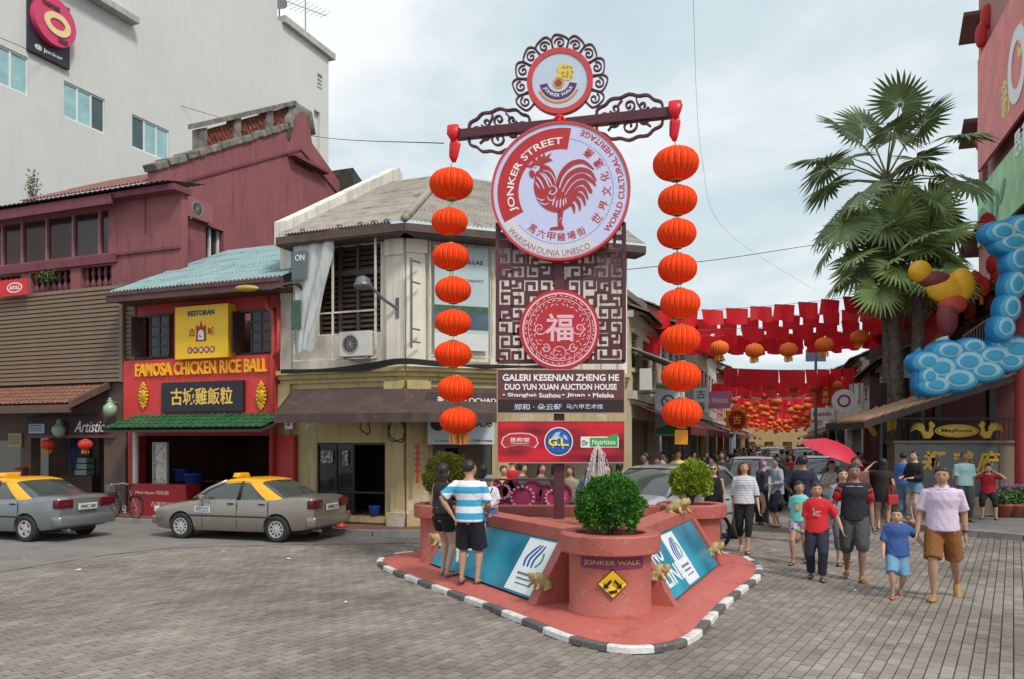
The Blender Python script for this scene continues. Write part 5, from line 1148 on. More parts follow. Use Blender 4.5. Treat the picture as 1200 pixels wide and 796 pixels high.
# ================= RED RESTAURANT AND CREAM CORNER HOUSE =================
def red_shop():
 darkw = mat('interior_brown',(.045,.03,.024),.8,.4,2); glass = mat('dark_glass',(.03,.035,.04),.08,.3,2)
 red = mat('shop_red',srgb(172,50,50),.6,.08,1.6,.08,30,kind='stain',col2=srgb(140,44,44)); pan = mat('panel_red',srgb(210,56,58),.5,.05,1.5,kind='stain',col2=srgb(190,60,58))
 gold = mat('gold_ornament',srgb(212,166,44),.35,.2,20,metal=.3); drk = mat('dark_shutter',srgb(58,40,36),.5,.2,5); mar = mat('gutter_maroon',srgb(92,58,60),.6,.2,3,kind='rust',col2=srgb(60,40,40))
 xl = S.px(150,400,0)[0]; xr = S.px(325,400,0)[0]; X = lambda px,y=0: S.px(px,HY,y)[0]; Z = lambda px,py,y=0: S.px(px,py,y)[1]
 zt = Z(240,336,-.3) ; zp1,zp0 = Z(240,419,-.1),Z(240,494,-.1)
 b = Bld(S,'red_restaurant','bright red two storey shophouse with yellow sign and green tiled canopy','building',(xl + xr) / 2)
 wl = (X(162),X(203),Z(180,421),Z(180,369)); wr = (X(279),X(323),Z(300,416),Z(300,363)); og = (xl + .35,xr - .02,.12,zp0 - .35)
 mb = MB(); holes_wall(mb,xl,xr,.12,zt,[(wl[0],wl[1],wl[2],wl[3]),(wr[0],wr[1],wr[2],wr[3]),(og[0],og[1],-1,og[3])],0,.25); b.part('wall',mb,red)
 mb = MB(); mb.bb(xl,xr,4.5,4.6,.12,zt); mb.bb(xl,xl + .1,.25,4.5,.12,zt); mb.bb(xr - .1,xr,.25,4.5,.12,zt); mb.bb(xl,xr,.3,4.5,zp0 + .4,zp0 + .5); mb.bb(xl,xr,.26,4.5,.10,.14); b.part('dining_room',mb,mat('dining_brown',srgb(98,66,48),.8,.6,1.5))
 mb = MB(); mb.bb(xl - .02,xr + .04,-.12,-.002,zp0,zp1); pn = b.part('sign_band',mb,pan)
 # windows: one leaf folded, one half open
 for (a,c,z0,z1) in (wl,wr):
  mb = MB(); f = .06
  for q in ((a,c,z0,z0 + f),(a,c,z1 - f,z1)): mb.bb(q[0],q[1],-.04,.1,q[2],q[3])
  for q in ((a,a + f),(c - f,c)): mb.bb(q[0],q[1],-.038,.098,z0 + f,z1 - f)
  wn = b.part('window',mb,drk)
  lx0,lx1 = a + (c - a) * .42,c - .06
  mb = MB(); k = .045
  for i in range(3): x = lx0 + (lx1 - lx0) * i / 2; mb.bb(x - k / 2,x + k / 2,-.09,-.045,z0 + f,z1 - f)
  for i in range(5): z = z0 + f + (z1 - z0 - 2 * f) * i / 4; mb.bb(lx0,lx1,-.088,-.047,z - k / 2,z + k / 2)
  b.part('leaf',mb,drk,wn)
  mb = MB(); mb.bb(lx0,lx1,-.07,-.062,z0 + f,z1 - f); b.part('pane',mb,glass,wn)
  mb = MB(); mb.box((a + .12,-.16,(z0 + z1) / 2),(.05,.32,z1 - z0 - .12),Matrix.Rotation(R(-12),3,'Z')); b.part('shutter',mb,drk,wn)
 # yellow sign box
 ye = flat('sign_box_yellow',(242,196,24),.4); x0,x1 = X(207,-.25),X(269,-.25); z0,z1 = Z(240,420,-.25),Z(240,358,-.25); cx = (x0 + x1) / 2 - .02
 s = S.root('restaurant_sign','square yellow restaurant sign box between the two upper windows','sign',cx,0,0); w_ = (x1 - x0) / 2
 MB().bb(-w_,w_,-.28,-.002,z0 + .003,z1).build('panel',ye,s)
 nv = flat('sign_navy_text',(36,50,110)); rd = flat('sign_red_text',(160,40,30)); wht = flat('lettering_white',(232,232,236))
 hh = z1 - z0; zc = lambda f: z1 - hh * f
 label_text('lettering','RESTORAN',0,-.28,zc(.14),.13,nv,s,width=.82,bold=.03)
 label_text('lettering','古',-.28,-.28,zc(.5),.2,rd,s,bold=.02); label_text('lettering','城',.3,-.28,zc(.5),.2,rd,s,bold=.02)
 mb = MB(); mb.plate([(-.16,zc(.68)),(.16,zc(.68)),(.15,zc(.45)),(.17,zc(.42)),(.13,zc(.36)),(.1,zc(.4)),(.05,zc(.4)),(.02,zc(.34)),(0,zc(.28)),(-.02,zc(.34)),(-.05,zc(.4)),(-.1,zc(.4)),(-.13,zc(.36)),(-.17,zc(.42)),(-.15,zc(.45))],-.286,-.279); mb.build('fort_logo',rd,s)
 mb = MB(); mb.plate([(-.09,zc(.65)),(.09,zc(.65)),(.09,zc(.53))] + circle(.09,8,0,zc(.53),0,math.pi)[1:-1] + [(-.09,zc(.53))],-.29,-.2855); mb.build('fort_door',wht,s)
 mb = MB(); mb.stroke(spiral(0,zc(.58),.05,R(120),.7),.02,-.294,-.2895); mb.build('door_mark',flat('sign_black',(20,20,20),.4),s)
 for i,ch in enumerate('古城雞飯粒'):
  mb = MB(); mb.plate(circle(.082,18,-.35 + .175 * i,zc(.84)),-.286,-.279); d = mb.build('dot',rd,s); label_text('lettering',ch,-.35 + .175 * i,-.286,zc(.84),.09,wht,d,bold=.01,depth=.004)
 # big letters
 yl = mat('letter_orange',srgb(250,184,40),.4,.1,3)
 cx,cz = S.px(233,431,-.16); b.text('lettering','FAMOSA CHICKEN RICE BALL',cx,-.12,cz,.33,yl,pn,width=X(313) - X(160),bold=.022,depth=.06)
 # black board, medallions
 xa,xb = X(189,-.2),X(285,-.2); za,zb = Z(237,483,-.2),Z(237,447,-.2); nb = S.root('name_board','black name board with five gold Chinese characters on the red restaurant','sign',(xa + xb) / 2,0,0)
 MB().cbox((0,-.16,(za + zb) / 2),(xb - xa,.08,zb - za),.012).build('board',mat('black_lacquer',(.012,.012,.02),.3,.1),nb)
 for i,ch in enumerate('古城雞飯粒'): label_text('lettering',ch,-.78 + .39 * i,-.2,(za + zb) / 2 + .01,.42,mat('gold_leaf',(.85,.55,.12),.45,.1),nb,bold=.012,depth=.012,width=.37)
 for px,lab in ((168,'gold oval relief ornament left of the black name board'),(306,'gold oval relief ornament right of the black name board')):
  x,z = S.px(px,464,-.15); o = S.root('gold_ornament',lab,'ornament',x,-.13,z,'gold ornaments beside the name board'); mb = MB()
  mb.ell((0,-.02,0),(.1,.05,.17),14,10)
  for k in range(14): a = 2 * math.pi * k / 14; mb.ell((.125 * math.cos(a),-.02,.22 * math.sin(a)),(.045,.035,.045),8,6)
  for sg in (-1,1): mb.ell((0,-.02,sg * .29),(.05,.03,.07),8,6); mb.ell((.06,-.02,sg * .26),(.035,.03,.035),8,6); mb.ell((-.06,-.02,sg * .26),(.035,.03,.035),8,6)
  for k in range(5): mb.ell((.04 * math.cos(k * 1.26),-.065,.06 * math.sin(k * 1.26)),(.025,.015,.025),7,5)
  mb.build('relief',gold,o,True)
 # roof, gutter
 tin = mat('blue_zinc',srgb(128,156,160),.5,.15,1.4,kind='rust',col2=srgb(90,108,108)); ye0 = -.75
 xa,xb = X(128,ye0),X(331,ye0); ze = Z(230,333,ye0); yb = 3.2
 def P3(px,py,y): x,z = S.px(px,py,y); return (x,y,z)
 mb = MB(); q1 = P3(330,296,1.6)
 corrug(mb,(xa,ye0,ze),(xb,ye0,ze),(xb + .05,3.4,q1[2] + .75),(xa + .1,3.4,q1[2] + .75),46,.02,5); b.part('roof',mb,tin)
 mb = MB(); mb.bb(xa - .05,xb,ye0 - .06,ye0 + .05,ze - .27,ze - .03); mb.bb(xa - .02,xb - .02,ye0 - .09,ye0 - .065,ze - .12,ze - .06); b.part('gutter',mb,mar)
 mb = MB(); mb.bb(xa,xb,ye0 + .05,0,ze - .24,ze - .2); b.part('soffit',mb,mar)
 # green canopy
 grn = mat('green_glazed_tile',srgb(36,92,62),.25,.25,4,isl=.2); xa,xb = X(121,-1.1),X(309,-1.0); z0,z1 = Z(220,502,-1.1),Z(220,489,-.12)
 mb = MB(); tile_rows(mb,xa,xb,-1.1,z0,-.12,z1 + .05,.19,.24,.045); b.part('canopy_tiles',mb,grn,kind='stuff')
 mb = MB(); mb.add([(xa,-1.08,z0 - .03),(xb,-1.08,z0 - .03),(xb,-.01,z1),(xa,-.01,z1),(xa,-1.08,z0 - .09),(xb,-1.08,z0 - .09),(xb,-.01,z1 - .1),(xa,-.01,z1 - .1)],[(0,1,2,3),(4,7,6,5),(0,4,5,1),(1,5,6,2),(3,2,6,7),(0,3,7,4)]); b.part('canopy_frame',mb,mat('canopy_timber',(.05,.035,.03),.8))
 # pillars and pipes
 mb = MB(); mb.cyl((X(159,-.2),-.2,.12),(X(159,-.2),-.2,z0 - .05),.07,n=12); b.part('canopy_post',mb,mat('post_white',(.6,.6,.58),.6,.15,3))
 mb = MB(); xp = X(332,-.1); mb.bb(X(320,-.1),X(346,-.1),-.16,-.003,.12,zp0 - .35); b.part('red_pier',mb,red)
 mb = MB(); mb.tube([(xp - .3,-.3,Z(325,345,-.3)),(xp - .3,-.3,Z(325,360,-.3)),(xp - .18,-.25,Z(328,365,-.3)),(xp - .16,-.25,Z(328,412,-.3)),(xp - .2,-.25,Z(326,418,-.3)),(xp - .22,-.25,.3)],.06,10)
 mb.tube([(xp - .02,-.25,Z(332,350,-.25)),(xp - .02,-.25,Z(332,410,-.25)),(xp - .14,-.25,Z(328,418,-.25))],.05,10); b.part('drain_pipe',mb,mat('pipe_red',srgb(176,62,56),.45,.15,5),smooth=True)
 mb = MB(); mb.bb(X(333,-.2),X(342,-.2),-.19,-.162,Z(337,503,-.2),Z(337,490,-.2)); m_ = b.part('meter_plate',mb,wht); mb = MB(); mb.plate(circle(.05,12,X(338,-.2),Z(337,497,-.2)),-.198,-.19); b.part('meter_mark',mb,flat('print_grey',(110,115,125)),m_)
 # street lamp arm on the gutter
 lp = S.root('street_lamp','yellowish flat street lamp on a dark bent arm under the blue roof','street lamp',X(300,-1),-1.0,Z(290,338,-1)); k = X(322,-1) - X(300,-1)
 mb = MB(); mb.tube(cat([(k + .35,.75,-.7),(k + .3,.6,.0),(k + .1,.4,.12),(k - .2,.1,-.05),(-.1,0,-.02)],5),.035,7); mb.build('arm',flat('lamp_arm_dark',(40,38,38)),lp,True)
 mb = MB(); mb.ell((-.25,0,0),(.34,.12,.075),14,8,Matrix.Rotation(R(4),3,'Y')); mb.build('lamp_head',mat('lamp_shell',srgb(172,156,72),.4,.15,5),lp,True)
 # stall and people-height things in the open front
 ct = S.root('food_counter','red painted food counter with yellow lettering under the green canopy','counter',X(200,.1),-.05,.12); mb = MB(); mb.cbox((0,0,.4),(1.75,.5,.8),.015); mb.build('counter',flat('counter_red',(160,34,44),.5),ct)
 label_text('lettering','Nasi Ayam 鸡饭粒',-.2,-.25,.58,.12,flat('counter_text',(226,190,170)),ct,width=1.1,bold=.01); label_text('lettering','古城鸡饭',.1,-.25,.3,.12,flat('counter_text',(226,190,170)),ct,width=.7)
 fr = S.root('menu_stand','white framed glass menu stand with photo prints beside the post','menu board',X(193,.1),-.02,.92); mb = MB()
 for q in ((-.24,-.2),(.2,.24)): mb.bb(q[0],q[1],-.05,.02,0,1.05)
 for q in ((0,.05),(.5,.54),(1.0,1.05)): mb.bb(-.2,.2,-.048,.018,q[0],q[1])
 mb.build('frame',flat('frame_grey',(170,170,165)),fr); mb = MB(); mb.bb(-.2,.2,-.01,.01,.05,1.0); mb.build('print',mat('menu_print',srgb(160,150,140),.3,.3,3,kind='check',bscale=9,col2=(.6,.55,.5)),fr)
 for k,(px,c,lab) in enumerate(((212,(30,60,130),'blue plastic crate on the food counter'),(225,(35,70,150),'larger blue tub beside the crate in the dark restaurant'))):
  o = S.root('plastic_tub',lab,'tub',X(px,.3),.35,.95 - .1 * k); mb = MB(); mb.lathe([(.14,0),(.18,.02),(.22 + .05 * k,.3),(.25 + .05 * k,.31),(.24,.33)],16); mb.build('tub',flat('tub_blue_%d' % k,c,.35),o,True)
 for k,px in enumerate((235,260,292)):
  o = S.root('dining_table',['round dining table seen dimly behind the taxi, leftmost','round dining table seen dimly behind the taxi, middle','round dining table seen dimly behind the taxi, rightmost'][k],'table',X(px,2.5),2.3,.14); mb = MB(); mb.lathe([(.45,.72),(.47,.74),(.45,.76)],20); mb.build('table_top',flat('table_cream',(150,130,110)),o); mb = MB(); mb.cyl((0,0,0),(0,0,.72),.05); mb.lathe([(.25,0),(.2,.04)],14); mb.build('leg',drk,o)
def cream_house():
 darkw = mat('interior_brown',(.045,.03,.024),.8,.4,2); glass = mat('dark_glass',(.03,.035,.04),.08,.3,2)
 cream = mat('cream_plaster',srgb(220,216,203),.8,.1,1.2,.25,18,kind='stain',col2=srgb(150,142,122)); ochre = mat('ochre_plaster',srgb(182,166,122),.8,.12,1.4,.25,18,kind='peel',col2=srgb(120,104,72)); trim = mat('yellow_cornice',srgb(184,168,118),.75,.15,2,kind='stain',col2=srgb(110,98,70))
 lou = mat('louvre_brown',srgb(74,62,58),.6,.25,6); frm = mat('steel_frame_white',srgb(206,204,192),.5,.15,6,kind='rust',col2=srgb(130,100,70)); wht = flat('lettering_white',(232,232,236))
 X = lambda px,y=0: S.px(px,HY,y)[0]; Z = lambda px,py,y=0: S.px(px,py,y)[1]; XR = lambda px,y=0: RF.px(px,HY,y)[0]; ZR = lambda px,py,y=0: RF.px(px,py,y)[1]
 ztop = Z(475,264,-.4); zc1,zc0 = Z(475,431),Z(475,446)
 b = Bld(S,'corner_house','weathered cream corner shophouse with khaki ground floor and grey corrugated roof','building',1.5)
 x0 = .02; x1 = X(457); c0 = _c
 win = (X(373),X(446),Z(410,391),Z(410,287))
 mb = MB(); holes_wall(mb,x0,c0 - .05,zc1 - .01,ztop,[win],0,.3); b.part('upper_wall',mb,cream)
 low = (X(371),X(451),Z(410,604),Z(410,519))
 mb = MB(); holes_wall(mb,x0,c0 - .05,.12,zc1 - .012,[low],.01,.3); b.part('lower_wall',mb,ochre)
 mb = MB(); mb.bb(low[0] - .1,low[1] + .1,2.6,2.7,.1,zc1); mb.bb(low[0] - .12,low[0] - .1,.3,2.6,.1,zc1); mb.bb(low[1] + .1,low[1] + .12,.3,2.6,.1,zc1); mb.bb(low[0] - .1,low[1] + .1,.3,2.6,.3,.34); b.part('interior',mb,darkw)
 mb = MB(); mb.bb(low[0] - .06,low[1] + .06,-.06,.08,low[2] - .14,low[2]); b.part('sill',mb,trim)
 f = .05; mb = MB(); mb.bb(low[0],low[1],.05,.12,low[3] - f,low[3]);
 xs = [low[0] + (low[1] - low[0]) * k for k in (0,.27,.53,1)]
 for x in xs: mb.bb(max(low[0],x - f / 2),min(low[1],x + f / 2),.048,.122,low[2],low[3] - f)
 mb.bb(low[0],low[1],.05,.118,low[2] + .5,low[2] + .55); wn = b.part('shopfront_frame',mb,flat('frame_dark',(44,36,34)))
 for i in range(3):
  if i == 2: continue
  mb = MB(); mb.bb(xs[i] + .03,xs[i + 1] - .03,.08,.09,low[2] + .02,low[3] - f); b.part('pane',mb,mat('shop_glass',(.035,.04,.042),.05,.5,1.5),wn)
 for a,c,z_,zz in ((373,389,543,528),(398,407,546,528)):
  mb = MB(); mb.bb(X(a) + .05,X(c),.03,.045,Z(380,z_),Z(380,zz)); b.part('poster',mb,mat('paper_poster',srgb(180,180,172),.6,.2,9,kind='check',bscale=14,col2=srgb(90,96,100)),wn)
 # upper window louvres
 mb = MB(); mb.bb(win[0],win[1],.28,.32,win[2],win[3]); wb = b.part('window',mb,mat('window_dark',(.02,.018,.018),.8))
 mb = MB(); n = 17
 for i in range(n):
  z = win[2] + (win[3] - win[2]) * (i + .5) / n; mb.box(((win[0] + win[1]) / 2,.14,z),(win[1] - win[0] - .02,.03,(win[3] - win[2]) / n * .75),Matrix.Rotation(R(-32),3,'X'))
 lv = b.part('louvre',mb,lou,wb,kind='stuff')
 mb = MB()
 for k in (0,.33,.62,1): x = win[0] + (win[1] - win[0]) * k; mb.bb(max(win[0],x - .03),min(win[1],x + .03),.05,.2,win[2],win[3])
 mb.bb(win[0],win[1],.045,.205,win[2] + (win[3] - win[2]) * .66,win[2] + (win[3] - win[2]) * .72); b.part('window_frame',mb,lou,wb)
 # corner pilaster (turned between the facets)
 def pil(fr,xa,xb,z0,z1,m,nm='pilaster',d=.12):
  mb = MB(); mb.bb(xa,xb,-d,.05,z0,z1)
  w = [fr.world(v[0],v[1],v[2]) for v in mb.v]; mb.v = [tuple(S.loc(p)) for p in w]; return b.part(nm,mb,m)
 pil(S,X(456),c0 + .02,zc1,ztop,cream); pil(S,X(461),c0 + .02,.12,zc0,ochre); pil(RF,.0,XR(500),.12,zc0,ochre); pil(RF,0,XR(497),zc1,ztop,cream,d=.115)
 pil(S,X(455),c0 + .03,ztop - .55,ztop - .1,cream,'capital',.17); pil(RF,-.01,XR(499),ztop - .5,ztop - .1,cream,'capital',.16); pil(S,X(328),X(342),.12,zc0,ochre,d=.08); pil(S,X(330),X(343),zc1,ztop,cream,d=.06)
 for k,(za,d) in enumerate(((zc0,.06),(zc0 + (zc1 - zc0) * .35,.14),(zc0 + (zc1 - zc0) * .7,.22))):
  zb = za + (zc1 - zc0) * .34; pil(S,x0 - .02,c0 + .05 + .02 * k,za,zb,trim,'cornice',d); pil(RF,-.03,RF_END,za + .004,zb + .004,trim,'cornice',d)
 pil(S,X(455),c0 + .03,zc0 - .25,zc0 - .02,trim,'capital',.2); pil(RF,0,XR(503),zc0 - .25,zc0 - .02,trim,'capital',.19)
 pil(S,X(458),c0 + .03,.12,.42,ochre,'pilaster_base',.2); pil(RF,0,XR(505),.12,.40,ochre,'pilaster_base',.19)
 # right facet walls
 def rpart(nm,mb,m,parent=None,**k): mb.v = [tuple(S.loc(RF.world(*v))) for v in mb.v]; return b.part(nm,mb,m,parent,**k)
 lo = (XR(507),XR(577),.12,ZR(540,519)); lo2 = (XR(600),XR(725),.12,ZR(660,515))
 mb = MB(); holes_wall(mb,0,RF_END,zc1,ztop,[],0,.3); rpart('upper_wall',mb,cream)
 mb = MB(); holes_wall(mb,0,RF_END,.12,zc1 - .01,[(lo[0],lo[1],-1,lo[3]),(lo2[0],lo2[1],-1,lo2[3])],.01,.3); rpart('lower_wall',mb,ochre)
 mb = MB(); mb.bb(.1,RF_END,3,3.1,.1,zc1); rpart('interior',mb,darkw)
 mb = MB(); mb.bb(lo[0],lo[0] + .3,.05,.1,.12,lo[3]); mb.bb(lo[1] - .25,lo[1],.05,.1,.12,lo[3]); mb.bb(lo[0] + .3,lo[1] - .25,.052,.1,lo[3] - .12,lo[3]); rpart('doorway',mb,flat('door_grey',(70,66,66)))
 mb = MB(); mb.bb(XR(583),XR(728),-.03,-.002,zc1 + .1,ztop - .15); rpart('boarded_window',mb,mat('pale_board',srgb(202,200,190),.7,.1,2,kind='stain',col2=srgb(140,134,120)))
 mb = MB()
 for p_ in (588,607,630,655,680,703,722): mb.bb(XR(p_),XR(p_) + .035,-.05,-.031,zc1 + .1,ztop - .15)
 rpart('board_batten',mb,mat('pale_board_edge',srgb(170,166,152),.7),kind='stuff')
 # roof: two slopes with a hip and the party parapet
 tin = mat('grey_corrugated',srgb(156,150,140),.6,.2,1.4,kind='rust',col2=srgb(92,84,74)); zb_ = mat('weathered_parapet',srgb(222,220,210),.85,.15,2,.4,20,kind='stain',col2=srgb(60,58,50))
 ov = -.55; ze = ztop + .06
 E0 = Vector((X(324,ov),ov,ze)); E1w = S.world(X(474,ov),ov,ze); E1 = Vector((*S.loc(E1w).xy,ze)); R1 = S.loc(RF.world(RF_END + .2,ov,ze));
 xt,zt_ = S.px(512,206,4.6); T0 = Vector((E0.x - .1,4.6,zt_)); T1 = Vector((xt + .3,4.6,zt_)); T2 = S.loc(RF.world(RF_END + .4,3.6,zt_ - .4))
 mb = MB(); corrug(mb,E0,E1,T1,T0,40,.02,6)
 b.part('roof',mb,tin)
 mb = MB(); corrug(mb,E1,R1,T2,T1,60,.02,5); b.part('roof',mb,tin)
 mb = MB(); mb.tube([E1 + Vector((0,0,.04)),E1.lerp(T1,.5) + Vector((0,0,.05)),T1 + Vector((0,0,.05))],.09,8); b.part('hip_ridge',mb,tin,smooth=True)
 mb = MB(); q = [E0,E1,R1];
 for a,c in ((E0,E1),(E1,R1)):
  d = (c - a); L = d.length; mid = (a + c) / 2; ang = math.atan2(d.y,d.x); mb.box(mid - Vector((0,0,.14)),(L,.06,.17),Matrix.Rotation(ang,3,'Z')); mb.box(mid - Vector((-.25 * math.sin(ang) * -1,.25 * -math.cos(ang),.24)),(L,.5,.04),Matrix.Rotation(ang,3,'Z'))
 b.part('eaves_board',mb,mat('eaves_brown',srgb(84,68,60),.7,.3,4))
 pz0 = S.sx(340,.15,262); pz1 = S.sx(503,.15,203)
 A = Vector((.15,S.sx(340,.15)[0] ,0))
 ya = -.2; za = S.px(340,262,ya)[1]; y1 = min(5.2,S.sx(503,.15)[0]); zb2 = S.sx(503,.15,205)[1] if y1 < 5.2 else zt_ + .35
 q = MB(); q.plate([(ya,za - .45),(ya,za + .08),(ya + .5,za + .35),(5.0,zt_ + .55),(5.2,zt_ + .4),(5.2,zt_ - .6)],-.05,.32); q.v = [(v[1],v[0],v[2]) for v in q.v]; b.part('party_parapet',q,zb_)
 mb = MB()
 for px in (352,395,420,436,451): mb.ell((X(px,ov),ov + .1,ze + .07),(.09,.07,.05),8,6)
 b.part('gutter_finials',mb,mat('tin_old',(.16,.15,.14),.6),kind='stuff')
 # awning
 awn = mat('brown_awning',srgb(74,58,56),.75,.18,1.6,.25,12,kind='stain',col2=srgb(104,90,84)); za1,za0 = Z(400,455,-.1),Z(400,484,-1.25)
 a0,a1,a2 = Vector((X(344,-.1),-.14,za1)),Vector((c0,-.14,za1)),S.loc(RF.world(XR(586),-.14,za1))
 b0,b1,b2 = Vector((X(321,-1.25),-1.25,za0)),S.loc(RF.world(-.1,-1.25,za0)),S.loc(RF.world(XR(582,-1.25),-1.25,za0))
 mb = MB()
 def cloth(p0,p1,p2,p3,n=18,m_=6,seed=0):
  vs = []; k = len(mb.v)
  for j in range(m_ + 1):
   for i in range(n + 1):
    u,v = i / n,j / m_; p = p0.lerp(p1,u).lerp(p3.lerp(p2,u),v); p = p + Vector((0,0,-.05 * math.sin(math.pi * v) - .02 * abs(math.sin(u * math.pi * 5)) * math.sin(math.pi * v)))
    vs.append(p)
  mb.v += [tuple(v) for v in vs]; mb.f += [(k + j * (n + 1) + i,k + j * (n + 1) + i + 1,k + (j + 1) * (n + 1) + i + 1,k + (j + 1) * (n + 1) + i) for j in range(m_) for i in range(n)]
 cloth(b0,b1,a1,a0); cloth(b1,b2,a2,a1)
 aw = b.part('awning',mb,awn,smooth=True);
 mb = MB(); dn = Vector((0,0,-.2))
 cloth(b0 + dn,b1 + dn,b1,b0,24,2); cloth(b1 + dn,b2 + dn,b2,b1,16,2); b.part('valance',mb,awn,aw,smooth=True)
 mb = MB(); mb.add([b0,b0 + dn,a0],[(0,1,2)]); b.part('awning_side',mb,awn,aw)
 # signboards
 xa,xb = XR(501,-.3),XR(579,-.3); z0,z1 = ZR(540,521,-.3),ZR(540,477,-.3)
 s = RF.root('cafe_sign','white cafe signboard with dark leaf logo under the brown awning','sign',(xa + xb) / 2,-.3,0); w_ = (xb - xa) / 2
 MB().cbox((0,0,(z0 + z1) / 2),(2 * w_,.06,z1 - z0),.01).build('panel',mat('sign_pale_blue',srgb(188,204,208),.4,.06),s)
 dk = flat('text_dark',(40,40,44)); label_text('lettering','OCHADO',.45 * w_,-.03,z0 + (z1 - z0) * .56,.15,dk,s,width=.75,bold=.02); label_text('lettering','27 Lorong Hang Jebat, 75200 Melaka',.05,-.03,z0 + .08,.06,dk,s,width=1.35)
 mb = MB(); mb.plate(circle(.17,20,-.55,(z0 + z1) / 2 + .05),-.036,-.029); mb.build('logo',dk,s); mb = MB()
 for k in range(3): mb.ell((.55 + .06 * k,-.032,z0 + .55 - .03 * k),(.035,.006,.06),8,6,Matrix.Rotation(k - 1,3,'Y'))
 mb.build('leaf_logo',dk,s)
 label_text('lettering','茶之道 & OCHADO',.1,-.32,z1 + .14,.13,flat('lettering_white',(232,232,236)),s,width=1.5,bold=.02)
 mb = MB(); mb.bb(-w_ - .1,w_ + .05,-.3,-.28,z1 + .02,z1 + .3); mb.build('valance_strip',awn,s)
 # poster frames on the upper wall
 def poster(fr,pa,pb,ta,tb,lab,y=-.12,m_=None):
  xa,z1 = fr.px(pa,ta,y); xb,z0 = fr.px(pb,tb,y); s = fr.root('wall_banner',lab,'banner',(xa + xb) / 2,y,0); w_ = (xb - xa) / 2
  return s,w_,z0,z1
 s,w_,z0,z1 = poster(RF,509,572,287,412,'large pale printed banner in a thin frame on the cream wall right of the pilaster')
 MB().bb(-w_,w_,-.012,.012,z0,z1).build('sheet',mat('print_sky',srgb(176,196,202),.4,.08,1.2),s)
 mb = MB(); f = .03
 for a in ((-w_ - .12,-w_ - .09),(w_ + .09,w_ + .12)): mb.bb(a[0],a[1],-.03,.03,z0 - .15,z1 + .15)
 for a in (z0 - .15,z1 + .12): mb.bb(-w_ - .09,w_ + .09,-.028,.028,a,a + .03)
 mb.build('frame',frm,s)
 h_ = z1 - z0; P2 = lambda f0,f1: (z0 + h_ * f0,z0 + h_ * f1)
 MB().bb(-w_,w_,-.016,-.011,*P2(.2,.36)).build('lake_print',mat('print_lake',srgb(70,96,112),.4,.25,3),s); MB().bb(-w_,w_,-.0165,-.0105,*P2(.36,.43)).build('tree_print',mat('print_trees',srgb(60,92,74),.4,.4,8),s); MB().bb(-w_,w_,-.016,-.011,*P2(.0,.16)).build('white_print',flat('print_white',(206,212,212)),s)
 label_text('lettering','THE VILLAS',.1,-.012,z0 + h_ * .86,.09,dk,s,width=.8,bold=.01); label_text('lettering','LAKESIDE RESORT',.1,-.012,z0 + h_ * .68,.05,flat('print_rose',(150,110,120)),s,width=.85)
 # torn banner in a steel frame
 y = -.35; xa,z1 = S.px(345,285,y); xb,z0 = S.px(440,420,y); s = S.root('torn_banner','torn white banner sagging in a white steel frame over the louvred window','banner',(xa + xb) / 2,y,0); w_ = (xb - xa) / 2
 zc_ = lambda py: S.px(400,py,y)[1]
 mb = MB()
 for x in (-w_,-w_ + (X(390,y) - xa),w_): mb.bb(x - .02,x + .02,-.02,.02,z0,z1)
 for z in (z0,zc_(367),zc_(393),z1 - .03): mb.bb(-w_ + .02,w_ - .02,-.018,.018,z,z + .035)
 mb.build('frame',frm,s)
 mb = MB(); n,m_ = 16,20; vs = []
 for j in range(m_ + 1):
  v = j / m_; z = z1 - .04 - (z1 - z0 - .2) * v; wd = (X(388,y) - xa) * (1 - .72 * v ** 1.3) + .12; sh = .02 + .12 * v
  for i in range(n + 1):
   u = i / n; vs.append((-w_ + sh + wd * u,-.05 - .1 * abs(math.sin(u * 9 + v * 4)) * (.3 + u),z + .1 * math.sin(u * 3) * v))
 mb.add(vs,[(j * (n + 1) + i,j * (n + 1) + i + 1,(j + 1) * (n + 1) + i + 1,(j + 1) * (n + 1) + i) for j in range(m_) for i in range(n)]); mb.build('sheet',mat('torn_sheet',srgb(196,200,200),.5,.1,2,kind='stain',col2=srgb(120,126,128)),s,True)
 MB().bb(-w_ + .08,-w_ + .5,-.2,-.19,zc_(326),zc_(292)).build('dark_print',mat('print_slate',srgb(96,108,114),.5,.2,8),s)
 MB().bb(-w_ + .05,-w_ + .32,-.19,-.18,zc_(385),zc_(350)).build('tree_print',mat('print_trees',srgb(60,92,74),.4,.4,8),s)
 label_text('lettering','ON',-w_ + .3,-.2,zc_(300),.14,wht,s,width=.25)
 x,z = S.px(421,404,-.25); a = S.root('air_conditioner','white air conditioner unit below the louvred window of the cream house','air conditioner',x,-.28,z); aircon(a,mat('ac_white',srgb(196,196,190),.5,.08,5),.82,.56)
 # lamp with bent arm
 gal = mat('galvanised',srgb(110,118,124),.4,.2,8,metal=.5); x,z = S.px(465,362,-.15); s = S.root('street_lamp','grey drum street lamp on a slanted bracket in front of the louvred window','street lamp',x,-.12,z)
 k = X(432,-.7) - x; z2 = S.px(430,333,-.7)[1] - z; mb = MB(); mb.bb(-.04,.04,-.02,.03,-.2,.25); mb.tube([(0,0,0),(k * .5,-.3,z2 * .5 - .05),(k,-.6,z2)],.035,8); mb.build('arm',gal,s)
 mb = MB(); mb.lathe([(.05,.16),(.15,.1),(.17,.0),(.2,-.02),(.2,-.08),(.15,-.12),(.05,-.14)],16,(k - .12,-.62,z2 + .02)); mb.build('lamp_head',gal,s,True)
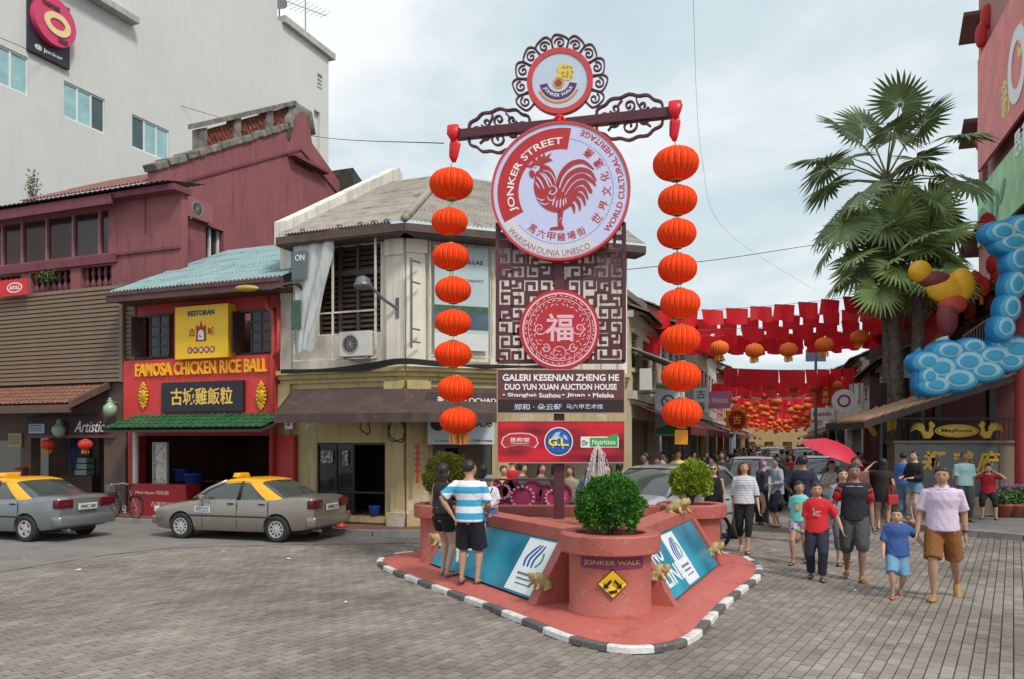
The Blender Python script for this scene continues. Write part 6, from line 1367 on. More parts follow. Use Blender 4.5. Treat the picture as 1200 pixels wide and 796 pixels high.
 xq,zq = S.px(482,300,-.1); p = S.root('wall_pipe','thin grey steel pipe standing off the cream corner pilaster','pipe',X(482,-.3),-.3,0); mb = MB(); mb.cyl((0,0,Z(482,408,-.3)),(0,0,Z(482,302,-.3)),.028);
 for py in (305,330,385,400): mb.cyl((0,0,Z(482,py,-.3)),(.05,.3,Z(482,py,-.3)),.02,n=6)
 mb.build('pipe',gal,p)
 # cable bundle along the cornice and to the left
 ck = flat('cable_black',(28,28,30),.7)
 for j in range(4):
  pts = [S.world(X(330,-.3),-.32,Z(330,434 + j,-.3)),S.world(X(380,-.3),-.3,Z(380,433 + j * .6,-.3)),S.world(X(430,-.3),-.32,Z(430,427 + j * 2.2,-.3)),S.world(X(470,-.3),-.3,Z(470,421 + j * 1.6,-.3)),RF.world(XR(520,-.3),-.3,ZR(520,425 + j * 1.3,-.3)),RF.world(XR(570,-.3),-.28,ZR(570,431 - j,-.3)),RF.world(XR(640,-.3),-.3,ZR(640,428 + j,-.3))]
  cable('cable',pts,.022,ck,['thick black cable along the cornice of the cream house, top of the bundle','black cable along the cornice of the cream house, second of the bundle','black cable along the cornice of the cream house, third of the bundle','black cable along the cornice of the cream house, lowest of the bundle'][j])
 for k,(px,lab) in enumerate(((426,'small loop of black cable hanging below the brown awning'),(464,'tangled coil of black cable hanging at the khaki pilaster'))):
  pts = []
  for i in range(22 if k else 9): a = i * .62 + 2.6; r = .14 + .09 * k + .03 * math.sin(i * 1.7); q = S.px(px,500 + 4 * k,-.5); pts.append(S.world(q[0] + r * math.cos(a) * .9,-.4 - .006 * i,q[1] + r * 1.15 * math.sin(a)))
  cable('cable_coil',pts,.014,ck,lab)
 # red paper charm, hydrant, bucket
 x,z = RF.px(489,0,-.2); s = S.root('paper_charm','string of red paper charms hanging on the khaki corner pilaster','decoration',X(489,-.2),-.2,0); rd = flat('charm_red',(180,40,44));
 for i in range(5): mb = MB(); zz = Z(489,524 + 7 * i,-.2); mb.box((0,0,zz),(.1,.02,.1),Matrix.Rotation(R(45),3,'Y')); mb.build('charm',rd,s)
 mb = MB(); mb.cyl((0,0,Z(489,518,-.2)),(0,0,Z(489,552,-.2)),.008,n=5); mb.tube([(0,0,Z(489,552,-.2)),(0,0,Z(489,566,-.2))],[.012,.035],8); mb.build('tassel',rd,s)
 h = thing('fire_hydrant','small red fire hydrant on the pavement behind the taxi boot','fire hydrant',S.world(X(398,-.8),-.75,.12)); hr = flat('hydrant_red',(196,52,46),.4)
 mb = MB(); mb.lathe([(.12,0),(.12,.04),(.07,.06),(.07,.42),(.1,.44),(.1,.5),(.06,.56),(.02,.6)],14); mb.build('body',hr,h,True); mb = MB(); mb.cyl((-.18,0,.3),(.18,0,.3),.05); mb.cyl((-.2,0,.3),(-.16,0,.3),.07); mb.cyl((.16,0,.3),(.2,0,.3),.07); mb.build('outlet',hr,h)
 o = S.root('bucket','bright blue plastic bucket on the ledge of the dark shopfront','bucket',X(438,-.02),.02,low[2]); mb = MB(); mb.lathe([(.1,0),(.14,.22),(.15,.23),(.13,.235),(.09,.02)],16); mb.build('bucket',flat('bucket_blue',(24,90,190),.35),o,True)
# ================= PEOPLE =================
def ik(a,t,l1,l2,pole):
 d = t - a; L = min(d.length,(l1 + l2) * .999); d = d.normalized(); x = (l1 * l1 - l2 * l2 + L * L) / (2 * L); hgt = math.sqrt(max(0,l1 * l1 - x * x))
 p = (pole - d * pole.dot(d)); p = p.normalized() if p.length > 1e-6 else Vector((0,1,0)); return a + d * x + p * hgt,a + d * L
SKIN = {'a': (.52,.3,.2),'b': (.43,.24,.155),'c': (.28,.145,.09),'d': (.55,.34,.235)}
def skin(k): return mat('skin_' + k,SKIN[k],.5,.07,12)
def person(label,loc_,rz,h=1.7,sex='m',sk='b',legs=None,arms=None,seat=None,hair='short',hairc=(.012,.01,.009),shirt=None,bottom=None,shoes=(.05,.04,.035),head_turn=0.0,head_tilt=0.0,lean=0.0,kid=0.0,vox=.0115,face=True,group=None,build=1.0,name='person',sole='sandal',proto=False):
 V = Vector; t = thing(name,label,'person',loc_,rz,group); lo = vox > .02
 hs = 1 + .25 * kid; headh = .131 * hs; sh_z = .808 - .03 * kid; hip_z = .515 - .03 * kid; sw = (.097 if sex == 'm' else .085) * build * (1 - .06 * kid); hw = (.05 if sex == 'm' else .053)
 legs = legs or {-1: (0.0,.012,0),1: (0.0,.012,0)}; arms = arms or {}
 seatz = None
 pel = V((0,0,hip_z));
 if seat is not None: pel = V((0,0,seat / h + .055))
 lv = V((0,-math.sin(lean),math.cos(lean)))
 up = lambda z: pel + lv * (z - hip_z)
 J = {}
 for s in (-1,1):
  hip = pel + V((s * hw,0,-.005)); dy,dx,lift = legs.get(s,(0,.01,0)); ank = V((s * (hw + dx),dy,.042 + lift)); kn,an = ik(hip,ank,.245,.245,V((s * .12,-1,.15 if seat is not None else 0)))
  J['hip',s],J['kn',s],J['an',s] = hip,kn,an
  shl = up(sh_z - .016) + V((s * sw,0,-.012)); tgt = arms.get(s,(.012,-.02,-.315)); tg = shl + V((s * tgt[0],tgt[1],tgt[2])); pole = V((s * .45,1,-.1)) if len(tgt) < 4 else V((s * tgt[3][0],tgt[3][1],tgt[3][2])); el,wr = ik(shl,tg,.165,.15,pole)
  J['sh',s],J['el',s],J['wr',s] = shl,el,wr
 S_ = lambda v: v * h
 g = 1.0 if sex == 'm' else .86; g *= build ** .5
 # ---- body
 mb = MB(); X1 = (1,0,0); n = 10 if lo else 14
 mb.tube([S_(up(z)) for z in (hip_z - .045,hip_z,.6,.66,.73,.785,.83)],[(r1 * h * build,r2 * h * build) for r1,r2 in ((.05,.045),(.086,.06),(.075 * (1 if sex == 'm' else .9),.053),(.08 * (1 if sex == 'm' else .88),.057),(.096 * g,.066),(.088 * g,.054),(.04,.036))],n,up=X1)
 nk = up(.825); hd = up(sh_z + .098) + V((0,-.012,.0)); hd.z += headh * .5 - .066
 mb.tube([S_(nk),S_(nk + (hd - nk) * .55)],[.036 * h * g ** .5,.033 * h * g ** .5],n)
 hr = headh * h / 2; ry = hr * .84; rx = hr * .72; hc = S_(hd); rot = Matrix.Rotation(head_turn,3,'Z') @ Matrix.Rotation(head_tilt,3,'X')
 def hf(d):
  x,y,z = d.x * rx,d.y * ry,d.z * hr
  if d.z < 0: x *= 1 - .28 * d.z * d.z; y = y * (1 - .2 * d.z * d.z) if d.y > 0 else y * (1 + .02)
  if d.y < 0:
   e = math.exp(-((abs(d.x) - .38) / .16) ** 2 - ((d.z - .05) / .12) ** 2); y += e * .008 * h / 1.7
   if abs(d.x) < .5 and d.z < -.3: y -= .005
  return V((x,y,z))
 mb.ell(hc,(1,1,1),12 if lo else 22,9 if lo else 16,rot,hf)
 HR = lambda x,y,z: hc + rot @ V((x * rx,y * ry,z * hr))
 if not lo:
  mb.tube([HR(0,-.93,.12),HR(0,-1.12,-.18),HR(0,-.95,-.27)],[.006,.0125,.008],7)
  for s in (-1,1): mb.ell(HR(s * 1.0,.05,-.05),(.008,.016,.028),8,6)
 for s in (-1,1):
  hip,kn,an,shl,el,wr = [J[k,s] for k in ('hip','kn','an','sh','el','wr')]
  bl = build ** .5
  mb.tube([S_(hip),S_(hip.lerp(kn,.5)),S_(kn),S_(kn.lerp(an,.3)),S_(kn.lerp(an,.7)),S_(an)],[r * h * bl for r in (.052,.045,.032,.033,.022,.018)],n)
  fd = V((s * .12,-1,0)) if legs.get(s,(0,0,0))[2] < .03 else V((s * .1,-.75,-.66)); fd.normalize()
  J['fd',s] = fd; heel = an - fd * .022 + V((0,0,-.022)); toe = heel + fd * .125
  mb.tube([S_(heel - fd * .01),S_(heel),S_(heel.lerp(toe,.5)),S_(toe),S_(toe + fd * .008)],[(.012 * h,.012 * h),(.019 * h,.02 * h),(.024 * h,.014 * h),(.024 * h,.009 * h),(.015 * h,.006 * h)],8,up=(1,0,0)); mb.tube([S_(an),S_(heel.lerp(toe,.3))],[.018 * h,.016 * h],8)
  mb.tube([S_(shl + V((-s * .03,0,-.005))),S_(shl),S_(shl.lerp(el,.4)),S_(el),S_(el.lerp(wr,.3)),S_(wr)],[r * h * g for r in (.03,.033,.028,.023,.023,.0155)],n)
  ad = (wr - el).normalized(); side = V((0,-1,0)) - ad * ad.dot(V((0,-1,0))); side = side.normalized() if side.length > .1 else V((1,0,0)); pn = ad.cross(side).normalized() * s
  if lo: mb.tube([S_(wr),S_(wr + ad * .075)],[.016 * h,.012 * h],8)
  else:
   k = .105; mb.tube([S_(wr),S_(wr + ad * .02),S_(wr + ad * k * .5)],[(.0135 * h,.011 * h),(.02 * h,.010 * h),(.023 * h,.009 * h)],8,up=side)
   for i,(o_,L_) in enumerate(((-.017,.038),(-.006,.045),(.006,.043),(.016,.034))):
    b0 = wr + ad * k * .48 + side * -o_; c1 = b0 + ad * L_ * .5; c2 = c1 + (ad * .75 - pn * .65).normalized() * L_ * .55; c3 = c2 + (ad * .25 - pn).normalized() * L_ * .35
    mb.tube([S_(b0),S_(c1),S_(c2),S_(c3)],[.0056 * h,.0054 * h,.005 * h,.0042 * h],6)
   b0 = wr + ad * .016 + side * .014; mb.tube([S_(b0),S_(b0 + side * .016 + ad * .022),S_(b0 + side * .018 + ad * .042 - pn * .008)],[.0065 * h,.0062 * h,.005 * h],6)
 remesh(mb,'body',skin(sk),vox,2 if not lo else 1,t)
 # ---- hair
 hm = mat('hair_%02d%02d%02d' % tuple(int(c * 100) for c in hairc),hairc,.45,.3,30,.3,60)
 mb = MB(); Hc = hc + rot @ V((0,ry * .1,hr * .17)); mb.ell(Hc,(1,1,1),22,16,rot,lambda d: V((d.x * rx * 1.13,d.y * ry * (1.07 if d.y > -.2 else 1.04 if d.z > .3 else .72),d.z * hr * (1.0 if d.z > 0 else .8))))
 if hair in ('long','shoulder','wavy'):
  zz = {'long': .2,'shoulder': .11,'wavy': .1}[hair] * h
  mb.tube([HR(0,.35,.3),HR(0,.55,-.6),HR(0,.62,-1.1) ,HR(0,.6,-1) - V((0,0,zz))],[(rx * 1.0,ry * .6),(rx * 1.12,ry * .5),(rx * 1.15,ry * .4),(rx * .7,.02)],12,up=rot @ V(X1))
  if hair == 'wavy':
   for s in (-1,1): mb.tube([HR(s * .7,-.3,.75),HR(s * 1.15,-.1,.1),HR(s * 1.25,0,-.7),HR(s * 1.1,.1,-1.3)],[.02,.028,.03,.016],9)
 if hair == 'bun': mb.ell(HR(0,.9,.5),(.045,.045,.045))
 if hair == 'scarf': mb.tube([HR(0,.1,0),HR(0,.1,-1.0),HR(0,0,-1.6),HR(0,0,-2.2)],[(rx * 1.2,ry * 1.05),(rx * 1.1,ry * 1.0),(rx * 1.7,ry * 1.0),(rx * 2,ry * 1.1)],14,up=X1)
 remesh(mb,'headscarf' if hair == 'scarf' else 'hair',hm,max(vox,.012),1,t,.002,3)
 if not lo and face:
  ew,ebk = mat('eye_white',(.7,.68,.65),.3,.02),mat('eye_dark',(.015,.01,.008),.3,.05); lip = mat('lips_' + sk,tuple(c * q for c,q in zip(SKIN[sk],(.85,.5,.5))),.45,.05)
  for s in (-1,1):
   mb = MB(); mb.ell(HR(s * .4,-.87,.05),(.0095,.005,.0045),8,6); e = mb.build('eye',ew,t,True); mb = MB(); mb.ell(HR(s * .4,-.905,.05),(.0058,.0035,.0048),7,5); mb.build('iris',ebk,e,True)
   mb = MB(); mb.tube([HR(s * .2,-1.0,.24),HR(s * .42,-.97,.28),HR(s * .62,-.84,.22)],[.003,.0042,.002],5); mb.build('eyebrow',hm,t)
  mb = MB(); mb.tube([HR(-.28,-.9,-.5),HR(-.08,-1.0,-.48),HR(.08,-1.0,-.48),HR(.28,-.9,-.5)],[.002,.006,.006,.002],6); mb.build('mouth',lip,t,True)
 # ---- clothes
 cv = max(vox,.0125)
 if shirt:
  m,sl,lng,fit = shirt; mb = MB(); i_ = .012 * h * fit
  zs = [z for z in (lng,.6,.66,.73,.785,.815) if z >= lng]; base = {.6: (.09,.066),.66: (.084,.06),.73: (.098 * g,.07),.785: (.092 * g,.06),.815: (.06 * g,.046)}
  rr = [(.098,.076) if z not in base else base[z] for z in zs]
  mb.tube([S_(up(z)) for z in zs],[(a * h * build + i_,c * h * build + i_) for a,c in rr],18,up=X1)
  for s in (-1,1):
   shl,el,wr = J['sh',s],J['el',s],J['wr',s]; pts = [shl + V((-s * .05,0,.0)),shl + V((0,0,.004))]; rad = [.03 * h * g + i_ * .2,.03 * h * g + i_ * .5]
   if sl > 0:
    if sl <= 1: pts += [shl.lerp(el,sl)]; rad += [.029 * h * g + i_ * (1.0)]
    else: pts += [shl.lerp(el,.5),el,el.lerp(wr,sl - 1)]; rad += [.03 * h * g + i_,.025 * h * g + i_,.02 * h * g + i_]
    mb.tube([S_(p) for p in pts],rad,12)
  remesh(mb,'shirt',m,cv,2,t,.0028 if not lo else 0,h * 7)
 if bottom:
  m,ln,fit,skirt = bottom; mb = MB(); i_ = .01 * h * fit
  mb.tube([S_(up(z)) for z in (hip_z - .03,hip_z,.585)],[(.075 * h * build + i_,.058 * h * build + i_),(.088 * h * build + i_ * .6,.064 * h * build + i_ * .6),(.079 * h * build,.056 * h * build)],16,up=X1)
  if skirt:
   zb = skirt; mb.tube([S_(up(hip_z)),S_(V((0,pel.y,zb)))],[(.09 * h + i_,.07 * h + i_),(.1 * h + i_,.085 * h + i_)],16,up=X1)
  else:
   for s in (-1,1):
    hip,kn,an = J['hip',s],J['kn',s],J['an',s]; pts = [hip + V((0,0,.01)),hip.lerp(kn,.5)]; rad = [.054 * h + i_,.048 * h + i_ * 1.1]
    if ln <= 1: pts += [hip.lerp(kn,ln)]; rad += [.042 * h + i_ * 1.5]
    else: pts += [kn,kn.lerp(an,(ln - 1) * .55),kn.lerp(an,ln - 1)]; rad += [.036 * h + i_ * 1.1,.034 * h + i_ * .9,.026 * h + i_ * (1.3 if fit > .6 else .5)]
    mb.tube([S_(p) for p in pts],rad,12)
  remesh(mb,'skirt' if skirt else ('trousers' if ln > 1.6 else 'shorts'),m,cv,2,t,.0028 if not lo else 0,h * 3)
 if shoes and not lo:
  sm = mat('shoe_%02d%02d%02d' % tuple(int(c * 99) for c in shoes),shoes,.5,.15,20)
  for s in (-1,1):
   an,fd = J['an',s],J['fd',s]; heel = an - fd * .03 + V((0,0,-.034)); toe = heel + fd * .15; mb = MB()
   if sole == 'shoe': mb.tube([S_(heel + V((0,0,.01))),S_(heel + fd * .02 + V((0,0,.014))),S_(heel.lerp(toe,.5) + V((0,0,.012))),S_(toe - fd * .012 + V((0,0,.006))),S_(toe)],[(.015 * h,.012 * h),(.024 * h,.02 * h),(.029 * h,.02 * h),(.028 * h,.013 * h),(.012 * h,.007 * h)],10,up=(1,0,0))
   else:
    mb.tube([S_(heel),S_(heel + fd * .02),S_(heel.lerp(toe,.6)),S_(toe)],[(.014 * h,.005 * h),(.022 * h,.006 * h),(.029 * h,.006 * h),(.016 * h,.005 * h)],10,up=(1,0,0))
    for f in (.55,.75): c = heel.lerp(toe,f); mb.tube([S_(c + V((-.027,0,.004))),S_(c + V((-.012,0,.026))),S_(c + V((.012,0,.026))),S_(c + V((.027,0,.004)))],.0055 * h,6)
    mb.tube([S_(heel + V((-.022,0,.006))),S_(an - fd * .026 + V((0,0,-.008))),S_(heel + V((.022,0,.006)))],.004 * h,6)
   mb.build('shoe' if sole == 'shoe' else 'sandal',sm,t,True)
 t['J'] = 1; del t['J']
 return t,J,hc,rot,up
def cloth(name,rgb,**k): return mat('cloth_' + name,srgb(*rgb),.85,k.pop('var',.12),k.pop('scale',7),.25,k.pop('bscale',60),**k)
WALK = lambda a=.1: {-1: (-a,.0,0.0),1: (a,.0,.02)}
def people():
 gp = lambda px,py,z=0: G(px,py,z)
 face = lambda p: math.atan2(p[0],p[1]) * -1          # turn towards the camera
 def turn(p,extra=0): return -math.atan2(p.x,p.y) + R(extra)
 dz = lambda rgb: srgb(*rgb)
 # man in the lilac shirt
 p = gp(1104,702); t,J,hc,rot,up = person('man in lilac shirt and brown shorts holding the small boy by the hand',p,turn(p,-2),1.73,'m','b',{-1: (-.09,.0,0),1: (.22,.04,.05)},{-1: (.06,-.05,-.3),1: (.045,.05,-.3)},shirt=(cloth('lilac',(196,176,204),kind='check',bscale=70,col2=srgb(206,190,212)),.85,.5,1.1),bottom=(cloth('brown_shorts',(132,84,36)),.93,1.5,0),shoes=srgb(150,118,66),sole='shoe',build=1.06,head_tilt=R(6))
 h = 1.73; mb = MB();
 for s in (-1,1): mb.add([Vector(v) for v in ((s * .005,-.125,1.40),(s * .07,-.105,1.395),(s * .085,-.06,1.44),(s * .05,-.075,1.455))],[(0,1,2,3)])
 mb.build('collar',cloth('lilac',(0,0,0)),t); mb = MB();
 for k in range(5): mb.ell((0,-.138 + .003 * k,1.33 - .09 * k),(.006,.004,.006),6,4)
 mb.build('buttons',flat('button_white',(220,214,224)),t,kind='stuff'); mb = MB(); w_ = J['wr',1] * h; mb.tube([w_ + Vector((0,0,.02)),w_ + Vector((0,0,.045))],.034,12); mb.build('wristwatch',flat('watch_dark',(50,48,50),.3),t)
 # boy in blue
 p = gp(1051,700); person('small boy in blue shirt and denim shorts beside the lilac shirt man',p,turn(p,6),1.17,'m','a',{-1: (-.09,.0,0),1: (.13,.0,.03)},{-1: (.04,-.1,-.29),1: (.17,.04,-.2)},kid=1,head_turn=R(-12),shirt=(cloth('boy_blue',(58,88,150)),.85,.45,1.5),bottom=(cloth('pale_denim',(106,150,182)),1.0,1.6,0),shoes=(.45,.06,.07),build=1.15)
 # man in black and red polo
 p = gp(1001,679); t,J,hc,rot,up = person('man in black polo shirt with red sleeves leading the boy in red',p,turn(p,4),1.72,'m','c',{-1: (.1,.0,.02),1: (-.1,.0,0)},{-1: (.08,-.08,-.28),1: (.04,-.03,-.305)},shirt=(cloth('black_polo',(34,32,40)),.35,.5,1.4),bottom=(cloth('grey_shorts',(72,70,74)),1.12,1.7,0),shoes=srgb(176,120,60))
 h = 1.72
 for s in (-1,1): mb = MB(); a,b = J['sh',s] * h,J['el',s] * h; mb.tube([a.lerp(b,.1),a.lerp(b,.75)],[.074,.07],12); mb.build('red_sleeve',cloth('sleeve_red',(176,30,40)),t,True)
 mb = MB(); mb.tube([(-.15,-.07,1.345),(-.07,-.125,1.35),(.07,-.125,1.35),(.15,-.07,1.345)],.005,5); mb.build('white_piping',flat('piping_white',(200,200,204)),t)
 # boy in red
 p = gp(957,679); t,J,*_ = person('boy in red polo shirt with printed front and dark trousers',p,turn(p,0),1.44,'m','b',{-1: (.06,.0,.01),1: (-.09,.0,0)},{1: (.14,-.05,-.25)},kid=.6,head_turn=R(8),shirt=(cloth('boy_red',(206,34,46)),.85,.47,1.5),bottom=(cloth('dark_trousers',(34,38,56)),1.9,1.3,0),shoes=(.03,.03,.03))
 h = 1.44; mb = MB();
 for k in range(7): a = spiral(-.035 + .035 * (k % 3),.94 + .04 * (k // 3),.022,k * 1.3,.9,1,9); mb.stroke(a,.007,-.137,-.128)
 mb.build('shirt_print',flat('print_pink_white',(226,190,190)),t,kind='stuff')
 # girl in turquoise
 p = gp(937,661); t,J,*_ = person('girl in turquoise tee shirt and floral shorts walking beside the boy in red',p,turn(p,-10),1.38,'f','b',{-1: (-.1,.0,0),1: (.1,.0,.02)},kid=.4,head_turn=R(20),hair='shoulder',shirt=(cloth('turquoise',(110,206,200)),.7,.5,1.3),bottom=(cloth('floral',(120,50,80),kind='print',bscale=36),.5,1.6,0),shoes=(.09,.05,.04))
 MB().plate(circle(.045,14,0,.93),-.125,-.112).build('shirt_print',flat('print_orange',(226,176,70)),t)
 # woman in striped top
 p = gp(872,647); t,J,*_ = person('woman in thin striped white top and black capri trousers walking beside the fountain',p,turn(p,3),1.68,'f','a',{-1: (.13,-.03,.03),1: (-.11,-.03,0)},{-1: (.03,.02,-.31),1: (.06,-.06,-.3)},hair='wavy',hairc=(.09,.035,.02),shirt=(cloth('striped_white',(208,210,218),kind='stripe',col2=srgb(176,180,194),bscale=.045),1.15,.52,1.3),bottom=(cloth('black_capri',(22,22,26)),1.5,.4,0),shoes=(.18,.1,.06))
 for s in (-1,1): mb = MB(); a,b = J['el',s] * 1.68,J['wr',s] * 1.68; mb.tube([a.lerp(b,.08),a.lerp(b,.2)],.052,12); mb.build('cuff',cloth('denim_cuff',(60,70,90)),t,True)
 # woman in black with phone
 p = at(836,14.9); t,J,hc,rot,up = person('woman in black off shoulder dress and sunglasses looking at a phone behind the planter',p,turn(p,0),1.63,'f','d',WALK(.04),{-1: (-.03,-.17,-.14),1: (.03,-.01,-.3)},hair='wavy',hairc=(.14,.06,.03),shirt=(cloth('black_dress',(20,20,24)),0,.5,1.0),bottom=(cloth('black_dress',(20,20,24)),0,1,.36),shoes=(.3,.2,.15))
 mb = MB();
 for s in (-1,1): mb.ell(hc + Vector((s * .03,-.092,.008)),(.024,.008,.018),10,6)
 mb.bb(-.06 + hc.x,.06 + hc.x,hc.y - .09,hc.y - .084,hc.z + .014,hc.z + .02); mb.build('sunglasses',flat('glasses_black',(16,14,14),.15),t)
 w_ = J['wr',-1] * 1.63; q = MB(); q.cbox(tuple(w_ + Vector((.02,-.06,.06))),(.07,.015,.14),.004,Matrix.Rotation(R(40),3,'X')); o = q.build('phone',flat('phone_white',(214,210,214),.2),None); o.matrix_world = Matrix.Translation(p) @ Matrix.Rotation(turn(p),4,'Z'); tag(o,'pale mobile phone held by the woman in black','phone')
 # couple at the fountain
 p = gp(550,684,.13); t,J,*_ = person('man in turquoise and white striped tee shirt seen from behind at the fountain',p,R(180 - 12),1.66,'m','b',{-1: (0,.015,0),1: (-.02,.02,0)},{-1: (.02,-.14,-.22),1: (.03,.05,-.23,(1,.25,0))},shirt=(cloth('turquoise_stripe',(50,160,200),kind='stripe',col2=srgb(222,224,232),bscale=.17),.85,.49,1.4),bottom=(cloth('navy_shorts',(30,30,42)),1.0,1.6,0),shoes=(.07,.05,.04),head_turn=R(-40),build=1.04)
 p = gp(519,675,.13); t,J,*_ = person('long haired woman in black top and short black shorts beside the striped tee shirt man',p,R(180 - 40),1.6,'f','a',{-1: (0,.0,0),1: (-.04,-.01,0)},{-1: (0,-.2,-.12),1: (.02,-.1,-.26)},hair='long',hairc=(.02,.012,.01),shirt=(cloth('black_top',(42,34,34)),.0,.54,.9),bottom=(cloth('black_shorts',(22,20,24)),.35,1.2,0),shoes=(.12,.1,.1),head_turn=R(15))
 mb = MB(); mb.tube([Vector((.155 * math.cos(a),.115 * math.sin(a),.955)) for a in [i * math.pi / 10 for i in range(21)]],.008,5,cap=False); mb.build('belt',flat('belt_yellow',(200,190,60)),t)
 # child sitting on the rim
 p = at(574,11.35); t,J,hc,rot,up = person('small child in white shirt and grey cap sitting on the fountain rim',(p.x,p.y,.26),turn(p,-10),.95,'m','a',{-1: (-.2,.0,.33),1: (-.2,.0,.33)},{-1: (-.02,-.14,-.2),1: (-.02,-.14,-.2)},seat=.72,kid=1.1,shirt=(cloth('white_tee',(212,214,224)),.8,.5,1.4),bottom=(cloth('boy_blue',(58,88,150)),1.0,1.3,0),shoes=(.2,.2,.22),build=1.1)
 mb = MB(); mb.ell(hc + Vector((0,0,.045)),(.078,.09,.055),16,8); mb.cbox(tuple(hc + Vector((0,-.1,.05))),(.11,.09,.01),.003); mb.build('cap',cloth('grey_cap',(120,122,124)),t,True)
 mb = MB(); mb.tube([up(.8) * .95 + Vector((.05,-.06,0)),up(.66) * .95 + Vector((0,-.1,0)),up(.56) * .95 + Vector((-.06,-.07,0))],.012,6); mb.build('bag_strap',flat('strap_blue',(50,70,150)),t)
 # by the granite wall
 zp = .12; p = at(1072,18.3); p.z = zp; t,J,*_ = person('woman in black cardigan and denim shorts standing sideways before the granite wall',p,turn(p,-35),1.7,'f','d',{-1: (.03,0,0),1: (-.03,0,0)},{-1: (.0,-.15,-.16),1: (-.03,-.17,-.17)},hair='bun',vox=.014,shirt=(cloth('black_cardigan',(26,26,32)),1.7,.56,1.3),bottom=(cloth('denim',(100,132,164)),.35,1.3,0),shoes=(.35,.3,.28))
 p = at(1059,19.2); p.z = zp; person('person in bright blue shirt half hidden behind the woman in the black cardigan',p,turn(p,150),1.66,'m','b',vox=.016,face=False,shirt=(cloth('shirt_blue',(70,110,190)),.9,.5,1.3),bottom=(cloth('denim',(100,132,164)),1.9,1,0))
 p = at(1130,18.6); p.z = zp; person('man in pale teal shirt standing behind the man in lilac',p,turn(p,20),1.67,'m','c',vox=.015,shirt=(cloth('pale_teal',(160,196,200)),.9,.5,1.4),bottom=(cloth('grey_shorts',(72,70,74)),1.9,1,0),hairc=(.05,.045,.04))
 p = at(1158,19.4); p.z = zp; t,J,hc,*_ = person('woman in red top sitting on the granite ledge, hands at her face',p,turn(p,0),1.6,'f','d',{-1: (-.2,.02,0),1: (-.22,.05,0)},{-1: (-.0,-.12,.07,(1,.1,-.6)),1: (.02,-.12,.07,(1,.1,-.6))},seat=.5,vox=.013,hair='shoulder',shirt=(cloth('crimson',(176,26,44)),.7,.52,1.3),bottom=(cloth('black_capri',(22,22,26)),1.4,.8,0),shoes=(.03,.03,.03))
 p = at(1035,17.6); t,J,*_ = person('woman with long black hair and black dress seen from behind, one arm raised',p,turn(p,180),1.66,'f','b',WALK(.04),{-1: (.02,-.01,-.28),1: (.06,-.14,.1,(1,.2,-.5))},vox=.014,hair='long',face=False,shirt=(cloth('black_top',(42,34,34)),.5,.5,1.1),bottom=(cloth('black_shorts',(22,20,24)),.4,2,.4))
 q = MB(); q.cbox((0,0,.0),(.22,.1,.22),.03); q.tube([(-.08,0,.1),(-.05,0,.3),(.05,0,.3),(.08,0,.1)],.01,6); o = q.build('handbag',flat('bag_red',(176,36,48)),None,loc=at(1046,17.4) + Vector((0,0,.72))); tag(o,'small red handbag hanging beside the long haired woman in black','handbag')
 # middle group in the road
 p = at(941,15.6); t,J,*_ = person('man in navy tee shirt seen from behind in the middle of the road',p,turn(p,165),1.76,'m','c',WALK(.05),{-1: (.04,-.1,-.26),1: (.08,-.12,-.2)},vox=.014,face=False,shirt=(cloth('navy_tee',(36,40,64)),.9,.49,1.4),bottom=(cloth('khaki',(96,84,70)),1.05,1.4,0))
 p = at(911,18.6); t,J,*_ = person('woman in grey jacket with a black backpack turned towards the cars',p,turn(p,-70),1.66,'f','a',{},{-1: (0,-.15,.02),1: (.0,-.12,-.18)},vox=.015,hair='shoulder',shirt=(cloth('grey_jacket',(150,156,170)),1.7,.46,1.4),bottom=(cloth('dark_trousers',(34,38,56)),1.3,.8,0))
 mb = MB(); mb.cbox((0,.19,1.2),(.28,.16,.42),.05); o = mb.build('backpack',flat('pack_black',(26,26,30),.7),None,True); o.matrix_world = Matrix.Translation(p) @ Matrix.Rotation(turn(p,-70),4,'Z'); tag(o,'black backpack worn by the woman in the grey jacket','backpack')
 p = at(893,19.2); person('woman in long black dress and mauve headscarf beside the grey jacketed woman',p,turn(p,60),1.6,'f','a',vox=.018,hair='scarf',hairc=srgb(110,84,104),face=False,shirt=(cloth('dark_teal',(50,58,70)),1.9,.5,1.6),bottom=(cloth('black_dress',(20,20,24)),0,1.4,.03))
 p = at(987,12.9); person('woman in grey blue blouse walking just behind the man in the black polo',p,turn(p,15),1.6,'f','a',WALK(.07),hair='shoulder',vox=.014,shirt=(cloth('grey_blue',(150,158,182)),.9,.5,1.3),bottom=(cloth('grey_blue_dark',(90,96,110)),1.5,1,0))
 p = at(1003,15.4); person('dark haired person following close behind the man in the black polo',p,turn(p,10),1.74,'m','c',WALK(.06),vox=.016,shirt=(cloth('brown_shirt',(110,70,66)),.9,.5,1.3),bottom=(cloth('dark_trousers',(34,38,56)),1.9,1,0))
 p = at(974,17.2); t,J,*_ = person('person in checked shirt under the red umbrella',p,turn(p,30),1.62,'f','b',{},{1: (.03,-.14,-.02),-1: (0,-.14,-.1)},vox=.016,shirt=(cloth('checked',(120,130,130),kind='check',bscale=22,col2=srgb(190,190,170)),.9,.5,1.3),bottom=(cloth('denim',(100,132,164)),1.9,1,0),hair='shoulder')
 u = thing('umbrella','open pinkish red umbrella with pale spots over the road','umbrella',p + Vector((-.1,-.3,1.75)),0); u.rotation_euler = (R(18),R(14),.3)
 mb = MB(); n = 8; vs = [(0,0,.26)]
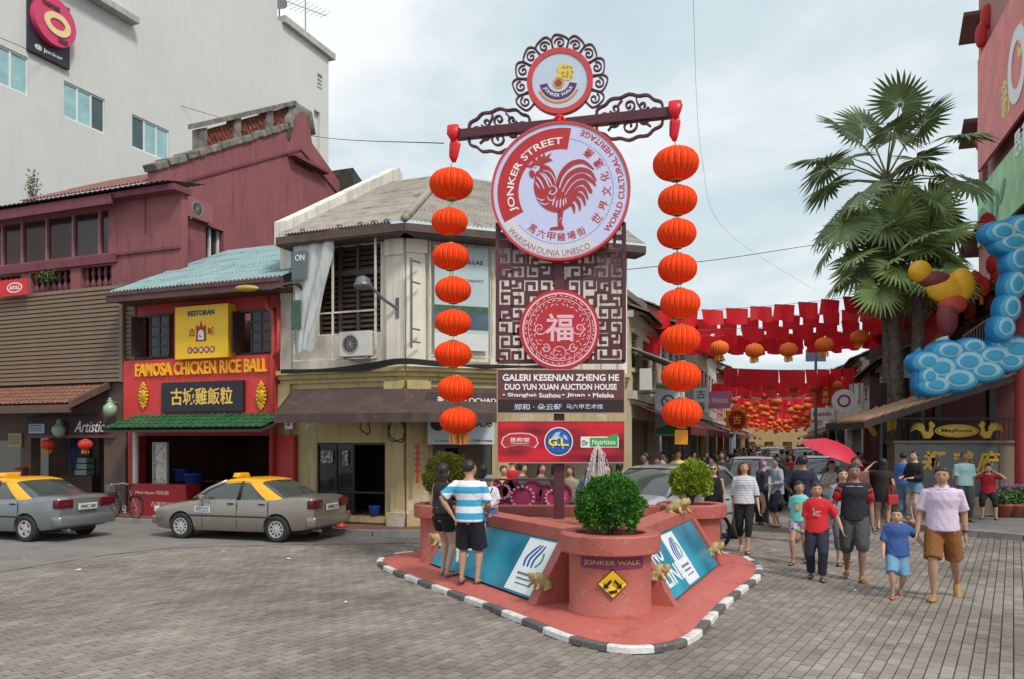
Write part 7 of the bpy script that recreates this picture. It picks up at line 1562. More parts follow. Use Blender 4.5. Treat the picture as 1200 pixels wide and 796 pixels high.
 for r_,z in ((.3,.21),(.55,.08),(.68,-.03)):
  for i in range(16): a = math.pi * i / 8; k = 1 if i % 2 == 0 else .95; vs.append((r_ * k * math.cos(a),r_ * k * math.sin(a),z + (.0 if i % 2 == 0 else .015)))
 fs = [(0,1 + i,1 + (i + 1) % 16) for i in range(16)] + [(1 + r_ * 16 + i,17 + r_ * 16 + i,17 + r_ * 16 + (i + 1) % 16,1 + r_ * 16 + (i + 1) % 16) for r_ in range(2) for i in range(16)]
 mb.add(vs,fs); mb.build('canopy',mat('umbrella_red',srgb(176,30,54),.5,.1,6,kind='check',bscale=9,col2=srgb(190,30,60)),u,True); mb = MB(); mb.cyl((0,0,.3),(0,0,-.7),.012); mb.build('handle',flat('handle_grey',(90,90,90)),u)
def crowd():
 rnd = random.Random(12); protos = []; wcl = mat('crowd_white',(.5,.5,.5),.8)
 kinds = [('m','short',1.7,.9,1.9,0,.08),('f','long',1.6,.8,1.9,0,.05),('m','short',1.73,.85,1.0,0,.1),('f','shoulder',1.58,.6,.6,0,.04),('m','short',1.66,1.8,1.9,0,.02),('f','scarf',1.57,1.8,0,.05,.03)]
 for k,(sx,hr,h,sl,ln,sk_,wk) in enumerate(kinds):
  t,*_ = person('crowd walker',(0,0,0),0,h,sx,'bac'[k % 3],WALK(wk),{1: (.03,-.1,-.25)} if k % 2 else None,hair=hr,hairc=(.015,.012,.01) if hr != 'scarf' else srgb(96,76,86),shirt=(wcl,sl,.48,1.3),bottom=(wcl,ln,1,sk_),vox=.034,face=False,shoes=None); protos.append(t)
 sc_ = [((44,46,56),'black'),((196,36,44),'red'),((214,216,222),'white'),((214,200,120),'yellow'),((60,74,120),'blue'),((120,60,80),'plum'),((150,140,120),'beige'),((70,76,80),'grey'),((196,120,130),'pink'),((50,90,90),'teal')]
 bc = [((28,30,38),'dark'),((60,74,104),'denim'),((90,80,66),'khaki'),((40,36,36),'black')]
 spots = []
 for i in range(96):         # left pavement of the street, dense
  x = 1.2 + (i / 96) ** 1.25 * 62 + rnd.uniform(-.4,.4); y = -rnd.uniform(1.2,3.3) if x > 6 else -rnd.uniform(.4,2.2); spots.append(T.world(x,y))
 for i in range(26):
  spots.append(T.world(14 + i * 2.6 + rnd.uniform(-1,1),-rnd.uniform(5.3,6.2)))
 for px,Y in ((590,15.6),(612,16.2),(634,15.4),(668,15.9),(690,15.3),(712,15.8),(726,16.6),(742,16.9),(757,17.4),(779,16.8),(566,14.9),(600,16.9),(650,17),(800,17.6),(815,18.2),(770,18.5)): spots.append(at(px,Y))
 for i in range(26): spots.append(at(rnd.uniform(905,1012),rnd.uniform(21,36)))
 spots += [TR_O + (T.world(x,0) - T.world(0,0)) + (T.world(0,y) - T.world(0,0)) for x,y in ((9,1.5),(14,1.2),(18,.9),(26,1),(33,1.2))]
 first = set()
 for n,p in enumerate(spots):
  k = rnd.randrange(6); pr = protos[k]; c1,n1 = rnd.choice(sc_); c2,n2 = rnd.choice(bc)
  if k in first: t = dup(pr,loc=p,rotz=0)
  else: t = pr; first.add(k)
  t.location = (p.x,p.y,.12 if n < 96 and T.o is not None and S_side(p) else 0); t.rotation_euler = (0,0,-math.atan2(p.x,p.y) + (R(rnd.uniform(-60,60)) if rnd.random() < .55 else R(180 + rnd.uniform(-60,60)))); s_ = rnd.uniform(.94,1.04); t.scale = (s_,) * 3
  for ch in t.children:
   if ch.name.split('.')[0] in ('shirt','trousers','shorts','skirt'):
    m = cloth('c_' + n1,c1) if ch.name.startswith('shirt') else cloth('b_' + n2,c2); ch.material_slots[0].link = 'OBJECT'; ch.material_slots[0].material = m
  where = 'along the left shops' if n < 96 else ('far up the road' if n < 122 else ('behind the fountain' if n < 138 else 'far right'))
  t['label'] = '%s in %s top and %s %s' % (('man' if kinds[k][0] == 'm' else ('woman in headscarf' if kinds[k][1] == 'scarf' else 'woman')),n1,n2 + (' skirt' if k == 5 else (' shorts' if k in (2,3) else ' trousers')),where); t['group'] = 'people ' + where
def S_side(p):
 q = T.loc((p.x,p.y,0)); return q.y > -1.15 and q.x > 0
# ================= VEHICLES =================
def loft_body(stations,n_int=4):
 """stations: x, z_bottom, z_top, half width; smooth closed hull"""
 st = cat([Vector(s) for s in stations],n_int) if False else []
 P = [list(s) for s in stations]; out = []
 for i in range(len(P) - 1):
  for j in range(n_int):
   t = j / n_int; t = t; out.append([a + (b - a) * t for a,b in zip(P[i],P[i + 1])])
 out.append(P[-1]); vs = []; m = None
 for x,zb,zt,w in out:
  half = [(0,zb),(w * .8,zb),(w * .93,zb + .03),(w * .985,zb + .12),(w,zb + (zt - zb) * .4),(w * .995,zb + (zt - zb) * .62),(w * .975,zt - .13),(w * .945,zt - .05),(w * .88,zt - .008),(w * .6,zt + .012),(0,zt + .02)]
  ring = [(x,a,z) for a,z in half] + [(x,-a,z) for a,z in half[-2:0:-1]]; m = len(ring); vs += ring
 k = len(out); fs = [(i * m + j,i * m + (j + 1) % m,(i + 1) * m + (j + 1) % m,(i + 1) * m + j) for i in range(k - 1) for j in range(m)] + [tuple(range(m)),tuple((k - 1) * m + j for j in range(m - 1,-1,-1))]
 return vs,fs
_wheel = {}
def wheel_parts(r,style):
 if (r,style) in _wheel: return _wheel[r,style]
 mb = MB(); w = .095; prof = [(r * .62,-w),(r * .9,-w),(r * .985,-w * .75),(r,-w * .4),(r,w * .4),(r * .985,w * .75),(r * .9,w),(r * .62,w),(r * .6,0)]
 n = 28; vs = [(a * math.cos(2 * math.pi * j / n),y,a * math.sin(2 * math.pi * j / n)) for a,y in prof for j in range(n)]; k = len(prof)
 mb.add(vs,[(i * n + j,i * n + (j + 1) % n,((i + 1) % k) * n + (j + 1) % n,((i + 1) % k) * n + j) for i in range(k) for j in range(n)]); tyre = mb.mesh('tyre',mat('tyre_rubber',(.022,.022,.023),.8,.2,20),True)
 mb = MB(); rr = r * .63; sp = {10: 10,5: 5,0: 9}[style]
 def ring(r0,r1,y0,y1):
  mb.plate(circle(r1,28),y0,y1,[circle(r0,28)])
 ring(rr * .88,rr,-.1,.05)
 for i in range(sp): a = 2 * math.pi * i / sp; mb.stroke([(rr * .1 * math.cos(a),rr * .1 * math.sin(a)),(rr * .92 * math.cos(a),rr * .92 * math.sin(a))],[.05,.03] if sp > 5 else [.07,.085],-.085 - .0006 * i,-.05)
 mb.plate(circle(rr * .22,14),-.1,-.04); rim = mb.mesh('rim',mat('alloy',(.42,.42,.42),.35,.1,5,metal=.8))
 mb = MB(); mb.plate(circle(rr * .9,24),-.045,.03); back = mb.mesh('brake_disc',mat('brake_dark',(.03,.03,.03),.7)); _wheel[r,style] = (tyre,rim,back); return _wheel[r,style]
CARP = {}
def halves(me):
 out = []
 for s in (-1,1):
  c = me.copy(); bm = bmesh.new(); bm.from_mesh(c); bmesh.ops.delete(bm,geom=[v for v in bm.verts if v.co.y * s < 0],context='VERTS'); bm.to_mesh(c); bm.free(); out.append(c)
 return tuple(out)
def car(kind,label,loc_,rz,paint,group,extra=None,wheels=10,scale=1.0,name='parked_car'):
 """front points along -x"""
 if kind == 'sedan': L,W,Hh,wb = 4.27,.835,1.385,(.86,3.36); belt = .93; st = [(.0,.34,.56,.6),(.03,.28,.66,.69),(.12,.22,.72,.76),(.35,.2,.77,.81),(.75,.19,.83,.83),(1.2,.19,.9,.835),(1.8,.19,.93,.835),(2.6,.19,.935,.835),(3.3,.2,.96,.83),(3.6,.22,1.0,.815),(3.95,.26,1.01,.79),(4.15,.3,.99,.74),(4.22,.34,.93,.7)]; gh = (1.12,1.92,2.85,3.62)
 elif kind == 'hatch': L,W,Hh,wb = 3.9,.84,1.52,(.75,3.2); belt = .98; st = [(.0,.36,.62,.6),(.03,.28,.74,.7),(.12,.22,.84,.78),(.4,.2,.93,.83),(.8,.19,1.0,.84),(1.6,.19,1.0,.84),(2.8,.2,1.02,.84),(3.5,.24,1.04,.82),(3.8,.3,1.02,.76),(3.87,.36,.95,.7)]; gh = (.62,1.35,3.05,3.72)
 else: L,W,Hh,wb = 4.2,.85,1.66,(.78,3.4); belt = 1.02; st = [(.0,.36,.7,.62),(.03,.28,.84,.72),(.12,.22,.93,.79),(.45,.2,1.0,.84),(.8,.19,1.04,.85),(1.6,.19,1.04,.85),(3.2,.2,1.06,.85),(3.9,.24,1.06,.83),(4.12,.3,1.02,.78),(4.17,.36,.95,.72)]; gh = (.6,1.4,3.5,4.02)
 r = .295 if kind == 'sedan' else .3; t = thing(name,label,'taxi' if name == 'taxi' else 'car',loc_,rz,group); t.scale = (scale,) * 3
 glass = mat('car_glass',(.06,.075,.075),.03,.15,1,spec=.9); rub = flat('car_trim_black',(30,30,32),.5); lens = mat('tail_lens',srgb(90,14,24),.15,.15,6); head = mat('head_lens',(.55,.57,.58),.08,.1,8); chrome = mat('alloy',(.4,.4,.4))
 off = -L / 2
 if kind not in CARP:
  vs,fs = loft_body([(a + off,b,c,d) for a,b,c,d in st]); mb = MB().add(vs,fs); me = mb.mesh('body_raw'); o = bpy.data.objects.new('body_raw',me); COL.objects.link(o); cut = MB()
  for x in wb:
   cut.cyl((x + off,-1.2,r),(x + off,-.52,r),r * 1.17,n=28); cut.cyl((x + off,.52,r),(x + off,1.2,r),r * 1.17,n=28)
  co = obj('cutter',cut.mesh('cutter')); bo = o.modifiers.new('b','BOOLEAN'); bo.object = co; bo.operation = 'DIFFERENCE'; bo.solver = 'EXACT'
  dg = bpy.context.evaluated_depsgraph_get(); dg.update(); me2 = bpy.data.meshes.new_from_object(o.evaluated_get(dg)); bpy.data.objects.remove(o); bpy.data.objects.remove(co); me2.name = 'body'; me2.materials.clear(); me2.materials.append(paint)
  tmp = bpy.data.objects.new('x',me2); smooth_angle(tmp,38); bpy.data.objects.remove(tmp); CARP[kind] = me2
 def ob(nm,me,parent=None,m=None):
  if isinstance(me,tuple): return [ob(nm,q,parent,m) for q in me]
  o = obj(nm,me,parent or t)
  if m:
   if not o.data.materials: o.data.materials.append(m)
   o.material_slots[0].link = 'OBJECT'; o.material_slots[0].material = m
  return o
 body = ob('body',CARP[kind],None,paint)
 roofm = extra.get('roof',paint) if extra else paint
 key = kind + '_gh'
 if key not in CARP:
  d = {}
  x0,x1,x2,x3 = [g + off for g in gh]; wbs,wr = W * .9,W * .7; rr_ = .06
  # glass house as a rounded loft
  secs = [(x0,belt - .05,wbs * .92),(x0 + (x1 - x0) * .5,belt + (Hh - belt) * .52,wbs * .9),(x1,Hh - .045,wr * .98),(x1 + .25,Hh - .022,wr),((x1 + x2) / 2,Hh - .018,wr),(x2 - .2,Hh - .028,wr),(x2,Hh - .055,wr * .98),(x2 + (x3 - x2) * .5,belt + (Hh - belt) * .5,wbs * .87),(x3,belt - .02,wbs * .9)]
  vs = [];
  for x,z,w_ in secs:
   f = (z - belt) / (Hh - belt); ww = wbs + (wr - wbs) * max(0,f); ring = [(x,-wbs * .98,belt - .06),(x,-(wbs * .55 + ww * .45),belt + (z - belt) * .5),(x,-ww,z - .03),(x,-ww * .85,z),(x,0,z + .012),(x,ww * .85,z),(x,ww,z - .03),(x,(wbs * .55 + ww * .45),belt + (z - belt) * .5),(x,wbs * .98,belt - .06)]; vs += ring
  k = 9; fs = [(i * k + j,i * k + j + 1,(i + 1) * k + j + 1,(i + 1) * k + j) for i in range(len(secs) - 1) for j in range(k - 1)]
  d['glass'] = MB().add(vs,fs).mesh('windows',glass,True)
  mb = MB(); rs = [(x1 - .03,Hh - .05),(x1 + .05,Hh - .02),(x1 + .3,Hh + .002),((x1 + x2) / 2,Hh + .01),(x2 - .25,Hh - .003),(x2 - .02,Hh - .03),(x2 + .03,Hh - .06)]; vs = []
  for x,z in rs: vs += [(x,a * wr,z - b) for a,b in ((-1.07,.075),(-1.05,.03),(-.9,.006),(-.5,-.006),(0,-.012),(.5,-.006),(.9,.006),(1.05,.03),(1.07,.075))]
  vs2 = [(a,b,c - .03) for a,b,c in vs]; n7 = len(rs); k = 9; N = len(vs)
  fs = [(i * k + j,i * k + j + 1,(i + 1) * k + j + 1,(i + 1) * k + j) for i in range(n7 - 1) for j in range(k - 1)]; d['roof'] = MB().add(vs,fs).add(vs2,fs).mesh('roof',paint,True)
  def pillar(pts,w0,w1):
   mb = MB()
   for s in (-1,1): mb.tube([(x,s * y,z) for x,y,z in pts],[(w0,.018)] + [((w0 + w1) / 2,.018)] * (len(pts) - 2) + [(w1,.018)],8,up=(1,0,0))
   return mb
  my = (wbs * .55 + wr * .45) + .004; A = pillar([(x0 + .02,wbs * .97,belt - .03),((x0 + x1) / 2,my - .0,belt + (Hh - belt) * .48),(x1 + .02,wr * 1.03,Hh - .05)],.045,.035); d['A'] = A.mesh('front_pillar',paint,True)
  xm = x1 + (x2 - x1) * (.48 if kind == 'sedan' else .42); d['B'] = pillar([(xm - .03,wbs,belt - .03),(xm,my,belt + (Hh - belt) * .5),(xm + .02,wr * 1.03,Hh - .05)],.045,.035).mesh('centre_pillar',flat('car_trim_black',(30,30,32),.5),True)
  cw_ = .5 if kind == 'sedan' else .22; C = MB()
  for s in (-1,1):
   vs = []
   for f in (0,.25,.5,.75,1):
    z = belt - .03 + (Hh - .05 - belt) * f; y = s * (wbs * .985 + (wr * 1.02 - wbs * .985) * f + .028 + .03 * math.sin(math.pi * f)); e = x3 - .03 + (x2 + .01 - x3) * f; vs += [(e - cw_ * (1 - .45 * f),y,z),(e,y - s * .012,z),(e + .01,y - s * .09,z - .03)]
   C.add(vs,[(3 * i + j,3 * i + j + 1,3 * i + j + 4,3 * i + j + 3) for i in range(4) for j in range(2)])
  d['C'] = C.mesh('rear_pillar',paint,True)
  mb = MB();
  for s in (-1,1):
   y = s * (W + .001)
   for x in (x0 + .32,xm - .02,x2 + .3 if kind == 'sedan' else x2 + .1): mb.box((x,y * .992,.6),(.011,.012,.6))
   mb.box(((x0 + x2) / 2 + .2,y * .998,.55),(2.3,.014,.035))
  d['seam'] = mb.mesh('door_seams',mat('seam_dark',(.03,.03,.03),.6)); mb = MB()
  for s in (-1,1):
   for x in (xm - .18,xm + .62): mb.cbox((x,s * (W - .008),.83),(.15,.03,.03),.008)
  d['handle'] = mb.mesh('door_handles',rub)
  mb = MB(); mb.cbox((0 + off + .1,0,.42),(.22,W * 1.8,.2),.05); fx = off + .02
  d['fb'] = mb.mesh('front_bumper',paint,True); mb = MB(); mb.cbox((L / 2 - .1,0,.46),(.26,W * 1.86,.24),.06); d['rb'] = mb.mesh('rear_bumper',paint,True)
  mb = MB(); hz = st[2][2] - .07
  for s in (-1,1): mb.cbox((off + .09,s * W * .64,hz),(.16,W * .42,.13),.03)
  d['hl'] = mb.mesh('headlight',head,True); mb = MB(); mb.cbox((off + .045,0,hz - .01),(.08,W * .75,.1),.02); mb.cbox((off + .0,0,.38),(.08,W * 1.1,.12),.02); d['gr'] = mb.mesh('grille',flat('car_trim_black',(30,30,32),.5)); mb = MB(); xr_ = L / 2 + off * 0
  for s in (-1,1): mb.cbox((L / 2 - .1,s * W * .68,(.84 if kind == 'sedan' else .9)),(.16,W * .5,.19),.03)
  d['tl'] = mb.mesh('tail_light',lens,True); mb = MB(); mb.cbox((L / 2 - .005,0,.76),(.03,.5,.14),.01); mb.cbox((off - .012,0,.45),(.03,.48,.12),.01); d['pl'] = mb.mesh('number_plate',flat('plate_white',(200,202,200)))
  mb = MB()
  for s in (-1,1): mb.cbox((x0 + .38,s * (W + .06),belt + .03),(.09,.17,.12),.03)
  d['mi'] = mb.mesh('door_mirror',paint,True);
  for kk in ('A','B','C','hl','tl','mi'): d[kk] = halves(d[kk])
  CARP[key] = d
 d = CARP[key]; ob('windows',d['glass']); ob('roof',d['roof'],None,roofm); ob('front_pillar',d['A'],None,paint); ob('centre_pillar',d['B']); ob('rear_pillar',d['C'],None,roofm)
 for n_,k in (('door_seams','seam'),('door_handles','handle'),('grille','gr'),('headlight','hl'),('tail_light','tl'),('number_plate','pl')): ob(n_,d[k])
 for n_,k in (('front_bumper','fb'),('rear_bumper','rb'),('door_mirror','mi')): ob(n_,d[k],None,paint)
 ty,ri,bk = wheel_parts(r,wheels)
 for x in wb:
  for s in (-1,1):
   w_ = obj('wheel',ty,t,(x + off,s * (W - .1),r),0 if s < 0 else math.pi); obj('rim',ri,w_); obj('brake_disc',bk,w_)
 mb = MB(); mb.bb(off + .3,L / 2 - .3,-.5,.5,.2,.5); mb.build('underbody',rub,t)
 return t,off,d
def vehicles():
 tg = mat('taxi_beige',srgb(146,138,130),.3,.05,2,metal=.55,coat=.6); tgr = mat('taxi_grey',srgb(130,134,138),.3,.05,2,metal=.5,coat=.6); yel = flat('taxi_yellow',(232,168,22),.35,coat=.4)
 wh = flat('lettering_white',(232,232,236)); tk = flat('text_dark',(40,40,44))
 for k,(px,py,lab,pm,st,extra) in enumerate(((262,634,'beige grey taxi sedan with yellow roof parked before the red restaurant',tg,10,R(4.5)),(-24,633,'silver grey taxi with yellow roof cut off by the left edge of the photo',tgr,5,R(3)))):
  p = G(px,py); a = S.a + extra; q = Vector((math.sin(a) * -1,math.cos(a),0)) * .84
  t,off,d = car('sedan',lab,p + q * .9 + Vector((math.cos(a),math.sin(a),0)) * .1,a,pm,'taxis parked along the kerb',{'roof': yel},st,name='taxi',scale=.9)
  mb = MB(); mb.cbox((-.25,0,1.43),(.16,.42,.11),.025); mb.v = [(v[0] * 1.0,v[1] * (1.12 if v[2] < 1.43 else .9),v[2]) for v in mb.v]; s = mb.build('taxi_sign',yel,t,True); label_text('lettering','TEKSI',-.25,-.05,1.43,.05,tk,s)
  if k == 0:
   mb = MB(); mb.bb(-.88,-.47,-.843,-.836,.62,.76); dc = mb.build('door_sticker',flat('sticker_white',(206,212,216)),t)
   mb = MB()
   for i in range(4): mb.bb(-.85,-.5,-.847,-.842,.64 + .03 * i,.652 + .03 * i)
   mb.build('small_print',flat('print_blue_grey',(70,86,120)),dc)
  co,fs = text_mesh('HWC 1581' if k else 'HWB 217',.08,.4,.02); mb = MB(); solid_text(mb,co,fs,0,.004); mb.v = [(2.147 - v[1],v[0],v[2] + .76) for v in mb.v]; mb.build('plate_lettering',tk,t)
  mb = MB(); mb.tube([(1.95,-.5,.27),(2.15,-.5,.26)],.035,10); mb.build('exhaust',flat('exhaust_grey',(110,108,104),.4),t)
 sil = mat('paint_silver',srgb(176,180,184),.28,.04,2,metal=.5,coat=.6); gry = mat('paint_grey',srgb(92,94,100),.28,.05,2,metal=.5,coat=.6); wht = mat('paint_white',srgb(206,208,210),.3,.04,2,coat=.6); blu = mat('paint_pale_blue',srgb(140,160,176),.3,.05,2,metal=.4,coat=.6); blk = mat('paint_black',srgb(36,38,42),.25,.05,2,coat=.7)
 ca = T.a - math.pi * 0          # cars drive down the street towards the camera: front (-x) points back along the street
 t,*_ = car('hatch','pale silver hatchback with bright windscreen standing behind the fountain',at(787,16.0),R(46),sil,'cars in the street',None,5)
 row = [(883,24.2,'hatch',sil,'silver hatchback at the head of the queue of cars'),(893,29.5,'sedan',gry,'dark grey saloon, second car of the queue in the street'),(899,35.5,'hatch',blu,'pale blue hatchback, third car of the queue in the street'),(905,42,'mpv',wht,'tall white car further up the queue in the street'),(909,52,'mpv',blk,'dark tall car at the far end of the queue')]
 for px,Y,kd,pm,lab in row: car(kd,lab,at(px,Y),ca,pm,'cars in the street',None,5)
 for px,Y,kd,pm,lab,ex in ((944,42,'mpv',wht,'white van like car parked on the right side of the far street',None),(952,32.5,'sedan',wht,'white taxi with yellow roof parked on the right side of the street',{'roof': yel}),(961,25.5,'hatch',sil,'silver car parked on the right behind the red umbrella',None)): car(kd,lab,at(px,Y),ca,pm,'cars in the street',ex,5)
 bicycle('old black bicycle with a basket leaning by the red restaurant post',S.world(S.px(150,600,-.9)[0],-1.0,.12),S.a + R(-8),.82)
 # trishaw parked behind the right planter: only its wheel clears the planter
 w = thing('trishaw','parked trishaw with pink heart frames half hidden behind the fountain','trishaw',at(836,14.6),R(12)); ty = flat('tyre_dark',(26,26,28),.8)
 for x in (.0,-1.35):
  mb = MB(); n = 28; mb.tube([(x + .33 * math.cos(2 * math.pi * i / n),0,.34 + .33 * math.sin(2 * math.pi * i / n)) for i in range(n + 1)],.035,8,cap=False); wl = mb.build('wheel',ty,w,True)
  mb = MB()
  for i in range(12): a = i * math.pi / 6; mb.cyl((x,0,.34),(x + .31 * math.cos(a),0,.34 + .31 * math.sin(a)),.005,n=4)
  mb.build('spokes',flat('spoke_steel',(170,170,172),.3),wl)
 mb = MB(); mb.tube([(0,0,.34),(-.45,0,.5),(-.9,0,.45),(-1.35,0,.34)],.025,8); mb.tube([(-.45,0,.5),(-.5,0,.85)],.02,8); mb.build('frame',flat('trishaw_frame',(120,30,50)),w); mb = MB(); mb.cbox((-.6,.3,.75),(.7,.6,.3),.05); mb.build('seat',flat('seat_pink',(200,80,130)),w)
 hp = mat('heart_pink',srgb(176,62,108),.5,.15,8); hw_ = thing('decorated_trishaw','trishaw decorated with large pink heart frames behind the sign post','trishaw',at(612,14.2),0)
 for cx,cz,s_ in ((0,1.0,.37),(.58,.98,.3),(-.36,1.1,.25)):
  P = [(cx + s_ * .062 * 16 * math.sin(a) ** 3,cz + s_ * .068 * (13 * math.cos(a) - 5 * math.cos(2 * a) - 2 * math.cos(3 * a) - math.cos(4 * a))) for a in [2 * math.pi * i / 36 for i in range(36)]]
  mb = MB(); mb.plate(P,-.02,.02); h = mb.build('heart',hp,hw_); mb = MB(); mb.stroke(P + [P[0]],.03,-.06,.06); mb.build('heart_rim',flat('rim_rose',(120,50,70)),h)
  mb = MB();
  for i in range(16): a = i * .39; mb.ell((cx + s_ * .55 * math.cos(a),-.04,cz + s_ * .5 * math.sin(a)),(.03,.03,.03),6,4)
  mb.build('paper_flowers',flat('flower_pale',(226,160,190)),h,kind='stuff')
 mb = MB(); mb.cbox((.1,.4,.5),(1.3,.7,.25),.05); mb.tube([(-.5,.3,.5),(-.5,.3,1.3),(.7,.3,1.3),(.7,.3,.5)],.025,8); mb.build('carriage',flat('trishaw_frame',(120,30,50)),hw_)
 for x in (-.45,.65): mb = MB(); mb.tube([(x,.4 + .3 * math.cos(2 * math.pi * i / 24),.32 + .3 * math.sin(2 * math.pi * i / 24)) for i in range(25)],.03,6,cap=False); mb.build('wheel',ty,hw_)
 mb = MB(); mb.tube([(-.1,-.1,.8),(-.02,-.14,.62),(.03,-.1,.42)],[(.02,.02),(.09,.02),(.04,.02)],8); mb.build('pink_ribbon',flat('ribbon_pink',(232,60,120)),hw_,True)
def bicycle(label,p,rz,s):
 t = thing('bicycle',label,'bicycle',p,rz); t.scale = (s,) * 3; blk = flat('bike_black',(24,24,26),.4); st = flat('spoke_steel',(170,170,172),.3)
 for x in (-.52,.52):
  mb = MB(); mb.tube([(x + .32 * math.cos(2 * math.pi * i / 28),0,.34 + .32 * math.sin(2 * math.pi * i / 28)) for i in range(29)],.02,8,cap=False); w = mb.build('wheel',flat('tyre_dark',(26,26,28),.8),t,True); mb = MB()
  for i in range(14): a = i * math.pi / 7; mb.cyl((x,0,.34),(x + .31 * math.cos(a),0,.34 + .31 * math.sin(a)),.003,n=4)
  mb.build('spokes',st,w); mb = MB(); mb.tube([(x + .37 * math.cos(a),0,.34 + .37 * math.sin(a)) for a in [R(20 + 14 * i) for i in range(10)]],[(.03,.006)] * 10,6,up=(0,1,0)); mb.build('mudguard',blk,t)
 mb = MB(); bb = (.05,0,.3); hd = (-.38,0,.82); st_ = (.22,0,.84)
 for a,b in ((bb,hd),(bb,st_),(hd,st_),(st_,(.52,0,.34)),(bb,(.52,0,.34)),(hd,(-.52,0,.34)),(hd,(-.36,0,1.0)),(st_,(.24,0,.95))): mb.cyl(a,b,.016,n=8)
 mb.build('frame',blk,t); mb = MB(); mb.tube(cat([(-.22,-.26,.98),(-.36,-.2,1.02),(-.4,0,1.0),(-.36,.2,1.02),(-.22,.26,.98)],4),.013,7); mb.build('handlebar',st,t,True); mb = MB(); mb.ell((.26,0,.98),(.14,.08,.035)); mb.build('saddle',blk,t,True)
 mb = MB(); mb.plate(circle(.09,18,.05,.3),-.05,-.04,[circle(.07,18,.05,.3)]); mb.cyl((.05,-.06,.3),(.15,-.06,.18),.01); mb.bb(.11,.2,-.14,-.06,.17,.19); mb.build('crank',st,t); mb = MB()
 for i in range(6): z = .78 + .04 * i; mb.tube([(-.72,-.15,z),(-.72,.15,z),(-.48,.15,z),(-.48,-.15,z),(-.72,-.15,z)],.005,4)
 for i in range(10): mb.cyl((-.72 + .024 * i,-.15,.78),(-.72 + .024 * i,-.15,.98),.004,n=4); mb.cyl((-.72,-.15 + .03 * i,.78),(-.72,-.15 + .03 * i,.98),.004,n=4)
 mb.build('basket',flat('basket_grey',(120,118,116)),t)
 return t
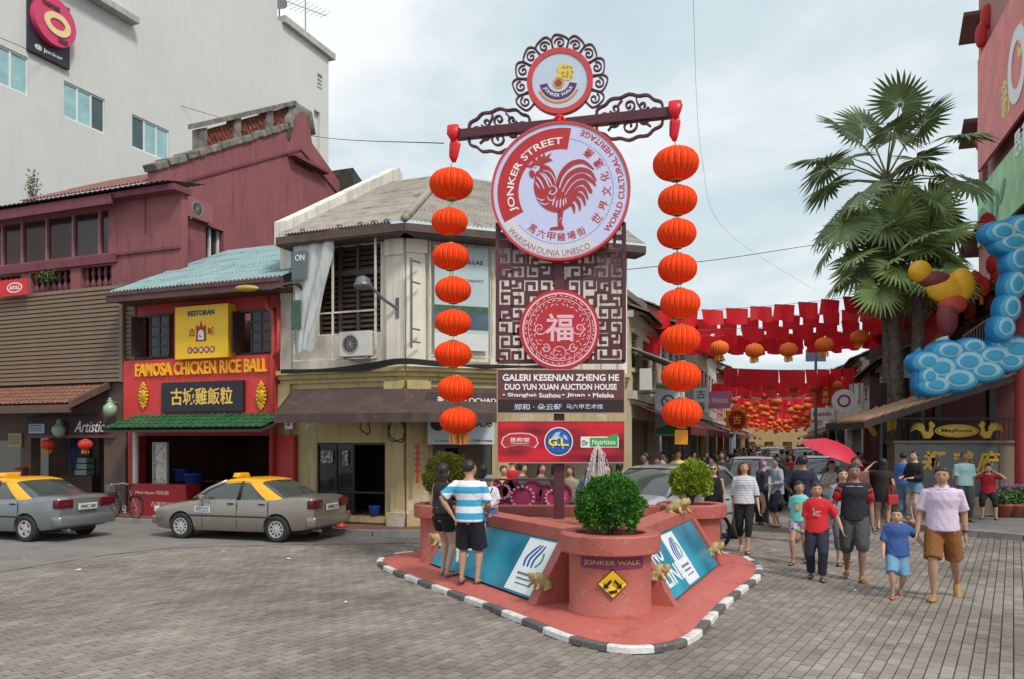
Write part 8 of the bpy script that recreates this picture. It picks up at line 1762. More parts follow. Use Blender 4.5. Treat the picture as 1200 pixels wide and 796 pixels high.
# ================= FAR STREET, BUNTING, PALMS, RIGHT SIDE =================
TRr = Frame(T.world(90,-SW),T.a + math.pi)
HC = {'white': (204,202,194),'cream': (196,184,156),'tan': (176,148,104),'grey': (160,160,156),'green': (130,150,130),'maroon': (124,48,54),'blue': (150,170,186),'ochre': (176,150,84),'pink': (186,130,122)}
def house(fr,x0,w,zt,c,label,awn=None,roof=(96,78,68),nwin=3,sign=None,low=None):
 b = Bld(fr,'shophouse',label,'building',x0 + w / 2,'shophouses along the lantern street'); m = mat('wall_' + c,srgb(*HC[c]),.8,.12,1.2,.2,18,kind='stain',col2=tuple(v * .5 for v in srgb(*HC[c]))); trim = mat('trim_pale',srgb(190,186,172),.8,.15,3,kind='stain'); sh = mat('shutter_' + ('green' if c in ('cream','white') else 'brown'),srgb(70,96,84) if c in ('cream','white') else srgb(92,70,58),.6,.2,5)
 rnd = random.Random(int(x0 * 7)); z2 = 3.1; x1 = x0 + w; hs = []
 for i in range(nwin): a = x0 + w * (i + .5) / nwin; hs.append((a - .42,a + .42,z2 + .75,min(zt - .45,z2 + 2.3)))
 mb = MB(); holes_wall(mb,x0,x1,z2,zt,hs,0,.25); b.part('upper_wall',mb,m)
 mb = MB(); mb.bb(x0,x1,6,6.2,0,zt); mb.bb(x0,x0 + .2,.26,6,0,zt); mb.bb(x1 - .2,x1 - .002,.26,6,0,zt); mb.bb(x0 + .2,x1 - .21,.26,6,z2 - .2,z2); b.part('side_walls',mb,m)
 mb = MB(); mb.bb(x0,x0 + .35,-.02,.3,0,z2 - .003); mb.bb(x1 - .35,x1,-.021,.3,0,z2 - .003); mb.bb(x0 + .35,x1 - .35,-.02,.3,2.6,z2 - .003); b.part('arcade',mb,mat('wall_' + (low or c),srgb(*HC[low or c]),.8,.12,1.2,.2,18,kind='stain'))
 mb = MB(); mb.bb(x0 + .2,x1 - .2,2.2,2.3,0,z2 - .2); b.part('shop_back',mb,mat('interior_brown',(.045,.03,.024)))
 for k in range(3): mb = MB(); mb.bb(x0 + .5 + k * w * .3,x0 + .4 + (k + .75) * w * .3,.9,1.6,.1,1.0 + .4 * rnd.random()); b.part('goods',mb,mat('goods_%d' % rnd.randrange(4),srgb(*rnd.choice([(150,60,60),(170,150,120),(70,90,120),(180,120,50)])),.6,.5,4,kind='print',bscale=6))
 for h in hs:
  mb = MB(); mb.bb(h[0],h[1],.12,.16,h[2],h[3]); mb2 = MB(); n = 9
  for i in range(n): mb2.box(((h[0] + h[1]) / 2,.07,h[2] + (h[3] - h[2]) * (i + .5) / n),(h[1] - h[0] - .04,.03,(h[3] - h[2]) / n * .8),Matrix.Rotation(R(-30),3,'X'))
  wn = b.part('window',mb,mat('window_dark',(.02,.018,.018),.8)); b.part('louvre',mb2,sh,wn,kind='stuff'); [b.part('window_trim',MB().bb(h[0] - .07,h[1] + .07,-.07,.04,q_,q_ + .1),trim,wn) for q_ in (h[2] - .1,h[3])]
 mb = MB(); mb.bb(x0 - .02,x1 + .02,-.14,.1,z2 - .05,z2 + .16); mb.bb(x0 - .02,x1 + .02,-.12,.1,zt - .12,zt + .04); b.part('cornice',mb,trim)
 mb = MB(); tile_rows(mb,x0 - .05,x1 + .05,-.5,zt - .05,3.0,zt + 1.5,.34,.5,.07); rp_ = mat('roof_%d' % roof[0],srgb(*roof),.85,.3,4,.3,20,isl=.2); b.part('roof_tiles',mb,rp_,kind='stuff'); mb = MB(); mb.add([(x0,-.45,zt - .08),(x1,-.45,zt - .08),(x1,3,zt + 1.45),(x0,3,zt + 1.45),(x1,6,zt),(x0,6,zt)],[(0,1,2,3),(3,2,4,5),(0,3,5),(1,4,2)]); b.part('roof',mb,rp_)
 if awn:
  mb = MB(); corrug(mb,(x0 + .2,-1.5,2.35),(x1 - .2,-1.5,2.35),(x1 - .2,-.05,2.95),(x0 + .2,-.05,2.95),14,.015); mb.bb(x0 + .2,x1 - .2,-1.52,-1.49,2.15,2.36); b.part('awning',mb,mat('awning_%d_%d' % awn[:2],srgb(*awn),.7,.15,2,kind='stain'))
 if sign:
  txt,bg,fg,zz = sign; s = fr.root('shop_sign','hanging shop signboard reading ' + txt if txt.isascii() else 'tall %s shop signboard with Chinese characters' % ('pale' if zz < 4 else 'blue'),'sign',x0 + w * .55,-1.0,zz); s.rotation_euler[2] += R(-90 if fr is T else 90); vert = not txt.isascii(); n = len(txt); MB().cbox((0,0,0),((.5,.08,.42 * n) if vert else (1.3,.08,.7)),.01).build('panel',flat('sgn_%d_%d_%d' % bg,bg),s)
  if vert:
   for i,ch in enumerate(txt): label_text('lettering',ch,0,-.04,.42 * ((n - 1) / 2 - i),.3,flat('sgf_%d_%d_%d' % fg,fg),s,bold=.02)
  else: label_text('lettering',txt,0,-.04,0,.24,flat('sgf_%d_%d_%d' % fg,fg),s,width=1.05,bold=.02)
 return b
def street():
 a1,a2,a3 = (104,42,50),(150,60,70),(90,84,78)
 L = [(.2,5.2,5.2,'cream','cream shophouse at the street corner with dark red awning',a1,None),(5.6,5.4,5.7,'white','white shophouse behind the lowest right lantern',a1,('古香',(200,210,220),(40,120,60),3.4)),(11.3,6,6.6,'grey','tall stained grey shophouse with many drain pipes',a2,('Art House',(200,130,170),(250,240,240),3.7)),(17.6,5.6,6.4,'tan','tan shophouse with sagging awning on the left side',None,None),(23.5,6,6.8,'white','white shophouse with tall blue sign on the left side',a3,('鸡场街坊',(36,50,130),(230,200,60),5.2)),(29.8,6,6.2,'pink','pink shophouse halfway up the left side',a2,None),(36,7,7,'cream','cream shophouse far up the left side',a3,None),(43.5,8,6.4,'blue','pale blue shophouse far up the left side',None,None),(52,9,7.2,'white','white shophouse near the left vanishing end',a1,None),(61.5,10,6.6,'ochre','ochre shophouse near the left vanishing end',None,None),(72,12,7,'grey','last grey shophouse on the left of the street',a3,None)]
 for x,w_,z,c,lab,aw,sg in L: house(T,x,w_,z,c,lab,aw,sign=sg)
 Rr = [(18.2,9,5.6,'white','white shophouse with round logo board on the right',None,None),(27.6,7,6,'cream','cream shophouse beyond the round logo house on the right',a3,('Batik',(230,230,225),(180,60,50),3.6)),(35,8,6.2,'green','pale green shophouse on the right',a3,None),(43.4,8,6.6,'white','far white shophouse on the right',a2,None),(51.8,9,6,'tan','far tan shophouse on the right',None,None),(61.2,11,6.6,'white','farther white shophouse on the right',a1,None),(72.6,14,7,'cream','last cream shophouse on the right of the street',None,None)]
 for x,w_,z,c,lab,aw,sg in Rr: house(TRr,90 - x - w_,w_,z,c,lab,aw,sign=sg,roof=(70,62,58))
 house(TRr,90 - 17.8,9.6,4.6,'white','low maroon walled shophouse with dark tiled roof beside the palms',None,(66,56,52),5,low='maroon')
 e = T.world(90,2); mb = MB(); b = thing('end_house','small pale house closing the far end of the street','building',T.world(96,-3.5),T.a - R(90)); holes_wall(mb,-8,8,0,6,[(a_ - .6,a_ + .6,z_,z_ + 1.3) for a_ in (-6,-3.6,-1.2,1.2,3.6,6) for z_ in (.6,3.9)],0,.3); mb.bb(-8,8,2,6,0,6.4); mb.build('wall',mat('wall_tan',(.4,.36,.3)),b); mb = MB(); mb.add([(-8.4,-.4,6.4),(8.4,-.4,6.4),(8.4,3,8.6),(-8.4,3,8.6),(8.4,6.4,6.4),(-8.4,6.4,6.4)],[(0,1,2,3),(3,2,4,5),(0,3,5),(1,4,2)]); mb.build('roof',mat('roof_70',(.05,.05,.05)),b)
 # tan gable behind the signpost
 g = Bld(Frame(at(760,31),R(12)),'gable_house','tan house with a low pitched gable behind the first bunting','building'); P = [(-7,0),(1.1,0),(1.1,6.3),(-2.2,8.5),(-7,6.9)]; mb = MB(); mb.plate(P,0,6); g.part('wall',mb,mat('wall_tan2',srgb(186,156,108),.8,.1,2,kind='stain')); mb = MB()
 for q in ([(-2.2,8.52),(1.4,6.1)],[(-2.2,8.52),(-7.2,6.8)]): mb.stroke(q,.2,-.3,6.3)
 g.part('roof',mb,mat('roof_grey',(.22,.2,.18),.8))
 # balcony bits of the first houses: zinc canopy, drain pipes, AC cage, round logo, banner
 pb = mat('pipe_pale',srgb(186,184,176),.6,.2,4,kind='stain')
 for k in range(7):
  x = 11.6 + .8 * k; mb = MB(); mb.tube([(0,0,1.2),(0,0,6.3 - .1 * k),(0,.15,6.4)],.045,6); o = mb.build('drain_pipe',pb,None,loc=T.world(x,-.1),rotz=T.a); tag(o,['first','second','third','fourth','fifth','sixth','seventh'][k] + ' pale drain pipe from the camera on the stained grey shophouse','pipe','drain pipes of the grey shophouse')
 c = thing('zinc_canopy','small corrugated zinc canopy over the upper window beside the signpost','canopy',T.world(1.9,-.02,3.9),T.a); mb = MB(); corrug(mb,(-1.4,-1.1,0),(1.4,-1.1,0),(1.4,0,.45),(-1.4,0,.45),16,.03); mb.build('sheet',mat('zinc',srgb(120,120,116),.5,.3,4),c); mb = MB(); mb.bb(-1.4,1.4,-1.1,-1.05,-.12,-.02); mb.build('edge_beam',mat('old_timber',(.2,.18,.15)),c)
 a = thing('air_conditioner','caged white air conditioner unit on the first street house','air conditioner',T.world(1.0,-.35,3.55),T.a - R(0)); aircon(a,mat('ac_white',(.5,.5,.5)),.8,.55)
 s = thing('street_banner','tall white no smoking banner with green and blue print behind the lantern column','banner',at(785,22.5,480),0); mb = MB(); mb.bb(-.42,.42,-.01,.01,-.75,.75); mb.build('sheet',flat('banner_pale',(196,204,214)),s); mb = MB(); mb.plate(circle(.2,20,-.05,.22),-.02,-.009,[circle(.15,20,-.05,.22)]); mb.stroke([(-.18,.35),(.08,.08)],.04,-.019,-.009); mb.build('prohibition_ring',flat('ring_dark',(70,50,70)),s); mb = MB(); mb.plate([(-.4,-.7),(.4,-.7),(.3,-.5),(0,-.42),(-.4,-.55)],-.02,-.009); mb.plate([(-.4,.6),(.4,.5),(.4,.7),(-.4,.7)],-.02,-.009); mb.build('green_print',flat('print_green',(70,160,80)),s,kind='stuff')
 s = thing('logo_board','round white logo board with red ring on the right shophouse','sign',at(989,33,470) ,R(-20)); mb = MB(); mb.plate(circle(.48,28),-.05,.05); mb.build('disc',flat('lettering_white',(232,232,236)),s); mb = MB(); mb.plate(circle(.26,24),-.06,-.049,[circle(.18,24)]); mb.build('ring',flat('ring_maroon',(150,50,60)),s)
 s = thing('emblem_sign','round red and gold emblem sign above the left crowd','sign',at(863,33,492),R(10)); mb = MB(); mb.plate([((.5 + .06 * math.cos(10 * t)) * math.cos(t),(.5 + .06 * math.cos(10 * t)) * math.sin(t)) for t in [i * math.pi / 30 for i in range(60)]],-.05,.05); mb.build('gold_rim',flat('emblem_gold2',(222,150,40)),s); mb = MB(); mb.plate(circle(.38,24),-.06,-.049); d = mb.build('red_face',flat('sign_red',(182,38,44)),s); label_text('lettering','古',0,-.06,0,.36,flat('sgf_gold',(240,200,90)),d,bold=.02)
 s = thing('vertical_banner','red hanging banner with gold characters among the lanterns','banner',at(967,36,457),0); mb = MB(); mb.bb(-.42,.42,-.01,.01,-.72,.72); mb.build('sheet',flat('banner_red',(206,40,48)),s)
 for i,ch in enumerate('恭喜发财'): label_text('lettering',ch,0,-.01,.5 - .33 * i,.27,flat('sgf_gold',(240,200,90)),s,bold=.02)
 p = thing('lamp_post','tall thin grey lamp post in the far street','lamp post',at(956,40)); mb = MB(); mb.cyl((0,0,0),(0,0,7.2),.09,.06); mb.build('pole',mat('galvanised',(.2,.2,.2)),p); mb = MB(); mb.bb(-.5,.5,-.04,.04,6.0,6.6); mb.build('plate',flat('plate_blue',(120,140,160)),p)
 fl = thing('yellow_flag','yellow triangular cloth hanging under the restaurant eave','flag',at(1030,22.2,498),0); MB().plate([(-.55,.22),(.5,.22),(.48,-.1),(-.15,-.32)],-.01,.01).build('cloth',flat('flag_yellow',(226,184,40),.6),fl); MB().plate([(-.25,.0),(0,.1),(.1,-.05),(-.05,-.16)],-.016,-.009).build('print',flat('print_brown',(90,74,40)),fl)
def bunting():
 red = mat('bunting_red',srgb(222,28,46),.55,.1,3,kind='check',bscale=14,col2=srgb(236,44,56)); rope = flat('rope_grey',(120,120,124),.7)
 nt = red.node_tree; pb_ = nt.nodes['Principled BSDF']; tr = nt.nodes.new('ShaderNodeBsdfTranslucent'); mx = nt.nodes.new('ShaderNodeMixShader'); mx.inputs[0].default_value = .45; nt.links.new(pb_.inputs['Base Color'].links[0].from_socket,tr.inputs[0]); nt.links.new(pb_.outputs[0],mx.inputs[1]); nt.links.new(tr.outputs[0],mx.inputs[2]); nt.links.new(mx.outputs[0],nt.nodes['Material Output'].inputs[0])
 me = []
 for k in range(3):
  vs = []; n = 6; m_ = 3
  for j in range(m_ + 1):
   for i in range(n + 1): u = i / n - .5; v = j / m_; vs.append((u * (1 - .06 * v * k / 2) + .04 * v * (k - 1),.07 * math.sin(u * 7 + k * 2) * v,-v * (1 + .05 * math.sin(u * 6 + k))))
  me.append(MB().add(vs,[(j * (n + 1) + i,j * (n + 1) + i + 1,(j + 1) * (n + 1) + i + 1,(j + 1) * (n + 1) + i) for j in range(m_) for i in range(n)]).mesh('flag',red,True))
 rnd = random.Random(5); cnt = 0
 names = ['highest and nearest red bunting string, its paper flags against the sky','second red bunting string below the highest one','third red bunting string with close set flags','fourth red bunting string just above the row of lanterns','fifth red bunting string, long flags reaching the far roof','sixth red bunting string behind the fifth one','seventh red bunting string over the street','eighth red bunting string over the street','ninth red bunting string over the street','tenth red bunting string over the street']
 def string(A,B,n,w_,h_,label,sg=.1):
  t = thing('bunting',label,'bunting',A,0,'red bunting strings across the street'); A = Vector(A); pts = sag(Vector((0,0,0)),Vector(B) - A,sg,20)
  MB().tube(pts,.008,4,cap=False).build('rope',rope,t); d = Vector(B) - A; ang = math.atan2(d.y,d.x)
  for i in range(n):
   f = (i + .5) / n; q = d * f - Vector((0,0,sg * 4 * f * (1 - f))); o = obj('flag',me[rnd.randrange(3)],t,q,ang + rnd.uniform(-.08,.08)); o.scale = (w_ * d.length / n * rnd.uniform(.95,1.03),1,h_ * rnd.uniform(.92,1.06)); o.rotation_euler[0] = rnd.uniform(-.12,.12)
 N = [((728,366,21.5),(1012,346,24),10,.86,.46),((735,388,23),(1062,370,27),11,.88,.46),((738,394,22),(1064,382,30),11,.97,.5),((800,398,26),(1050,390,29),11,.9,.5),((735,376,25),(1030,360,28),12,.9,.5),((848,431,33),(1014,430,37),11,.99,.75),((876,447,38),(1004,446,42),9,.86,.5)]
 for k,(a,b,n,w_,h_) in enumerate(N): string(at(a[0],a[2],a[1]),at(b[0],b[2],b[1]),n,w_,h_,names[k],.12)
 for k in range(19):
  x = 24 + k * 3.3; z = 5.1 - .05 * k + .2 * (k % 3); string(T.world(x,-.1,z),T.world(x + .3,-SW + .1,z + .1),10,.85,.5,names[k + 7] if k < 3 else 'farthest red bunting strings over the end of the street',.35)
 # lanterns over the street
 near = [(843,408,22),(884,411,22),(924,410,22),(966,404,23),(1007,395,22)]
 for i,(px,py,wd) in enumerate(near): lantern(at(px,22.5 + i * .4,py),wd * 22.5 / F,wd * .78 * 22.5 / F,'%s gold patterned lantern hanging over the street mouth, counting from the left' % ['first','second','third','fourth','fifth'][i],'gold lanterns over the near street','gold',True)
 for i,(px,py) in enumerate(((881,446),(904,450),(930,453),(954,454),(981,452))): lantern(at(px,36,py),.5,.42,'%s small gold lantern of the second row over the street' % ['first','second','third','fourth','fifth'][i],'second row of gold lanterns','gold',True)
 pr = lantern(T.world(24,-1,4.4),.42,.34,'small orange lantern in the far rows over the street','far rows of lanterns','gold'); k = 0
 for r_ in range(19):
  for j in range(7): k += 1; dup(pr,loc=T.world(25 + r_ * 3.1 + rnd.uniform(-1,1),-.6 - .95 * j + rnd.uniform(-.4,.4),4.4 - .045 * r_ - .4 * math.sin((j + .5) / 7 * math.pi) + rnd.uniform(-.3,.5)),rotz=k)
def fan_leaf(mb,seed,R_=1.0,n=30):
 """fan blade: folded segments that split and droop at the tips; grows along +x"""
 rnd = random.Random(seed)
 mb.ell((0,0,0),(.07,.07,.03),8,5)
 for i in range(n):
  a = R(-150 + 300 * (i + .5) / n); r = R_ * (1 - .22 * abs(a / R(150)) ** 2) * rnd.uniform(.93,1.05); hw = R(300 / n) * .55; dr = rnd.uniform(.12,.42) * r; o = len(mb.v)
  def pt(rr,aa,dz=0): return (rr * math.cos(aa),rr * math.sin(aa),dz - dr * max(0,rr / r - .35) ** 1.6 - .1 * abs(math.sin(aa)) * rr)
  mb.v += [pt(.03,a),pt(r * .55,a - hw,-.0),pt(r * .55,a,.03 * R_),pt(r * .55,a + hw,0),pt(r * .8,a - hw * .45),pt(r * .8,a,.01),pt(r * .8,a + hw * .45),pt(r,a + rnd.uniform(-.03,.03))]
  mb.f += [(o,o + 1,o + 2),(o,o + 2,o + 3),(o + 1,o + 4,o + 5,o + 2),(o + 2,o + 5,o + 6,o + 3),(o + 4,o + 7,o + 5),(o + 5,o + 7,o + 6)]
def palms():
 g1 = mat('palm_leaf_dark',(.19,.27,.12),.6,.3,2.5,isl=.3); g2 = mat('palm_leaf_light',(.34,.47,.17),.6,.3,2.5,isl=.3); st = mat('palm_petiole',(.2,.2,.08),.6,.2,6); bk = mat('palm_bark',(.15,.125,.1),.95,.45,5,.8,18)
 def palm(px,Y,ptop,n,pet,blade,g,label,tr,seed,fruit=False,emin=-50):
  rnd = random.Random(seed); base = at(px,Y); top = at(px + (tr or 0),Y,ptop); hgt = top.z; t = thing('fan_palm',label,'palm tree',base,0,'fan palms beside the restaurant'); lean = top.x - base.x
  mb = MB(); k = int(hgt / .12); mb.tube([(lean * (i / k) ** 2,0,hgt * i / k) for i in range(k + 1)],[.2 * (1 - .25 * i / k) + .022 * (i % 2) + rnd.uniform(-.012,.012) for i in range(k + 1)],12); mb.build('trunk',bk,t,True)
  mb = MB()
  for i in range(int(hgt * 26)):
   z = rnd.uniform(.4,hgt); a = rnd.uniform(0,6.28); c = Vector((lean * (z / hgt) ** 2,0,z)); d = Vector((math.cos(a),math.sin(a),0)); s_ = Vector((-d.y,d.x,0)) * .05; p0 = c + d * .16; mb.add([p0 - s_,p0 + s_,p0 + d * .09 + Vector((0,0,.13)) + s_ * .3],[(0,1,2)])
  mb.build('leaf_scars',bk,t,kind='stuff')
  bl = [MB() for _ in range(4)]
  for i,b in enumerate(bl): fan_leaf(b,seed + i,blade)
  ms = [b.mesh('palm_leaf',g) for b in bl]; crown = Vector((lean,0,hgt))
  for i in range(n):
   f = (i + .5) / n; el = R(88 - (88 - emin) * f ** .75 + rnd.uniform(-7,7)); az = i * 2.39996 + rnd.uniform(-.25,.25); L = pet * rnd.uniform(.8,1.12); d = Vector((math.cos(az) * math.cos(el),math.sin(az) * math.cos(el),math.sin(el))); s0 = crown - Vector((0,0,.5 * f)); e_ = s0 + d * L - Vector((0,0,.13 * L * math.cos(el))); mb = MB(); mb.tube([s0,s0.lerp(e_,.5) + Vector((0,0,.06 * L)),e_],[.035,.022,.014],5); p = mb.build('petiole',st,t)
   dd = (e_ - s0.lerp(e_,.5) - Vector((0,0,.06 * L))).normalized(); dd = (dd + Vector((0,0,-.35 * math.cos(el)))).normalized(); up = Vector((0,0,1)); z_ = (up - dd * up.dot(dd)); z_ = z_.normalized() if z_.length > .15 else Vector((math.cos(az + 2),math.sin(az + 2),0)); z_ = (z_ + dd.cross(z_) * rnd.uniform(-.7,.7)).normalized(); y_ = z_.cross(dd).normalized(); z_ = dd.cross(y_); M_ = Matrix(((dd.x,y_.x,z_.x,e_.x),(dd.y,y_.y,z_.y,e_.y),(dd.z,y_.z,z_.z,e_.z),(0,0,0,1)))
   o = obj('palm_leaf',ms[i % 4],t); o.matrix_local = M_
  if fruit:
   mb = MB()
   for i in range(150): a = rnd.uniform(0,6.28); r = rnd.uniform(.05,.55); mb.ell((lean + .35 + r * math.cos(a) * .9,-.3 + r * math.sin(a) * .5,hgt - .75 - abs(rnd.gauss(0,.35))),(.035,.035,.035),5,4)
   mb.build('fruit_cluster',mat('palm_fruit',srgb(176,76,64),.5,.3,9),t,True,kind='stuff')
 palm(1043,23.5,205,35,2.15,1.02,g1,'tallest fan palm with red fruit and dark airy crown above the others',-4,3,True,-62)
 palm(1054,23.2,292,21,1.2,.92,g2,'left one of the two lower fan palms, bright green crown',-12,11,False,-34)
 palm(1074,22.8,294,20,1.15,.92,g2,'right one of the two lower fan palms, nearest the restaurant roof',4,23,False,-34)
def right_side():
 Y = 21.1; X = lambda px,y=Y: at(px,y).x; Z = lambda py,y=Y: at(600,y,py).z; X0 = X(1048); W = lambda v: v
 gr = mat('granite_panel',srgb(104,106,108),.35,.18,2.5,.05,60); gf = mat('granite_brown',srgb(122,110,94),.5,.3,30,.1,60); gold = mat('gold_paint2',srgb(206,170,66),.4,.15,12,metal=.2); rd = mat('column_red',srgb(176,64,64),.55,.12,2,kind='stain',col2=srgb(130,50,50)); dk = mat('dark_iron',(.02,.02,.024),.5); dr = mat('interior_red',srgb(74,24,26),.8,.4,2)
 t = thing('sign_wall','long granite sign wall with gold brush characters and a seat ledge','wall',(X0,Y,.12)); w_ = X(1260) - X0
 MB().bb(.35,w_,.02,.4,0,Z(520) - .12).build('panel',gr,t); mb = MB(); mb.bb(0,.35,-.02,.42,0,Z(520) - .122); mb.bb(X(1172) - X0,w_,.0,.42,0,Z(520) - .122); mb.build('pier',gf,t); mb = MB(); mb.cbox((w_ / 2 - .02,.2,Z(518) - .12),(w_ + .08,.52,.07),.01); mb.build('coping',gf,t); mb = MB(); mb.cbox((w_ / 2 + .1,-.25,.2),(w_ - .1,.5,.42),.02); mb.build('seat_ledge',gf,t)
 for ch,px,py in (('郑',1093,541),('鸡',1127,541),('府',1158,541)): label_text('lettering',ch,X(px) - X0,.02,Z(py) - .12,.58,gold,t,bold=.035,shear=.25,depth=.02)
 label_text('lettering','RESTAURANT',X(1140) - X0,.02,Z(559) - .12,.12,gold,t,width=1.1,bold=.02,depth=.015)
 s = thing('restaurant_sign','gold oval restaurant sign with a rooster on each side on the granite wall','sign',(X(1124),Y + .15,Z(505))); mb = MB(); mb.plate(circle(.58,40,rz=.17),-.04,.04); mb.build('oval',gold,s); mb = MB(); mb.plate(circle(.54,40,rz=.14),-.046,-.039,[circle(.52,40,rz=.13)]); mb.build('inner_line',mat('sign_brown_line',(.1,.07,.02)),s); label_text('lettering','Mayfoota',0,-.04,0,.13,mat('sign_brown_line',(.1,.07,.02)),s,width=.82,bold=.02)
 for q in (-1,1):
  mb = MB(); S2 = lambda pts: [(q * (.62 + a),b) for a,b in pts]; mb.plate(S2([(.0,-.1),(.1,-.2),(.25,-.2),(.33,-.05),(.26,.02),(.14,-.04),(.1,.1),(.13,.2),(.06,.27),(-.02,.18),(-.04,.12),(.02,.08)]),-.05,.03); b = mb.build('rooster',gold,s)
  for i in range(6): mb = MB(); a = R(20 + 22 * i); mb.stroke(S2(cat([(.25,-.08),(.33 + .12 * math.cos(a),.02 + .1 * math.sin(a)),(.4 + .22 * math.cos(a - .4),.0 + .22 * math.sin(a - .4))],4)),[.012 + .02 * math.sin(j / 8 * 3.1) for j in range(9)],-.045 - .0006 * i,.02); mb.build('tail_feather',gold,b)
 # railing and dim interior
 r = thing('iron_railing','dark iron railing on top of the granite wall','railing',(X0,Y + .3,Z(518))); mb = MB()
 for i in range(44): mb.cyl((.1 + i * .125,0,0),(.1 + i * .125,0,.62),.012,n=5)
 mb.build('bars',dk,r,kind='stuff'); mb = MB(); mb.bb(.05,w_,-.02,.02,.6,.65); mb.build('rail',dk,r)
 b = thing('roofed_terrace','dark restaurant terrace under a sloping tiled roof','building',(X0,Y,0));
 mb = MB(); mb.bb(X(1052,24) - X0,w_ + 3,2.9,3.0,0,3.9); mb.bb(0,w_ + 3,.5,2.9,1.3,1.36); mb.build('back_wall',dr,b); mb = MB()
 for x,y in ((.1,.9),(1.6,.9),(3.1,.9),(1.2,2.6),(2.4,2.6)): mb2 = MB(); mb2.bb(x - .09,x + .09,y - .09,y + .09,1.36,3.6); mb2.build('post',dk if y < 1 else rd,b)
 y0 = -.9; xa,za = X(1013,Y + y0) - X0,Z(494,Y + y0); xb,zb = X(1205,Y + y0) - X0,Z(434,Y + y0); sl = (zb - za) / (xb - xa); xe = xb + 2.5; ze = zb + sl * 2.5
 mb = MB(); mb.plate([(xa,za - .18),(xe,ze - .18),(xe,ze),(xa,za)],y0,1.6); mb.build('roof_deck',mat('eaves_dark',srgb(70,56,56),.7,.2,4),b); tl = mat('terracotta_tile',srgb(176,140,112),.85,.2,5,.3,30); nt = 26; a = math.atan(sl)
 one = MB(); one.tube([(-.16,0,0),(.0,0,.012),(.16,0,.03)],[(.11,.045)] * 3,8,up=(0,1,0)); me = one.mesh('roof_tile',tl,True)
 for j in range(8):
  for i in range(nt):
   f = (i + .5) / nt; o = obj('roof_tile',me,b,(xa + (xe - xa) * f,y0 + .08 + .22 * j,za + (ze - za) * f + .02)); o.rotation_euler = (0,-a - .06,0)
 MB().cyl((xa + .5,y0 + .2,.12),(xa + .5,y0 + .2,za),.05).build('eave_post',dk,b); MB().cyl((X(1192) - X0,y0 + .3,1.3),(X(1192) - X0,y0 + .3,zb - .2),.06).build('eave_post',dk,b)
 # column and pots
 c = thing('red_column','tall dull red column on a pale stone base at the right edge','column',(X(1201,20.2),20.2,.12)); MB().lathe([(.24,.5),(.23,.6),(.22,3.2),(.22,6.2)],24).build('shaft',rd,c,True); MB().lathe([(.36,0),(.36,.3),(.33,.34),(.3,.44),(.26,.5)],24).build('base',mat('pale_stone',srgb(150,142,130),.8),c)
 for k,px in enumerate((1177,1190,1200)):
  p = thing('flower_pot',['terracotta pot of small purple flowers, leftmost by the seated woman','terracotta pot of small purple flowers, middle one','terracotta pot of small purple flowers at the right edge'][k],'flower pot',(X(px,19.6),19.6,.12),0,'flower pots at the granite wall'); MB().lathe([(.13,0),(.19,.28),(.21,.3),(.19,.33)],16).build('pot',flat('terracotta_pot',(150,84,62),.8),p,True); leaf_clump(obj('plant',None,p,(0,0,.28)),.24,.22,.26,260,(.06,.14,.03),31 + k,.09,.1); leaf_clump(obj('blossom',None,p,(0,0,.68)),.24,.2,.09,90,srgb(120,84,130),41,.05)
 # clouds on the roof
 cb = flat('cloud_blue',(28,132,192),.4); cm = flat('cloud_cyan',(72,178,220),.4); cw = flat('cloud_pale',(176,222,236),.4)
 t = thing('cloud_sculpture','painted sky blue cloud sculpture lying along the terrace roof','sculpture',(X0,20.2,0));
 A,B,C_,D = [MB().add([(r * (1 + .03 * math.cos(3 * a + k)) * math.cos(a),y,r * math.sin(a)) for r,y in pr for a in [2 * math.pi * j / 24 for j in range(24)]],[(i * 24 + j,i * 24 + (j + 1) % 24,(i + 1) * 24 + (j + 1) % 24,(i + 1) * 24 + j) for i in range(len(pr) - 1) for j in range(24)] + [tuple(range((len(pr) - 1) * 24,len(pr) * 24))]).mesh('cloud_lobe',m_,True) for k,(m_,pr) in enumerate(((cb,((.48,.4),(.5,0),(.47,-.22),(.4,-.34),(.3,-.38))),(cm,((.42,0),(.42,-.3),(.37,-.41),(.25,-.45))),(cw,((.31,0),(.31,-.42),(.28,-.475),(.2,-.48))),(cm,((.23,0),(.23,-.44),(.2,-.5),(.1,-.51)))))]
 def lobe(px,py,wpx,hpx,yy=0.0,ang=0):
  y = 20.2 + yy; w2,h2 = wpx * 1.15 * y / F,hpx * 1.15 * y / F; rx = lambda o,k: setattr(o,'rotation_euler',(0,R(ang),0)); o = obj('cloud_lobe',A,t,(X(px,y) - X0,yy,Z(py,y))); o.scale = (w2,.5,h2); rx(o,0)
  for me_,d in ((B,0),(C_,.01),(D,0)): q = obj('cloud_ring',me_,o); q.location = (d * 2,0,d * 3)
 for a_ in [(1083,425,36,26),(1108,412,40,24),(1136,407,34,20),(1098,432,44,30),(1130,425,46,30),(1160,418,46,26),(1092,452,40,24),(1118,445,50,28),(1150,435,46,26),(1178,424,40,24),(1186,410,50,32),(1085,442,26,26),(1200,414,36,30),(1172,404,30,20),(1170,274,40,26,-.3),(1195,268,40,28,-.3),(1183,286,44,26,-.3),(1203,284,30,22,-.3),(1190,305,30,36,-.3,15),(1186,335,26,36,-.3,10),(1180,362,26,34,-.3,8),(1173,385,26,30,-.3)]: lobe(*a_)
 for i in range(3): q = obj('cloud_strip',A,t,(X(1074 + 5 * i,20.2) - X0,.05 * i,Z(432 + 5 * i,20.2))); q.scale = (.18,.3,1.1); q.rotation_euler = (0,R(8),0)
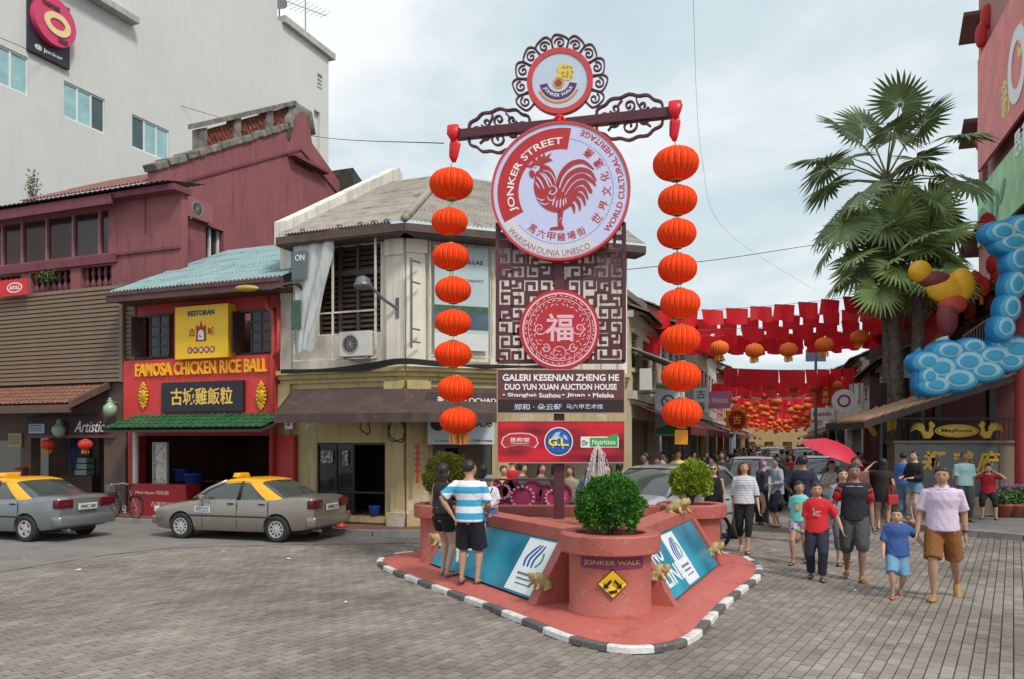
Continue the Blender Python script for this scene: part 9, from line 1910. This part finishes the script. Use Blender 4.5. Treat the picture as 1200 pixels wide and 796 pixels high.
 s = thing('roof_sculpture','plain yellow and maroon rounded abstract sculpture on a swirling white and blue base','sculpture',(X(1112,20.6),20.6,0)); mb = MB(); k = 20.6 / F; z0 = Z(440,20.6)
 for i in range(7): mb.tube([((.36 - .02 * i) * math.cos(j * .63 + i),.25 * math.sin(j * .63 + i),z0 + .13 * i + .02 * j) for j in range(8)],.085,8)
 mb.build('swirl_base',mat('swirl_white',srgb(186,214,226),.5,.2,3),s,True); ym = mat('sculpt_yellow',srgb(226,170,30),.45,.1,6)
 for nm,px,py,a_,b_,m in (('leg_block',1110,372,24,46,flat('sculpt_maroon',(120,50,56))),('lower_block',1116,356,34,26,flat('sculpt_red',(190,70,50))),('body_block',1110,338,50,34,ym),('side_block',1127,334,30,40,ym),('side_block',1078,318,26,26,ym),('collar_block',1096,328,40,20,flat('sculpt_maroon',(84,40,56)))): q = MB(); q.ell((X(px,20.6) - X(1112,20.6),0,Z(py,20.6)),(a_ * k / 2,.22,b_ * k / 2),18,12); q.build(nm,m,s,True)
 # red hall behind with columns, stair rail
 h = thing('red_hall','dark red hall with columns and stair rail behind the cloud sculpture','building',(X0,24.6,0)); mb = MB(); mb.bb(X(1092,25.2) - X0,9,.6,5,0,6.6); mb.build('hall_wall',dr,h)
 for px in (1105,1137,1160): mb = MB(); mb.cyl((X(px,24.6) - X0,0,0),(X(px,24.6) - X0,0,6.5),.16,n=16); mb.build('column',rd,h)
 mb = MB(); mb.plate([(X(1100,24.6) - X0,6.2),(9,7.6),(9,7.9),(X(1090,24.6) - X0,6.5)],-1.2,5); mb.build('hall_roof',mat('eaves_dark',(.1,.1,.1)),h); mb = MB(); xa,xb = X(1128,24.2) - X0,X(1158,24.2) - X0; za,zb = Z(406,24.2),Z(385,24.2); mb.cyl((xa,-.4,za + .3),(xb,-.4,zb + .3),.03)
 for i in range(10): f = i / 9; mb.cyl((xa + (xb - xa) * f,-.4,za + (zb - za) * f - .6),(xa + (xb - xa) * f,-.4,za + (zb - za) * f + .3),.012,n=5)
 mb.build('stair_rail',flat('rail_white',(200,196,196)),h)
 rc = mat('lantern_cloth_deep',(.55,.02,.02),.5); sh,wi,tp,bt,cd = lantern_proto('red'); shd = sh.copy(); shd.materials.clear(); shd.materials.append(rc); k = 0
 def small(px,py,y,wd,ht,lab,grp):
  l_ = thing('lantern',lab,'lantern',at(px,y,py),0,grp); l_.scale = (wd,wd,ht / .74); obj('shade',shd,l_); obj('top_ring',tp,l_); obj('bottom_ring',bt,l_); q = MB(); q.tube([(0,0,-.38),(0,0,-.62)],[.1,.14],6); q.build('tassel',flat('tassel_gold',(226,150,40)),l_)
 for i in range(8): small(1080 + 3.2 * i,396 - 3.8 * i,23.6,.32,.75,'small red lantern in the slanting row behind the sculpture','slanting row of red lanterns')
 for px,py,lab in ((1165,310,'red lantern under the hall eave left of the blue cloud column'),(1170,322,'lower red lantern touching the blue cloud column'),(1142,330,'red lantern with gold tassel right of the palms'),(1150,336,'red lantern in the pair right of the palms'),(1151,270,'red lantern under the lowest ledge of the pink tower'),(1157,262,'upper red lantern under the lowest ledge of the pink tower')): small(px,py,22.5,.42,.6,lab,'red lanterns round the hall')
 # pink tower with billboards
 P0 = at(1147,31); B = Frame(P0,T.a + math.pi); bx = lambda px,py=HY,y=0: B.px(px,py,y); b = Bld(B,'pink_tower','tall dusty pink tower block with dark windows and billboards at the right edge','building'); x1 = 17; zt = 24; pk = mat('pink_render',srgb(178,124,120),.8,.1,2,.2,20,kind='stain',col2=srgb(130,84,84)); wa,wb_ = bx(1151)[0],bx(1158)[0]
 hs = [(wa,wb_,bx(1154,p1)[1],bx(1154,p0)[1]) for p0,p1 in ((72,115),(176,236),(254,290))]
 mb = MB(); holes_wall(mb,0,x1,5,zt,hs,0,.3); mb.bb(-.003,.3,.3,8,0,zt); b.part('wall',mb,pk)
 for q in hs:
  mb = MB(); mb.bb(q[0],q[1],.2,.24,q[2],q[3]); wn = b.part('window',mb,mat('dark_glass',(.03,.035,.04))); mb = MB()
  for i in range(5): z = q[2] + (q[3] - q[2]) * i / 4; mb.bb(q[0],q[1],.1,.14,z - .03,z + .03)
  mb.bb((q[0] + q[1]) / 2 - .03,(q[0] + q[1]) / 2 + .03,.095,.145,q[2],q[3]); b.part('window_bars',mb,flat('bars_grey',(120,110,110)),wn)
 for py in (22,148,280):
  z = bx(1150,py)[1]; mb = MB(); mb.plate([(-.55,z - .45),(-.48,z - .52),(.4,z + .2),(.4,z + .35)],-.6,1); b.part('ledge',mb,mat('ledge_brown',srgb(120,84,78),.8))
 for px,py in ((1156,20),(1150,42),(1159,140),(1150,164),(1156,155)): small(px,py,29.5,.42,.95,'elongated red lantern hanging at the pink tower, %s' % {20: 'topmost',42: 'just below the topmost',140: 'highest of the middle three',164: 'lowest of the middle three',155: 'between the middle ones'}[py],'red lanterns on the pink tower')
 x0 = bx(1162)[0]; xe = x1; z0,z1 = bx(1175,184)[1],bx(1175,46)[1]
 s = B.root('billboard','large red festival billboard on the pink tower','billboard',x0,-.4,0); w_ = xe - x0; MB().bb(0,w_,-.05,.05,z0,z1).build('sheet',mat('billboard_red',srgb(224,112,104),.5,.3,1.1),s); wht = flat('lettering_white',(232,232,236)); yl = flat('bill_yellow',(222,214,110)); xs = lambda px: B.px(px,HY,-.45)[0] - x0
 zz = lambda px,py: B.px(px,py,-.45)[1]
 MB().plate(circle(1.0,30,xs(1192),zz(1192,76),rz=1.15),-.07,-.045,[circle(.62,24,xs(1192),zz(1192,76),rz=.72)]).build('flower_ring',wht,s); label_text('lettering','S',xs(1196),-.05,zz(1196,46),1.0,yl,s,bold=.05); label_text('lettering','新',xs(1180),-.05,zz(1180,112),1.3,yl,s,bold=.03); label_text('lettering','恳和',xs(1197),-.05,zz(1197,162),.8,wht,s,bold=.02)
 z0,z1 = zz(1175,262),zz(1175,188); s = B.root('billboard','green leaf print billboard below the red one','billboard',x0,-.4,0); MB().bb(0,w_,-.05,.05,z0,z1).build('sheet',mat('billboard_green',srgb(150,206,140),.5,.3,.8),s); mb = MB()
 for i in range(5): mb.ell((.6 + .7 * i,-.06,z1 - 1.0 - .3 * (i % 2)),(.5,.02,.22),12,6,Matrix.Rotation(.6 * i,3,'Y'))
 mb.build('leaf_print',flat('print_leaf',(70,150,90)),s,kind='stuff')
 wk = flat('cable_black',(28,28,30),.7)
 for pts,lab in (([(-20,26,36),(140,34,101),(285,37,146)],'black overhead wire crossing the grey hotel wall'),([(285,37,146),(385,30,162),(520,16,168)],'overhead wire from the maroon gable to the signpost'),([(735,22,316),(850,26,303),(960,30,286)],'overhead wire from the cream house towards the palms'),([(812,12.5,-10),(822,18,180),(850,22,270),(955,26,340)],'thin curving overhead wire in the sky right of the lanterns')): cable('overhead_wire',[at(a_,y_,b_) for a_,y_,b_ in pts],.011 if 'thin' not in lab else .003,wk,lab,'wire')
ground(); pavements(); fountain()
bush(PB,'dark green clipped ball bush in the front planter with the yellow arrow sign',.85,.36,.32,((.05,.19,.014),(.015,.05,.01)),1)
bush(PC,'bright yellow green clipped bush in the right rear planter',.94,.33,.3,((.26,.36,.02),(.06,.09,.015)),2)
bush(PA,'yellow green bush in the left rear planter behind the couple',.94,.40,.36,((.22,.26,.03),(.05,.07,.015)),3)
sign_post(); lantern_strings(); left_shops(); red_shop(); cream_house()
street(); bunting(); palms(); right_side(); vehicles(); people(); crowd()
